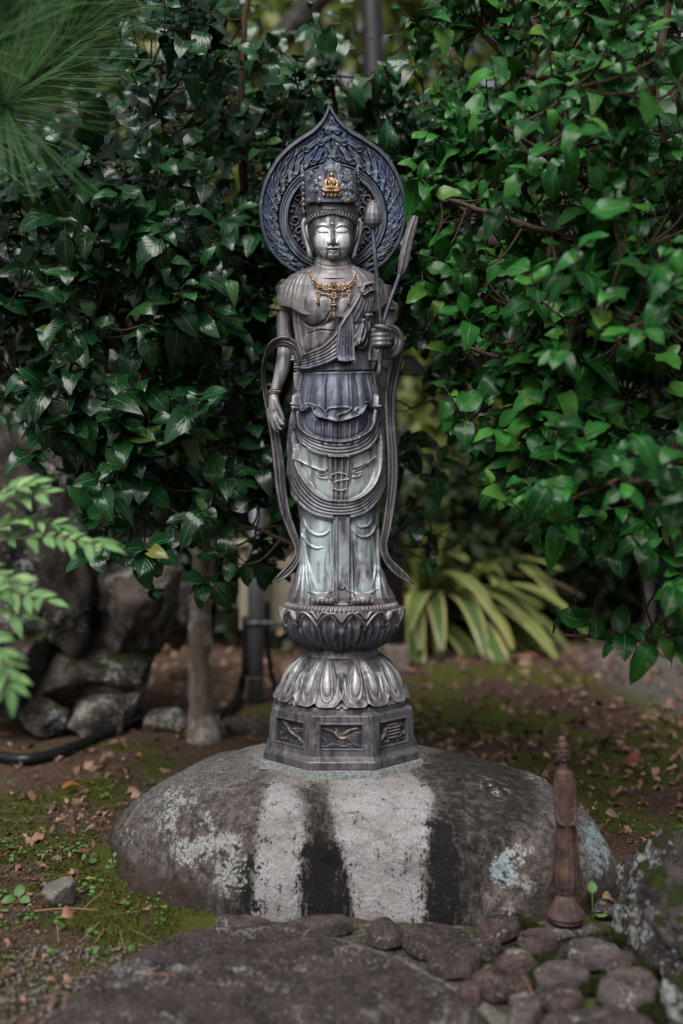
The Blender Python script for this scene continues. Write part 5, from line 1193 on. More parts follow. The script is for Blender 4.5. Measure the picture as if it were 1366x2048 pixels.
# ------------------------------------------------------------------ the boulder that carries the statue
bo = np.array([(-.545, 2.27), (-.52, 2.16), (-.46, 2.075), (-.37, 1.99), (-.274, 1.926), (-.17, 1.872), (0, 1.853), (.17, 1.853), (.30, 1.858), (.42, 1.875), (.53, 1.92), (.60, 2.02), (.61, 2.2), (.55, 2.42), (.36, 2.6), (0, 2.68), (-.3, 2.6), (-.48, 2.45)])
BC = np.array([.02, 2.22]); an = np.arctan2(bo[:, 1] - BC[1], bo[:, 0] - BC[0]); ra = np.hypot(*(bo - BC).T); od = np.argsort(an)
def brad(a): return np.interp(a, np.concatenate([an[od] - 2 * math.pi, an[od], an[od] + 2 * math.pi]), np.tile(ra[od], 3))
na, nr = 560, 250; a = np.linspace(-math.pi, math.pi, na, endpoint=False); s = np.linspace(0, 1, nr) ** .8
frontw = np.clip(-np.sin(a), 0, 1) ** 1.5; rightw = np.clip(np.cos(a), 0, 1)
pexp = 3.0 + 5.5 * frontw - .9 * rightw * (1 - frontw)
RB = brad(a)
RB = np.real(np.fft.ifft(np.fft.fft(RB) * np.exp(-.5 * (np.fft.fftfreq(na) * na / 22) ** 2)))
top = PLINTH_Z - .004
zz = (top + .03) * np.clip(1 - s[:, None] ** pexp[None, :], 0, 1) ** (.5 - .08 * frontw[None, :]) - .03
BX = BC[0] + s[:, None] * RB[None, :] * np.cos(a)[None, :]; BY = BC[1] + s[:, None] * RB[None, :] * np.sin(a)[None, :]
N3 = lambda sc_, o_, sd: fbm(BX * sc_, BY * sc_, zz * sc_, o_, sd) - .5
rad_ = np.stack([np.cos(a), np.sin(a)], -1)[None]; wgt = sstep(.25, .9, s)[:, None]
dsp = (.095 * N3(5, 3, 50) + .030 * N3(17, 4, 51) + .008 * N3(60, 3, 52)) * wgt
BX = BX + dsp * rad_[..., 0]; BY = BY + dsp * rad_[..., 1]; zz = zz + .035 * N3(6, 3, 53) * sstep(.35, .7, s)[:, None] * (s[:, None] < 1) + .006 * N3(30, 3, 54) * wgt - .010 * sstep(.15, .45, s)[:, None]
bdw = BY; bpx = 683 + BX / bdw * F; bpy_ = 1024 - (zz - ZC) / bdw * F; vis = (BY < 2.45)
bpx = bpx + 34 * (fbm(BX * 9, BY * 9, zz * 9, 3, 57) - .5) + 16 * (fbm(BX * 30, BY * 30, zz * 14, 3, 58) - .5); bpy_ = bpy_ + 40 * (fbm(BX * 11 + 5, BY * 11, zz * 11, 3, 59) - .5)
bc = Canvas(180, 1440, 1260, 1870, .5, (0, 0, 0))
def bmask(polys, soft, els=()):
    m = bc.layer()
    for pl_ in polys: m = np.maximum(m, bc.poly(pl_, soft))
    for (cx_, cy_, rx, ry) in els: m = np.maximum(m, bc.blur((bc.ell(cx_, cy_, rx, ry) > 0).astype(float), soft))
    return np.where(vis, bc.get(m, bpx, bpy_), 0).ravel()
aP = bmask([[(535, 1550), (592, 1555), (604, 1620), (610, 1700), (622, 1875), (498, 1875), (504, 1750), (514, 1650)], [(652, 1560), (700, 1545), (838, 1548), (872, 1590), (852, 1690), (858, 1875), (706, 1875), (680, 1760), (664, 1660)]], 18)
aW = bmask([[(470, 1470), (900, 1465), (880, 1510), (840, 1560), (700, 1570), (560, 1568), (500, 1530)]], 14)
aB = bmask([[(488, 1585), (526, 1560), (512, 1680), (506, 1760), (500, 1875), (466, 1875), (478, 1740), (496, 1660)], [(598, 1568), (640, 1560), (666, 1660), (678, 1750), (712, 1875), (616, 1875), (612, 1720), (604, 1660)], [(800, 1530), (880, 1490), (1000, 1492), (1060, 1545), (1085, 1620), (1030, 1690), (975, 1760), (950, 1875), (850, 1875), (852, 1720), (858, 1650), (870, 1600)]], 20)
aK = bmask([[(608, 1670), (672, 1680), (700, 1875), (616, 1875)], [(852, 1640), (905, 1620), (915, 1875), (850, 1875)], [(480, 1700), (512, 1700), (506, 1875), (462, 1875)]], 17)
aL = bmask([], 14, [(385, 1705, 42, 38), (440, 1690, 48, 26), (462, 1745, 34, 50), (338, 1640, 20, 46), (360, 1600, 50, 16), (420, 1640, 26, 22), (1040, 1712, 34, 28), (1065, 1765, 24, 20), (985, 1575, 34, 12), (1080, 1560, 30, 12), (1010, 1830, 30, 20), (250, 1672, 18, 12)])
aU = bmask([], 8, [(1010, 1735, 32, 34), (1190, 1665, 22, 40), (1200, 1720, 16, 44)])
aG = bmask([[(260, 1640), (300, 1560), (400, 1480), (520, 1470), (520, 1560), (440, 1580), (380, 1600), (320, 1660)], [(900, 1470), (1010, 1480), (1100, 1560), (1200, 1660), (1230, 1800), (1170, 1760), (1120, 1640), (1040, 1540), (960, 1500)]], 16)
n = NT('stained_granite'); p = n.pos; x, y_, z_ = n.sep(p)
f = n.noise(p, 11, 6, .68); fine = n.noise(p, 190, 5, .7); mid = n.noise(p, 48, 6, .72); st = n.math('ADD', n.math('MULTIPLY', n.noise(n.scale(p, (70, 60, 15)), 1, 8, .8), .6), n.math('MULTIPLY', n.noise(n.scale(p, (190, 150, 11)), 1, 4, .7), .4)); big = n.noise(p, 5, 3, .5); grain = n.noise(p, 420, 3, .7)
nzf = lambda v: n.math('MULTIPLY', n.math('SUBTRACT', v, .5), 3.2)
rag = lambda at, k_, lo, hi, extra=None: n.step(n.math('ADD', n.attr(at), n.math('MULTIPLY', nzf(extra or st), k_)), lo, hi)
granite = n.ramp(grain, [(.36, (.20, .185, .19)), (.5, (.38, .36, .37)), (.62, (.52, .50, .505))])
granite = n.mix(n.math('MULTIPLY', n.step(f, .48, .62), .45), granite, (.25, .22, .195)); granite = n.mix(n.math('MULTIPLY', n.step(mid, .52, .62), .4), granite, (.19, .172, .168))
crust = n.ramp(mid, [(.36, (.028, .023, .021)), (.46, (.078, .062, .057)), (.54, (.14, .115, .106)), (.66, (.27, .24, .225))])
crust = n.mix(n.math('MULTIPLY', n.step(fine, .52, .62), .55), crust, (.25, .225, .21))
grey = n.ramp(n.math('ADD', n.math('MULTIPLY', fine, .6), n.math('MULTIPLY', mid, .4)), [(.40, (.045, .040, .038)), (.50, (.13, .12, .115)), (.60, (.36, .345, .34))])
c = n.mix(rag('aG', .6, .3, .7, n.math('ADD', n.math('MULTIPLY', f, .5), n.math('MULTIPLY', mid, .5))), crust, grey)
wash = n.ramp(n.math('ADD', n.math('MULTIPLY', fine, .6), n.math('MULTIPLY', f, .4)), [(.36, (.10, .09, .082)), (.5, (.24, .22, .205)), (.62, (.38, .36, .35))])
c = n.mix(rag('aW', .7, .35, .7, mid), c, wash)
c = n.mix(rag('aP', 1.25, .40, .72, n.math('ADD', n.math('MULTIPLY', st, .55), n.math('MULTIPLY', fine, .45))), c, granite)
blotch = n.math('ADD', n.math('MULTIPLY', st, .5), n.math('ADD', n.math('MULTIPLY', mid, .25), n.math('MULTIPLY', fine, .25)))
darkc = n.ramp(mid, [(.38, (.010, .008, .008)), (.50, (.035, .028, .026)), (.62, (.11, .092, .085))])
c = n.mix(rag('aB', 2.2, .48, .80, blotch), c, darkc)
c = n.mix(rag('aK', 2.5, .36, .50, blotch), c, (.008, .007, .007))
lcol = n.ramp(fine, [(.32, (.16, .16, .145)), (.55, (.40, .41, .375)), (.7, (.52, .53, .49))])
c = n.mix(n.math('MULTIPLY', n.math('MULTIPLY', n.step(n.attr('aL'), .03, .2), rag('aL', 2.0, .66, .80, n.math('ADD', n.math('MULTIPLY', mid, .6), n.math('MULTIPLY', fine, .4)))), .92), c, lcol)
c = n.mix(n.math('MULTIPLY', n.math('MULTIPLY', n.step(n.attr('aU'), .1, .35), rag('aU', 1.9, .62, .76, n.math('ADD', n.math('MULTIPLY', mid, .6), n.math('MULTIPLY', fine, .4)))), .95), c, n.ramp(fine, [(.32, (.12, .17, .18)), (.6, (.34, .43, .45))]))
earth = n.step(n.math('ADD', z_, n.math('MULTIPLY', n.math('SUBTRACT', f, .5), .16)), .075, .02)
c = n.mix(n.math('MULTIPLY', earth, n.step(n.math('ABSOLUTE', n.math('SUBTRACT', x, .06)), .22, .36)), c, n.ramp(mid, [(.3, (.028, .020, .015)), (.7, (.075, .055, .042))]))
h = n.math('ADD', n.math('MULTIPLY', mid, 1.0), n.math('MULTIPLY', fine, .6)); n.P(color=c, rough=.82, spec=.3, normal=n.bump(h, .85, .012)); GRAN = n.m
boulder = obj('boulder', mesh_data('boulder', np.stack([BX, BY, zz], -1).reshape(-1, 3), gridq(nr, na, cu=True), None, dict(aP=aP, aW=aW, aB=aB, aK=aK, aL=aL, aU=aU, aG=aG)), GRAN)
tag(boulder, 'broad rounded grey granite boulder with black rain streaks under the bronze statue', 'boulder')
r = np.random.default_rng(6); th = np.arange(240) / 240 * 2 * math.pi; octr = 151.5 / np.cos((th + math.radians(22.5)) % math.radians(45) - math.radians(22.5)) * K
wob = fbm(np.cos(th) * 9, np.sin(th) * 9, 0, 4, 12) - .40
rows = [(octr - .012, PLINTH_Z - .001 + 0 * th), (octr + .001, PLINTH_Z + .0005 + 0 * th), (octr + .003 + .022 * np.clip(wob, 0, 1), PLINTH_Z - .002 + 0 * th), (octr + .006 + .030 * np.clip(wob, 0, 1), PLINTH_Z - .022 + 0 * th)]
V = np.vstack([np.stack([R_ * np.sin(th), D0 - R_ * np.cos(th), z_], 1) for R_, z_ in rows]); obj('mortar_bed', mesh_data('mortar_bed', V, gridq(4, 240, cu=True)), mat_simple('mortar_blue', (.17, .18, .175), .9, 0, .6, 200, .8), boulder)

# ------------------------------------------------------------------ rocks
_ICO = {}
def ico(sub):
    if sub in _ICO: return _ICO[sub]
    import bmesh
    bm = bmesh.new(); bmesh.ops.create_icosphere(bm, subdivisions=sub, radius=1.0); V = np.array([v.co[:] for v in bm.verts]); T = np.array([[v.index for v in f.verts] for f in bm.faces]); bm.free(); _ICO[sub] = (V, T); return _ICO[sub]
def rock_mesh(c, size, seed, sub=5, rough=.22, facets=18, flat=.0, rz=0.0, tilt=0.0, fine=.02):
    V, T = ico(sub); r = np.random.default_rng(seed); P = V.copy()
    for k in range(facets):
        nrm = r.normal(size=3); nrm /= np.linalg.norm(nrm); lim = r.uniform(.52, .86); d = P @ nrm; P -= np.maximum(d - lim, 0)[:, None] * nrm * .92
    s_ = seed * 3.7; rg = 1 - 2 * np.abs(fbm(V[:, 0] * 3.2 + s_, V[:, 1] * 3.2, V[:, 2] * 3.2, 4, seed + 9) - .5)
    P *= (1 + rough * .45 * (rg - .8) + rough * (fbm(V[:, 0] * 1.7 + s_, V[:, 1] * 1.7, V[:, 2] * 1.7, 3, seed) - .5) * 2 + fine * 5 * (fbm(V[:, 0] * 7 + s_, V[:, 1] * 7, V[:, 2] * 7, 3, seed) - .5))[:, None]
    if flat: P[:, 2] = np.where(P[:, 2] > flat, flat + (P[:, 2] - flat) * .15, P[:, 2])
    P = P * np.asarray(size); ct, s2 = math.cos(tilt), math.sin(tilt); P = np.stack([P[:, 0] * ct - P[:, 2] * s2, P[:, 1], P[:, 0] * s2 + P[:, 2] * ct], 1)
    cz, sz = math.cos(rz), math.sin(rz); P = np.stack([P[:, 0] * cz - P[:, 1] * sz, P[:, 0] * sz + P[:, 1] * cz, P[:, 2]], 1)
    return P + np.asarray(c), T
ROCK_D = mat_rock('dark_lichen_rock', (.014, .012, .010), (.085, .070, .060), (.26, .29, .28), .60, moss=.24)
ROCK_P = mat_rock('pale_weathered_rock', (.022, .018, .015), (.14, .112, .095), (.34, .33, .29), .60)
ROCK_M = mat_rock('mossy_rock', (.016, .013, .013), (.085, .07, .068), (.36, .37, .355), .56, 1.6, moss=.31)
STONE = mat_rock('dark_paving_stone', (.022, .016, .016), (.075, .055, .052), (.34, .32, .31), .655, 2.2, speck=.75)
STONE3 = mat_rock('reddish_paving_stone', (.030, .019, .018), (.11, .072, .066), (.36, .33, .31), .64, 2.4, speck=.6)
STONE2 = mat_rock('pale_paving_stone', (.035, .027, .026), (.125, .10, .096), (.40, .37, .35), .62, 2.2, speck=.5)
def rock(name, label, cpx, cpy_base, d, w_px, h_px, dep, seed, mat, sub=5, rz=0, tilt=0, rough=.22, sink=.15, **kw):
    w = w_px * d / F / 2; h = h_px * d / F; x = (cpx - 683) * d / F; z0 = ZC - (cpy_base - 1024) * d / F
    V, T = rock_mesh((x, d, z0 + h * .5 - sink * h * .2), (w, dep / 2, h * .58), seed, sub, rough, tilt=tilt, rz=rz, **kw)
    return tag(obj(name, mesh_data(name, V, None, T), mat), label, 'rock')
rock('rock', 'tall dark boulder at the left behind the pale green shrub', 40, 1330, 3.55, 330, 560, .7, 3, ROCK_D, rough=.3)
rock('rock', 'pale topped boulder rising under the dark camellia leaves at left', 165, 1300, 3.8, 260, 390, .7, 4, ROCK_P, rough=.3, tilt=.15)
rock('rock', 'sloping brown rock slab between the left boulders and camellia trunk', 275, 1370, 3.75, 190, 330, .6, 8, ROCK_P, rough=.25, tilt=-.25)
rock('rock', 'grey lichen boulder cut by the left edge below the pale shrub', -5, 1460, 3.4, 240, 310, .5, 11, ROCK_D, rough=.25)
rock('rock', 'low dark boulder with a blue-grey lichen patch above the hose', 195, 1446, 3.6, 270, 190, .5, 14, ROCK_D, rough=.25)
rock('rock', 'long low brown stone directly behind the hose', 205, 1478, 3.5, 200, 110, .35, 19, ROCK_P, rough=.2)
rock('rock', 'small brown stone left of the long low stone by the hose', 95, 1486, 3.4, 130, 95, .3, 23, ROCK_D, rough=.2)
rock('rock', 'flat edging stone just left of the camellia trunk foot', 335, 1478, 3.5, 140, 62, .2, 27, ROCK_P, rough=.2)
rock('rock', 'flat edging stone right of the camellia trunk foot behind the boulder', 480, 1478, 3.5, 150, 42, .25, 29, ROCK_P, rough=.2)
rock('rock', 'far brown rock in the shade left of the camellia trunk', 345, 1290, 4.5, 140, 190, .6, 31, ROCK_P, rough=.25)
rock('rock', 'mossy lichen covered rock at the lower right edge', 1375, 2010, 1.68, 270, 330, .42, 36, ROCK_M, sub=6, rough=.34, fine=.05)
rock('rock', 'dark mossy rock in the bottom right corner', 1385, 2120, 1.48, 150, 190, .25, 38, ROCK_M, sub=5, rough=.3)
rock('stone', 'small grey stone lying on the moss left of the boulder', 124, 1808, 1.94, 86, 50, .075, 41, mat_rock('plain_grey_stone', (.10, .088, .078), (.24, .215, .195), (.3, .3, .28), .74), sub=4, rough=.12)
rock('stone', 'small rounded stone just right of the rusty figurine', 1208, 1838, 1.86, 62, 44, .06, 45, STONE2, sub=4, rough=.15)

# ------------------------------------------------------------------ flat slab, mortar and cobbles
def slab_mesh(outline, z_top, h, seed, n=26, m=150, rnd=.25):
    o = np.asarray(outline, float); c = o.mean(0); a_ = np.arctan2(o[:, 1] - c[1], o[:, 0] - c[0]); R_ = np.hypot(*(o - c).T); od_ = np.argsort(a_)
    th = np.linspace(-math.pi, math.pi, m, endpoint=False); rr = np.interp(th, np.concatenate([a_[od_] - 2 * math.pi, a_[od_], a_[od_] + 2 * math.pi]), np.tile(R_[od_], 3))
    rr = np.real(np.fft.ifft(np.fft.fft(rr) * np.exp(-.5 * (np.fft.fftfreq(m) * m / 16) ** 2)))
    s_ = np.linspace(0, 1, n) ** .7; x = c[0] + s_[:, None] * rr * np.cos(th); y = c[1] + s_[:, None] * rr * np.sin(th)
    z = z_top - h * (1 - (1 - np.clip((s_ - (1 - rnd)) / rnd, 0, 1) ** 2.2) ** .5)[:, None] + 0 * x
    sc_ = .5 / max(rr.mean(), .02)
    z = z + h * .30 * (fbm(x * sc_ * 3 + seed, y * sc_ * 3, 0, 4, seed) - .5) + .010 * (fbm(x * 38, y * 38, seed, 4, seed) - .5); e = .05 * rr.mean() * (fbm(np.cos(th) * 2.5 + seed, np.sin(th) * 2.5, 0, 3, seed) - .5) * 2
    x += s_[:, None] ** 3 * e * np.cos(th); y += s_[:, None] ** 3 * e * np.sin(th)
    return np.stack([x, y, z], -1).reshape(-1, 3), gridq(n, m, cu=True)
sl = [G(*t, .028)[:2] for t in ((60, 2075), (150, 1985), (260, 1905), (350, 1868), (500, 1856), (640, 1870), (760, 1905), (850, 1950), (940, 2000), (1010, 2060))] + [np.array(t) for t in ((.22, 1.36), (.1, 1.25), (-.1, 1.2), (-.32, 1.25), (-.44, 1.36))]
V, q = slab_mesh(sl, .038, .046, 3, 90, 360, .09); tag(obj('stepping_stone', mesh_data('stepping_stone', V, q), STONE), 'large flat dark stepping stone in front of the boulder', 'paving stone')
V, q = slab_mesh([G(*t, .03)[:2] for t in ((1065, 2062), (1150, 2018), (1240, 2008), (1300, 2030), (1340, 2090))] + [np.array((.35, 1.36)), np.array((.24, 1.37))], .034, .04, 9, 40, 160, .2)
tag(obj('stepping_stone', mesh_data('stepping_stone', V, q), STONE), 'dark flat slab cut by the bottom edge at lower right', 'paving stone')
gx2, gy2 = np.meshgrid(np.linspace(-.40, .66, 240), np.linspace(1.22, 1.95, 190))
bed = sstep(0, .05, gx2 + .24) * sstep(0, .05, 1.885 - gy2) * sstep(0, .05, .60 - gx2)
slx = np.array(sl); dmin = np.min(np.hypot(gx2[..., None] - np.vstack([smooth(slx, 8)])[:, 0], gy2[..., None] - np.vstack([smooth(slx, 8)])[:, 1]), -1); lt = 1 - sstep(.03, .065, dmin)
n = NT('old_mortar'); f = n.noise(n.pos, 90, 5, .7); g = n.noise(n.pos, 9, 4, .6); ff = n.noise(n.pos, 300, 3)
c = n.ramp(f, [(.36, (.025, .021, .017)), (.5, (.075, .064, .053)), (.64, (.20, .18, .155))]); c = n.mix(n.math('MULTIPLY', n.step(g, .52, .60), .85), c, n.ramp(ff, [(.3, (.018, .022, .008)), (.7, (.065, .075, .02))]))
c = n.mix(n.math('MULTIPLY', n.step(n.math('ADD', n.attr('lt'), n.math('MULTIPLY', n.math('SUBTRACT', f, .5), 3.0)), .50, .95), .4), c, n.ramp(ff, [(.36, (.14, .13, .115)), (.5, (.30, .285, .26)), (.64, (.46, .44, .41))]))
n.P(color=c, rough=.92, spec=.2, normal=n.bump(n.math('ADD', f, ff), .8, .008)); MORT = n.m
zb2 = .002 * bed - .02 * (1 - bed) + .010 * (fbm(gx2 * 14, gy2 * 14, 0, 4, 71) - .5)
pav = obj('stone_paving', mesh_data('stone_paving', np.stack([gx2, gy2, zb2 + .008 * lt * bed], -1).reshape(-1, 3), gridq(190, 240), None, {'lt': lt.ravel()}), MORT); tag(pav, 'mortar bed of the cobbled paving', None, None, 'structure')
cob = [(869, 1879, 145, 55, 0), (999, 1859, 85, 34, 0), (966, 1893, 78, 27, 0), (1074, 1884, 86, 30, 0), (909, 1922, 122, 50, 0), (1034, 1924, 98, 42, 0), (1186, 1910, 120, 46, 1), (1003, 1966, 122, 50, 0), (1126, 1950, 108, 54, 1), (1256, 1980, 122, 74, 1), (1049, 2014, 74, 56, 1), (1130, 2000, 92, 46, 0),
       (770, 1868, 76, 44, 0), (1132, 1858, 170, 52, 1), (490, 1852, 110, 20, 1), (640, 1850, 130, 22, 1), (1240, 1925, 70, 34, 0), (940, 1990, 60, 34, 0), (1090, 1990, 40, 24, 0), (1200, 2040, 60, 26, 1), (1310, 1905, 60, 34, 0)]
for i, (cx_, cy_, w_, h_, kd) in enumerate(cob):
    th = np.linspace(0, 2 * math.pi, 14, endpoint=False); o_ = [G(cx_ + w_ / 2.06 * math.cos(t) * (1 + .13 * math.sin(2 * t + i) + .06 * math.cos(3 * t + 2 * i)), cy_ + h_ / 2.04 * math.sin(t) * (1 + .1 * math.cos(3 * t + i)), .02)[:2] for t in th]
    zt = .034 if i != 13 else .022
    V, q = slab_mesh(o_, zt - .004 + .004 * math.sin(i * 2.3), .020, 20 + i, 26, 72, .20); obj('cobble', mesh_data('cobble', V, q), STONE2 if kd else (STONE, STONE3)[i % 2], pav)

# ------------------------------------------------------------------ rusty iron figurine
fd = 1.80; FK = fd / F; fz0 = .024
def FP(px, py, o=0): return np.array([(px - 683) * FK, fd - o * FK, fz0 + (1851 - py) * FK])
fig = empty('iron_figurine', FP(1131, 1851), 'slender rusty iron robed figurine standing on the paving right of the boulder', 'figurine')
def floft(name, tab, nth=48, fn=None, parent=fig):
    t = np.array(tab, float); y = np.linspace(t[0, 0], t[-1, 0], int(abs(t[-1, 0] - t[0, 0]) * 1.1) + 6); cx_, hw, dp = [np.interp(y, t[:, 0], t[:, i]) for i in (1, 2, 3)]; th = np.arange(nth) / nth * 2 * math.pi
    dr = fn(y[:, None], th[None, :]) if fn else 0; x = cx_[:, None] + (hw[:, None] + dr) * np.sin(th); o = (dp[:, None] + dr) * np.cos(th)
    V = np.stack([(x - 683) * FK, fd - o * FK, np.repeat((fz0 + (1851 - y) * FK)[:, None], nth, 1)], -1).reshape(-1, 3); k = len(V); V = np.vstack([V, V[:nth].mean(0), V[-nth:].mean(0)]); tr = []
    for j in range(nth): tr += [(k, j, (j + 1) % nth), (k + 1, k - nth + (j + 1) % nth, k - nth + j)]
    return obj(name, mesh_data(name, V, gridq(len(y), nth, cu=True), tr), RUST, parent)
floft('base', [(1789, 1131, 13, 13), (1793, 1131, 18, 18), (1797, 1131, 18, 18), (1800, 1131, 15, 15), (1804, 1131, 18, 18), (1814, 1131, 22, 22), (1825, 1131, 28, 28), (1833, 1131, 34, 34), (1838, 1131, 38, 38), (1842, 1131, 39, 39), (1844, 1131, 35, 35), (1851, 1131, 35, 35)], 64, lambda y, th: 1.3 * np.abs(np.cos(th * 6)) * ((y > 1806) & (y < 1836)))
body_f = floft('robed_body', [(1549, 1127, 8, 8), (1553, 1127, 13, 10), (1558, 1127.5, 19, 14), (1568, 1128, 20, 16), (1600, 1129, 20, 16), (1640, 1130, 20, 16), (1652, 1130, 20, 16), (1665, 1130.5, 18, 15), (1700, 1131, 20, 17), (1740, 1131, 23, 19), (1765, 1131, 25, 21), (1782, 1131, 23, 21), (1792, 1131, 19, 19)], 72,
      lambda y, th: .9 * np.cos(th * 11) * sstep(1660, 1720, y) + 1.0 * np.exp(-((th % (2 * math.pi)) / .1) ** 2) + .4 * np.cos(th * 7 + y * .02))
mb = MB(); mb.ball(FP(1126, 1521, 2), np.array([11, 12, 17]) * FK, 24, 18); mb.ball(FP(1126, 1505, -1), np.array([11.5, 12.5, 11]) * FK, 20, 12); mb.ball(FP(1124, 1492, -1), np.array([8, 8, 8]) * FK); mb.tube(np.array([FP(1127, 1530, 0), FP(1127, 1552, 0)]), np.array([7.5, 8.5]) * FK, 14)
mb.tube(np.array([FP(1126, 1514, 13), FP(1126, 1523, 16)]), np.array([1.6, 2.6]) * FK, 8); mb.tube(np.array([FP(1121, 1530, 13), FP(1126, 1531, 14), FP(1131, 1530, 13)]), 1.3 * FK, 8)
for s_ in (-1, 1): mb.tube(np.array([FP(1126 + s_ * 2.5, 1513, 13.5), FP(1126 + s_ * 6, 1512, 12.5), FP(1126 + s_ * 9, 1514, 9.5)]), 1.2 * FK, 8); mb.tube(np.array([FP(1126 + s_ * 11, 1512, 1), FP(1126 + s_ * 11.5, 1522, 1), FP(1126 + s_ * 10.5, 1534, 1)]), 2 * FK, 8)
mb.build('head', RUST, fig, remesh=.0011)
mb = MB()
for s_ in (-1, 1):
    p = smooth([FP(1128.5 + s_ * 16, 1572, 2), FP(1129.5 + s_ * 18, 1610, 5), FP(1130 + s_ * 18, 1638, 9), FP(1130 + s_ * 14, 1653, 17), FP(1130 + s_ * 3, 1656, 21)], 6); mb.tube(p, np.interp(np.linspace(0, 1, len(p)), [0, .3, .6, 1], [6, 6, 5, 3.4]) * FK, 12)
mb.build('arms', RUST, fig, remesh=.0012)
for s_ in (-1, 1):
    mb = MB(); p = smooth([FP(1131 + s_ * 20, 1665, 2), FP(1131 + s_ * 23, 1720, 2), FP(1131 + s_ * 27, 1755, 2), FP(1131 + s_ * 34, 1780, 2), FP(1131 + s_ * 42, 1796, 3)], 8); mb.tube(p, np.interp(np.linspace(0, 1, len(p)), [0, .4, .8, 1], [2.5, 4.5, 5.5, 2.5]) * FK, 10, flat=.8); mb.build('scarf_end', RUST, fig)
    mb = MB(); mb.ball(FP(1131 + s_ * 26, 1690, 0), np.array([3.6, 3, 3]) * FK); mb.build('knob', RUST, fig)

# ------------------------------------------------------------------ post, meter box, hose, pole
METAL = mat_simple('dull_galvanised_steel', (.16, .165, .175), .5, .6, .25, 25, .1); BEIGE = mat_simple('beige_enamel', (.46, .40, .29), .5, 0, .08, 12, .05); BROWNM = mat_simple('brown_painted_steel', (.032, .026, .028), .45, .2, .3, 20, .1)
CONC = mat_simple('concrete', (.17, .14, .12), .9, 0, .3, 40, .4); BLACK = mat_simple('black_rubber', (.010, .011, .013), .38, 0, .3, 80, .1)
pbase = G(512, 1405); pd_ = pbase[1]; post = empty('steel_post', pbase, 'grey steel post between the camellia trunk and the bronze statue', 'post')
mb = MB(); mb.tube(np.array([[pbase[0], pd_, -.05], [pbase[0], pd_, .4], [pbase[0] + .004, pd_, .95]]), .0325, 20); mb.build('shaft', METAL, post)
for py in (1112, 1245):
    z_ = PD(0, py, pd_)[2]; mb = MB(); mb.ring([pbase[0], pd_, z_], .036, .006, nu=24, nv=8, flat=1.8); mb.box([pbase[0] + .045, pd_ - .03, z_], [.03, .006, .009]); mb.ball([pbase[0] + .03, pd_ - .04, z_], .011, 10, 7); mb.ball([pbase[0] + .068, pd_ - .04, z_], .011, 10, 7); mb.build('clamp', METAL, post)
mb = MB(); mb.ring([pbase[0], pd_, PD(0, 1352, pd_)[2]], .052, .0022, nu=30, nv=6); mb.build('wire_loop', METAL, post)
bd_ = pd_ + .11; c0, c1 = PD(480, 1092, bd_), PD(592, 1260, bd_); bx = empty('meter_box', (c0 + c1) / 2 - [0, 0, .17], 'beige metal box clamped behind the grey post', 'box')
mb = MB(); mb.box((c0 + c1) / 2 + [0, .03, 0], [(c1[0] - c0[0]) / 2, .055, (c0[2] - c1[2]) / 2]); bxo = mb.build('case', BEIGE, bx, smooth_=False, bevel=.006)
mb = MB(); mb.box([(c0[0] + c1[0]) / 2, bd_ + .02, c0[2] + .012], [(c1[0] - c0[0]) / 2 + .012, .075, .012]); mb.build('hood', BEIGE, bx, smooth_=False, bevel=.005)
mb = MB(); mb.box([c1[0] - .055, bd_ - .029, (c0[2] + c1[2]) / 2 - .01], [.046, .005, .135]); dr = mb.build('door', BEIGE, bx, smooth_=False, bevel=.004)
mb = MB(); mb.box([c1[0] - .085, bd_ - .038, c0[2] - .06], [.007, .004, .012]); mb.build('latch', BLACK, dr)
def hose(name, label, pts, rad, parent=None):
    p = smooth(pts, 12); mb = MB(); k = np.arange(len(p)); mb.tube(p, rad * (1 + .03 * np.sin(k * 2.2)), 12); return tag(mb.build(name, BLACK), label, 'hose')
hp = [G(x_, y_, .016) for x_, y_ in ((-260, 1465), (-120, 1492), (0, 1513), (60, 1518), (130, 1500), (200, 1470))] + [G(270, 1440, .03), G(330, 1428, .04), G(392, 1428, .03), G(440, 1425, .02), G(470, 1408, .02)] + [np.array([pbase[0] - .07, pd_ + .03, .03]), np.array([pbase[0] - .05, pd_ + .02, .11]), np.array([pbase[0] - .042, pd_ + .02, .2]), np.array([pbase[0] - .042, pd_ + .02, .34])]
hose('hose', 'black rubber hose snaking over the ground to the steel post', hp, .0165)
hose('cable', 'black cable curving from the ground up the right of the steel post', [np.array([pbase[0] + .22, pd_ + .12, .005]), np.array([pbase[0] + .10, pd_ + .06, .012]), np.array([pbase[0] + .062, pd_ + .04, .10]), np.array([pbase[0] + .045, pd_ + .03, .22]), np.array([pbase[0] + .042, pd_ + .03, .40])], .011)['category'] = 'cable'
pb_ = G(793, 1335); pole = empty('tall_pole', pb_, 'tall dark brown steel pole rising behind the halo tip', 'pole')
mb = MB(); tp = PD(738, -120, pb_[1]); mb.tube(np.array([[pb_[0], pb_[1], .02], (np.array([pb_[0], pb_[1], .02]) + tp) / 2, tp, tp + (tp - np.array([pb_[0], pb_[1], .02])) * .3]), .052, 24); mb.build('shaft', BROWNM, pole)
mb = MB(); mb.box([pb_[0], pb_[1], .045], [.062, .062, .07]); mb.build('footing', CONC, pole, smooth_=False, bevel=.012)

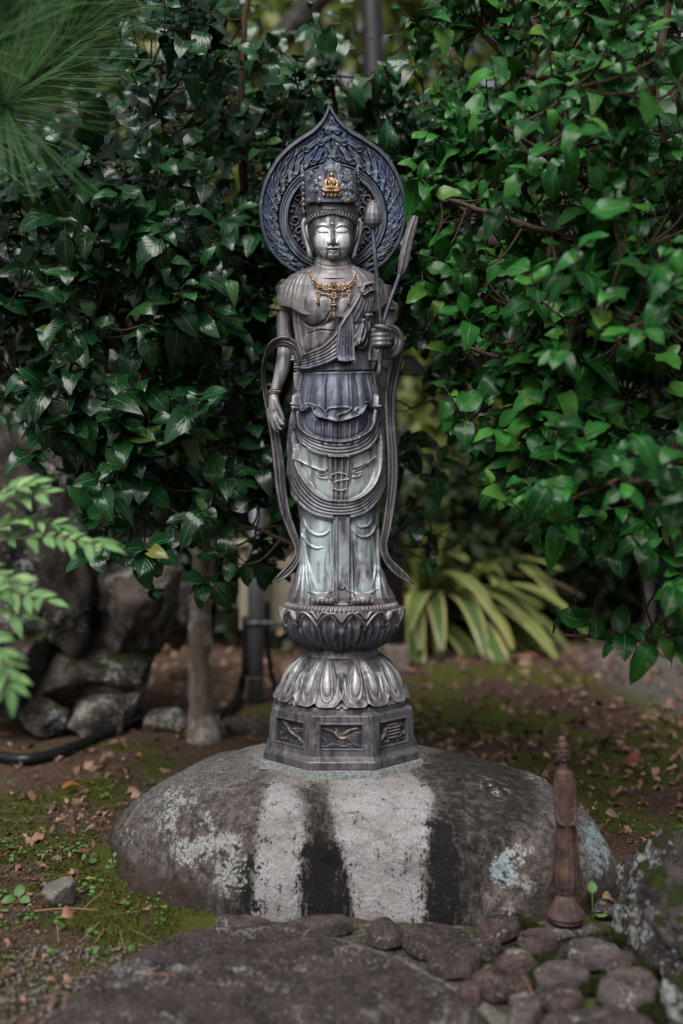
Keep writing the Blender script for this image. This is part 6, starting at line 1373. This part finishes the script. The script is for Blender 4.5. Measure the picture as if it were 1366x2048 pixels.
# ------------------------------------------------------------------ strap-leaved plant behind the statue
ASP = mat_leaf('strap_leaf', [(0, (.03, .09, .02)), (.4, (.07, .15, .03)), (.75, (.17, .24, .055)), (1, (.36, .36, .12))], rough=.4, vein=(.34, .40, .16), trans=.2, edge=(.58, .52, .22))
ASPD = mat_leaf('dry_strap_leaf', [(0, (.22, .13, .08)), (1, (.38, .25, .16))], rough=.7, vein=(.42, .30, .2), trans=.05)
def strap(curl, w, seed):
    n_, m_ = 16, 5; t = np.linspace(0, 1, n_); s_ = np.linspace(-1, 1, m_); hw = w * np.sin(math.pi * (t * .93 + .035)) ** .6 * np.interp(t, [0, .25, 1], [.22, 1, 1]); ang_ = np.cumsum(np.full(n_, curl / n_))
    dy, dz = np.cos(ang_) / n_, -np.sin(ang_) / n_; Yc, Zc = np.cumsum(dy), np.cumsum(dz); X = s_[None, :] * hw[:, None]; Z = Zc[:, None] + .35 * np.abs(X); return np.stack([X, Yc[:, None] + 0 * X, Z], -1).reshape(-1, 3), gridq(n_, m_)[:, ::-1], np.stack([s_[None, :] + 0 * X, t[:, None] + 0 * X, 0 * X], -1).reshape(-1, 3)
AST = [strap(c_, w_, i) for i, (c_, w_) in enumerate([(1.7, .052), (2.1, .046), (1.3, .055), (1.9, .045), (2.4, .05)])]
for nm, lab, pxs, n_, sd, ln0 in (('strap_leaf_plant', 'clump of yellow-edged strap leaves right of the lotus throne', (845, 1280), 56, 3, 1.05), ('strap_leaf_plant', 'further clump of green strap leaves arching beyond the yellow-edged one', (880, 1262), 50, 4, 1.08)):
    ab = G(*pxs); pt = empty(nm, ab, lab, 'plant'); rr_ = np.random.default_rng(sd); T, D, U, S = [], [], [], []
    for k in range(n_):
        a_ = rr_.uniform(-2.8, .4) if sd == 3 else rr_.uniform(-2.4, .3); el = rr_.uniform(.75, 1.6); d_ = np.array([math.cos(a_) * math.cos(el), math.sin(a_) * math.cos(el), math.sin(el)]); T.append(ab + np.array([rr_.uniform(-.12, .16), rr_.uniform(-.1, .14), .0])); D.append(d_); U.append(np.array([-math.cos(a_) * math.sin(el), -math.sin(a_) * math.sin(el), math.cos(el)])); S.append(ln0 * rr_.uniform(.7, 1.25))
    T, D, U, S = map(np.array, (T, D, U, S)); dry = np.arange(n_) % 8 == 0; R_ = basis(D, U)
    leaf_objs('A', AST, ASP, T[~dry], R_[~dry], S[~dry], pt); leaf_objs('AD', AST, ASPD, T[dry], R_[dry], S[dry], pt)

# ------------------------------------------------------------------ background: trees, hedge, hall, board
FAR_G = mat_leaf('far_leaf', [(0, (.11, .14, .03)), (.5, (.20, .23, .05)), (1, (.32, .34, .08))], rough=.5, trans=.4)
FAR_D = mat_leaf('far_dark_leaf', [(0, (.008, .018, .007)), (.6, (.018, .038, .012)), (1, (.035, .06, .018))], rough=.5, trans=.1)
SIM = [leaf_tpl(.26, .3, .3, n=4, m=3, seed=70), leaf_tpl(.30, .1, .2, n=4, m=3, seed=71)]
def crown(name, parent, mat, blobs, n_, size, seed, clump=.18):
    rr_ = np.random.default_rng(seed); wts = np.array([b[3] * b[4] * b[5] for b in blobs]); wts /= wts.sum(); T = []
    nc = max(n_ // 22, 1); ix = rr_.choice(len(blobs), nc, p=wts)
    for i in ix:
        b = blobs[i]; v = rr_.normal(size=3); v /= np.linalg.norm(v); v *= rr_.random() ** .4; c_ = np.array(b[:3]) + v * np.array(b[3:6]); T.append(c_ + rr_.normal(size=(22, 3)) * clump * np.array([1, 1, .6]))
    T = np.vstack(T); T = T[T[:, 2] > .03]; D = rr_.normal(size=T.shape) + [0, 0, -.4]; U = rr_.normal(size=T.shape) * .6 + [0, -.4, 1]
    o = scatter(SIM, T, basis(D, U), size * rr_.uniform(.6, 1.3, len(T))).build(name, mat, parent); o['kind'] = 'stuff'; return o
def tree(label, base, trunk, r0, blobs, mat, n_, size, seed, name='broadleaf_tree', bark=PBARK, limbs=()):
    t = empty(name, base, label, 'tree'); mb = MB(); p = smooth(trunk, 8); mb.tube(p, np.linspace(r0, r0 * .6, len(p)) * (1 + .05 * np.sin(np.arange(len(p)))), 14)
    for l_, a_, b_ in limbs: q_ = smooth(l_, 8); mb.tube(q_, np.linspace(a_, b_, len(q_)), 10)
    mb.build('trunk', bark, t); crown('crown', t, mat, blobs, n_, size, seed); return t
# leaning pine trunk behind the left camellia, its out-of-view crown added to shade the back of the garden
lb = np.array([-1.75, 4.3, 0.0])
tree('dark leaning pine trunk slanting up behind the left camellia', lb, [lb - [0, 0, .05], PD(-260, 700, 4.4), PD(-120, 440, 4.5), PD(60, 300, 4.6), PD(260, 215, 4.7), (PD(420, 175, 4.8)), PD(540, 95, 4.9), PD(650, -20, 5.0), PD(780, -180, 5.1), PD(850, -400, 5.2)], .085,
     [(1.2, 5.4, 4.6, .9, .7, .35), (-2.2, 5.2, 3.6, .9, 1.0, .45), (-1.2, 5.0, 3.9, .6, .6, .3)], FAR_D, 3600, .11, 81, 'pine_tree', limbs=[([PD(300, 200, 4.72), PD(330, 60, 4.8), PD(300, -120, 4.9)], .04, .03), ([PD(120, 275, 4.6), PD(40, 160, 4.7), PD(-100, 40, 4.8)], .045, .03)])
far = [((-4.6, 9.0, 0), 8.0, 0), ((-1.9, 10.0, 0), 8.5, 0), ((.7, 10.8, 0), 8.5, 0), ((3.4, 12.2, 0), 8.5, 1), ((6.6, 11.5, 0), 8.5, 0), ((-8.0, 10.0, 0), 8.0, 1)]
tl = ['far green tree at the left end beyond the rocks', 'far yellow-green tree behind the dark leaning trunk', 'far yellow-green tree behind the tall pole', 'far dark tree behind the hall at right', 'far green tree beyond the right end', 'outermost far tree beyond the left edge']
for i, (b_, h_, k_) in enumerate(far):
    b_ = np.array(b_); bl = [(b_[0] + dx, b_[1] + dy, h_ * z_, 1.25, 1.0, h_ * .15) for dx, dy, z_ in ((0, 0, .85), (-.9, 0, .68), (.9, -.2, .66), (0, -.3, .5), (-1.1, .1, .42), (1.1, 0, .4), (-.4, 0, .24), (.7, .1, .22))]
    tree(tl[i], b_, [b_ - [0, 0, .1], b_ + [.1, 0, h_ * .4], b_ + [0, 0, h_ * .9]], .16, bl, FAR_G if k_ == 0 else FAR_D, 8500, .22, 90 + i)
def shrub_mass(label, c_, size, seed, n_):  # filler shrubs added so the gaps behind the camellias turn dark
    c_ = np.array(c_); e = empty('gap_filler_shrub', (c_[0], c_[1], 0), label, 'shrub'); mb = MB(); rr2 = np.random.default_rng(seed)
    for k in range(5): q_ = np.array([[c_[0] + rr2.normal() * .1, c_[1], -.02], [c_[0] + rr2.normal() * size[0] * .3, c_[1], c_[2] * .6], [c_[0] + rr2.normal() * size[0] * .5, c_[1], c_[2] * 1.3]]); mb.tube(smooth(q_, 6), np.linspace(.03, .012, 13), 8)
    mb.build('stems', PBARK, e); crown('foliage', e, FAR_D, [(c_[0], c_[1], c_[2], *size), (c_[0] - size[0] * .4, c_[1] + .1, c_[2] * 1.2, size[0] * .6, size[1], size[2] * .7), (c_[0] + size[0] * .4, c_[1] + .1, c_[2] * .8, size[0] * .6, size[1], size[2] * .7)], n_, .11, seed, .13)
shrub_mass('dark shrub added to darken gaps behind the left camellia and rocks', (-1.75, 5.6, 1.15), (.9, .4, 1.1), 121, 5200)
shrub_mass('dark shrub added to darken gaps behind the camellia trunk and steel post', (-.45, 5.7, 1.0), (.7, .4, .85), 122, 3600)
shrub_mass('tall dark shrub added to darken gaps behind the right camellia', (1.75, 5.3, 1.75), (.75, .4, .75), 123, 4200)
hb = np.array([0, 7.4, 0.0])
def hedge(label, x0, x1, y0, h_, seed, mat, n_):
    e = empty('hedge', ((x0 + x1) / 2, y0, 0), label, 'hedge'); bl = [(x0 + (x1 - x0) * (k + .5) / 6, y0, h_ * .5, (x1 - x0) / 10, .45, h_ * .55) for k in range(6)]; crown('foliage', e, mat, bl, n_, .10, seed, .10)
    mb = MB()
    for k in range(9): xx_ = x0 + (x1 - x0) * (k + .5) / 9; mb.tube(np.array([[xx_, y0, -.02], [xx_ + .05, y0 + .02, h_ * .45], [xx_ - .03, y0, h_ * .8]]), np.array([.03, .022, .01]), 8)
    mb.build('stems', PBARK, e)
FAR_K = mat_leaf('painted_shade_leaf', [(0, (.004, .009, .004)), (.6, (.009, .018, .007)), (1, (.016, .028, .010))], rough=.6, trans=.03, spec=.15)  # leaf colour blackened to carry the deep shadow under the right bush
hedge('low evergreen hedge at right behind the strap leaves, deep shade painted into its colour', .75, 3.4, 6.25, 1.1, 101, FAR_K, 15000)
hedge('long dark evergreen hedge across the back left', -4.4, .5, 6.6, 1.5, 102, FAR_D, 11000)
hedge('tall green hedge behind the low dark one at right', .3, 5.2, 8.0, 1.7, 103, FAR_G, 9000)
# hall with dark eaves at the back right
PLAS = mat_simple('ochre_plaster', (.26, .22, .16), .9, 0, .2, 5, .1); TIMB = mat_simple('dark_timber', (.035, .026, .022), .7, 0, .35, 20, .3); TILE = mat_simple('grey_roof_tile', (.085, .078, .08), .6, 0, .3, 15, .2)
hall = empty('temple_hall', (4.2, 10.0, 0), 'dark-timbered plaster hall with low eaves glimpsed behind the right camellia', 'building')
mb = MB(); mb.box([4.6, 9.9, 1.6], [2.9, .08, 1.6]); mb.build('wall', PLAS, hall, smooth_=False)
for k in range(6): mb = MB(); mb.box([1.75 + k * 1.1, 9.78, 1.6], [.075, .06, 1.6]); mb.build('post', TIMB, hall, smooth_=False, bevel=.01)
mb = MB(); mb.box([4.4, 9.72, 2.55], [3.1, .07, .09]); mb.build('beam', TIMB, hall, smooth_=False, bevel=.01)
mb = MB(); R_ = np.array(Matrix.Rotation(math.radians(20), 3, 'X')); mb.box([4.4, 9.6, 3.55], [3.6, 1.5, .06], R_); rf = mb.build('roof', TILE, hall, smooth_=False)
for k in range(24): mb = MB(); mb.tube(np.array([[.95 + k * .3, 8.25, 3.15], [.95 + k * .3, 10.9, 4.08]]), .05, 8); mb.build('tile_row', TILE, rf)
for k in range(14): mb = MB(); mb.box([1.1 + k * .5, 9.0, 3.16], [.035, .75, .04], R_); mb.build('rafter', TIMB, rf, smooth_=False)
sb = PD(1205, 1000, 5.4); sb[2] = 0; sg = empty('notice_board', sb, 'white board with a blue band half hidden behind the right camellia', 'sign')
WHT = mat_simple('white_enamel', (.72, .70, .68), .4, 0, .05, 10, .02); BLU = mat_simple('blue_paint', (.02, .14, .55), .4, 0, .1, 10, .02)
zt, zbm = PD(0, 890, 5.4)[2], PD(0, 968, 5.4)[2]; mb = MB(); mb.box([sb[0], 5.4, (zt + zbm) / 2], [.22, .012, (zt - zbm) / 2]); mb.build('panel', WHT, sg, smooth_=False, bevel=.004)
zc = PD(0, 920, 5.4)[2]; mb = MB(); mb.box([sb[0] - .0, 5.384, zc], [.20, .003, .045]); mb.build('blue_band', BLU, sg, smooth_=False)
lx = PD(1305, 0, 5.4)[0]; mb = MB(); mb.tube(np.array([[lx, 5.425, -.02], [lx, 5.425, zt]]), .013, 10); mb.box([(lx + sb[0]) / 2, 5.417, (zt + zbm) / 2], [(lx - sb[0]) / 2, .004, .012]); mb.build('leg', BROWNM, sg)

# ------------------------------------------------------------------ leaf litter, moss, weeds
def clear_of_stones(x, y):
    a_ = np.arctan2(y - BC[1], x - BC[0]); ok = np.hypot(x - BC[0], y - BC[1]) > brad(a_) + .015
    return ok
paved = lambda x, y: inpoly(x, y, sl) | ((x > -.33) & (x < .6) & (y < 1.9))
LIT = mat_leaf('dry_leaf', [(0, (.075, .042, .029)), (.3, (.17, .095, .064)), (.6, (.29, .17, .12)), (.85, (.42, .27, .20)), (.95, (.20, .06, .025)), (1, (.33, .24, .17))], rough=.7, vein=(.2, .13, .09), trans=.04, spec=.2)
DRY_T = [leaf_tpl(w_, c_, f_, n=5, m=4, wave=.12, seed=60 + i) for i, (w_, c_, f_) in enumerate([(.26, .5, .5), (.22, -.4, .8), (.30, .8, .3), (.20, .2, 1.0)])]
rr_ = np.random.default_rng(77)
def litter(n_, xr, yr, size, dens):
    x, y = rr_.uniform(*xr, n_), rr_.uniform(*yr, n_); k = clear_of_stones(x, y) & ~paved(x, y) & (rr_.random(n_) < dens(x, y)); return x[k], y[k], size * rr_.uniform(.5, 1.25, k.sum())
dl = lambda x, y: (1 - .6 * sstep(.44, .56, mossf(x, y)) * sstep(.25, .5, x)) * np.clip(.30 + 1.1 * sstep(.45, .62, fbm(x * 1.6, y * 1.6, 0, 3, 55)) * sstep(2.3, 3.0, y), 0, 1)
A_ = [litter(3600, (-2.2, 2.6), (2.3, 5.6), .047, dl), litter(3200, (-1.1, 1.0), (1.45, 2.6), .022, lambda x, y: .7 * sstep(.40, .60, fbm(x * 3, y * 3, 0, 3, 91))), litter(2600, (-3.5, 4), (4.5, 9), .07, lambda x, y: .8 + 0 * x), litter(900, (.1, 2.0), (2.6, 4.0), .05, lambda x, y: .7 + 0 * x)]
x, y, s_ = [np.concatenate([b[i] for b in A_]) for i in range(3)]; T = np.stack([x, y, gz(x, y) + .004 + rr_.random(len(x)) * .008], 1); an_ = rr_.uniform(0, 6.28, len(x)); D = np.stack([np.cos(an_), np.sin(an_), rr_.normal(size=len(x)) * .18], 1); U = np.stack([rr_.normal(size=len(x)) * .3, rr_.normal(size=len(x)) * .3, np.ones(len(x))], 1)
tag(scatter(DRY_T, T, basis(D, U), s_).build('leaf_litter', LIT), 'brown dry leaf litter strewn over the moss', 'leaf litter', None, 'stuff')
nn = 900; x, y = rr_.uniform(-1.3, 1.2, nn), rr_.uniform(1.45, 3.2, nn); k = clear_of_stones(x, y) & ~paved(x, y); x, y = x[k], y[k]; an_ = rr_.uniform(0, 6.28, len(x))
tag(scatter([(np.array([[-.012, 0, 0], [.012, 0, 0], [.012, 1, .02], [-.012, 1, .02]]), np.array([[0, 1, 2, 3]]), np.zeros((4, 3)))], np.stack([x, y, gz(x, y) + .004], 1), basis(np.stack([np.cos(an_), np.sin(an_), 0 * x], 1), np.tile([0, 0, 1.0], (len(x), 1))), np.stack([.09 + 0 * x, rr_.uniform(.03, .1, len(x)), .1 + 0 * x], 1)).build('fallen_pine_needles', LIT), 'thin brown fallen needles and twigs on the soil', 'leaf litter', None, 'stuff')
# moss cushions as short blades
MOSS = mat_leaf('moss', [(0, (.026, .032, .008)), (.5, (.058, .066, .015)), (1, (.11, .118, .026))], rough=.8, vein=(.08, .1, .02), trans=.15, spec=.2)
nn = 150000; x, y = rr_.uniform(-1.25, 1.35, nn), 1.42 + 2.2 * rr_.random(nn) ** 1.5; m_ = sstep(.52, .67, mossf(x, y) + .10 * (fbm(x * 30, y * 30, 0, 3, 66) - .5)); k = clear_of_stones(x, y) & ~(inpoly(x, y, sl)) & ~((x > -.3) & (x < .58) & (y < 1.88)) & (rr_.random(nn) < m_ * .9); x, y = x[k], y[k]
D = np.stack([rr_.normal(size=len(x)) * .6, rr_.normal(size=len(x)) * .6 - .2, np.ones(len(x))], 1)
tri = (np.array([[-.22, 0, 0], [.22, 0, 0], [0, 1, 0]]), np.array([[0, 1, 2]]), np.array([[-.5, 0, 0], [.5, 0, 0], [0, 1, 0]], float))
tag(scatter([tri], np.stack([x, y, gz(x, y) - .004], 1), basis(D, rr_.normal(size=D.shape)), rr_.uniform(.005, .011, len(x))).build('moss', MOSS), 'short green moss growing on the soil around the boulder', 'moss', None, 'stuff')
# dark moss cushions between the cobbles
DM = mat_leaf('dark_moss', [(0, (.008, .011, .004)), (.6, (.020, .025, .008)), (1, (.06, .066, .016))], rough=.9, vein=(.03, .04, .01), trans=.05, spec=.1); PTS = []
for (cx_, cy_, w_, h_) in ((1015, 1838, 70, 26), (1235, 1880, 110, 34), (1100, 1925, 60, 36), (1190, 1962, 70, 28), (1080, 1945, 40, 30), (1270, 1935, 80, 30), (1160, 1880, 70, 14), (1310, 2000, 70, 60), (1330, 1890, 60, 40), (1220, 1960, 60, 20), (1030, 1895, 30, 12), (940, 1890, 26, 10), (985, 1940, 30, 16), (1290, 1850, 60, 24), (1060, 1850, 40, 14)):
    m_ = int(w_ * h_ * 2.2); u_ = rr_.normal(size=(m_, 2)) * .55; u_ = u_[fbm(u_[:, 0] * 2.2 + cx_, u_[:, 1] * 1.5, 0, 3, 3) > .47]; pts_ = np.array([G(cx_ + w_ / 2 * a_, cy_ + h_ / 2 * b_, .02) for a_, b_ in u_]); pts_[:, 2] += .006 * np.exp(-(u_ ** 2).sum(1)) - .006; PTS.append(pts_)
T = np.vstack(PTS); D = rr_.normal(size=T.shape) * .8 + [0, -.2, 1]
tag(scatter([tri], T, basis(D, rr_.normal(size=D.shape)), rr_.uniform(.004, .008, len(T))).build('moss', DM), 'dark green moss cushions growing between the cobbles', 'moss', None, 'stuff')
# grit
nn = 2200; x = np.concatenate([rr_.uniform(-.85, -.3, nn), rr_.uniform(-1.0, 1.0, 900)]); y = np.concatenate([rr_.uniform(1.42, 1.75, nn), rr_.uniform(1.6, 2.6, 900)]); k = clear_of_stones(x, y) & ~paved(x, y); x, y = x[k], y[k]
PEB = mat_leaf('grit', [(0, (.06, .05, .045)), (.5, (.15, .13, .12)), (.9, (.25, .23, .215)), (1, (.5, .48, .46))], rough=.8, trans=0, vein=(.15, .13, .12)); Vi, Ti = ico(1)
tag(scatter([(Vi * [1, .8, .6], Ti, np.zeros((len(Vi), 3)))], np.stack([x, y, gz(x, y) + .0], 1), basis(rr_.normal(size=(len(x), 3)), rr_.normal(size=(len(x), 3))), rr_.uniform(.0012, .0042, len(x))).build('grit', PEB), 'fine grit and tiny pebbles on the soil', 'grit', None, 'stuff')
# single fallen leaves one can point at
def fallen(label, px, py, ln, ang_, colr, w=.28, curl=.6, z=.01, fold=.6, seed=0):
    m = mat_leaf('fallen_leaf_' + str(seed), [(0, tuple(np.array(colr) * .75)), (1, colr)], rough=.55, vein=tuple(np.array(colr) * 1.2), trans=.05); V, q, luv = leaf_tpl(w, curl, fold, n=10, m=7, wave=.05, seed=seed)
    c_ = G(px, py, 0); d_ = np.array([math.cos(ang_), math.sin(ang_) * 1.0, .12]); Rm = basis(d_[None], np.array([[.1, -.35, 1.0]]))[0]; P = (V * ln) @ Rm.T; P = P - P.mean(0) + c_; P[:, 2] += z - P[:, 2].min() + gz(c_[0], c_[1])
    tag(obj('fallen_leaf', mesh_data('fallen_leaf', P, q, None, {'luv': luv, 'rnd': np.full(len(V), .5)}), m), label, 'leaf')
fallen('long orange curled leaf on the moss left of the boulder', 143, 1585, .062, .9, (.42, .15, .035), .18, .25, seed=1); fallen('pinkish dried leaf standing curled on the soil at lower left', 143, 1866, .040, .4, (.42, .19, .12), .42, 1.1, z=-.004, seed=2, fold=.9)
fallen('small dark red curled leaf left of the boulder', 165, 1732, .028, 2.6, (.25, .055, .045), .4, .9, seed=3); fallen('tiny yellow leaf on the moss between the stone and boulder', 180, 1762, .018, .3, (.55, .33, .05), .22, .2, z=.004, seed=4)
fallen('rust-red leaf on the paving in front of the figurine', 1138, 1866, .042, -.4, (.26, .09, .045), .35, .6, z=.026, seed=5); fallen('orange leaf on the moss behind the left of the boulder', 275, 1521, .03, 2.8, (.38, .13, .05), .25, .3, seed=6)
fallen('brown curled leaf touching the tip of the large stepping stone', 292, 1868, .034, 2.2, (.26, .17, .10), .3, 1.2, seed=7); fallen('broad red-brown leaf on the moss right of the boulder', 1262, 1546, .075, 2.9, (.24, .075, .04), .34, .5, seed=8)
fallen('pale curled leaf at the right rim of the boulder', 1190, 1640, .022, .5, (.5, .40, .30), .3, .7, seed=9); fallen('pale yellow leaf on the moss behind the figurine head', 1096, 1528, .03, .3, (.5, .5, .2), .4, .5, seed=10)
fallen('tan twisted leaf on the soil right of the boulder', 1232, 1680, .06, .1, (.30, .19, .13), .24, .9, seed=11); fallen('long grey-brown leaf left of the small grey stone', 110, 1740, .045, 2.5, (.22, .16, .12), .16, .5, seed=12)
fallen('brown leaf pieces lying right of the figurine base', 1222, 1838, .04, .2, (.30, .18, .12), .34, .9, seed=13)
STRAW = mat_simple('straw', (.27, .13, .06), .7, 0, .3, 60, .1)
def needle(label, a_, b_, rad, z=.034):
    p = np.array([G(*a_, z), (G(*a_, z) + G(*b_, z)) / 2 + [0, 0, .004], G(*b_, z)]); mb = MB(); mb.tube(smooth(p, 4), rad, 6); tag(mb.build('dry_needle', STRAW), label, 'twig')
needle('reddish dry needle lying across the far part of the stepping stone', (472, 1900), (556, 1899), .0013); needle('green-tipped straw at the left part of the stepping stone', (283, 1949), (360, 1957), .0012); needle('thin slanted straw crossing the left part of the stepping stone', (292, 2003), (352, 1945), .0009)
needle('long pale twig on the soil below the small grey stone', (68, 1822), (195, 1820), .0016, .008); needle('dry needle slanting between two cobbles', (1042, 1950), (1066, 1990), .0009)
# weeds
WEED = mat_leaf('weed_leaf', [(0, (.06, .17, .035)), (1, (.13, .28, .06))], rough=.5, vein=(.16, .3, .09), trans=.2); WT = [leaf_tpl(.40, .2, .2, n=6, m=5, wave=.02, seed=88)]
def weed(label, px, py, leaves, hgt, stem=.0007):
    b_ = G(px, py, 0); b_[2] = gz(b_[0], b_[1]); w = empty('weed', b_, label, 'weed'); mb = MB(); T, D, S = [], [], []
    for (a_, el, ln, hh) in leaves:
        tip = b_ + np.array([math.cos(a_) * .006, math.sin(a_) * .006, hgt * hh]); mb.tube(np.array([b_, (b_ + tip) / 2 + [.001, 0, 0], tip]), stem, 5); T.append(tip); D.append([math.cos(a_) * math.cos(el), math.sin(a_) * math.cos(el), math.sin(el)]); S.append(ln)
    T, D, S = map(np.array, (T, D, S)); mb.build('stem', WEED, w); leaf_objs('W', WT, WEED, T, basis(D, np.tile([0, -.7, 1.0], (len(T), 1))), S, w)
weed('three-leaved bright weed at the left edge beside the small grey stone', 36, 1800, [(1.7, .9, .028, .3), (-2.6, .1, .026, .3), (-.5, .1, .024, .3)], .02); weed('two round leaved sprout behind the dark red leaf', 172, 1728, [(2.4, .6, .018, .8), (.1, .3, .018, .5)], .012)
weed('tall sprout with a single pointed leaf right of the figurine', 1184, 1842, [(1.3, 1.2, .024, 1.0), (-.4, .2, .022, .25)], .045, .0009); weed('small green sprout against the left foot of the boulder', 226, 1740, [(.5, .4, .012, .4), (2.4, .4, .012, .6), (1.4, 1.0, .012, 1.0), (-1, .3, .011, .8), (3.6, .3, .011, .3)], .026)
weed('yellow-green pair of round leaves by the mossy rock at right', 1272, 1915, [(2.0, .3, .012, 1), (-.6, .3, .010, .6)], .03)
nn = 520; x, y = rr_.uniform(-1.2, 1.1, nn), rr_.uniform(1.6, 2.9, nn); k = clear_of_stones(x, y) & ~paved(x, y) & ((x < -.2) | (rr_.random(nn) < .25)) & (fbm(x * 4, y * 4, 0, 2, 44) > .48); x, y = x[k], y[k]
T = np.repeat(np.stack([x, y, gz(x, y) + .006], 1), 5, 0) + rr_.normal(size=(len(x) * 5, 3)) * [.009, .009, .004]; an_ = rr_.uniform(0, 6.28, len(T))
tag(scatter(WT, T, basis(np.stack([np.cos(an_), np.sin(an_), rr_.uniform(-.1, .5, len(T))], 1), np.tile([0, -.4, 1.0], (len(T), 1))), rr_.uniform(.006, .013, len(T))).build('tiny_weeds', WEED), 'tiny green seedlings scattered over the moss', 'weeds', None, 'stuff')
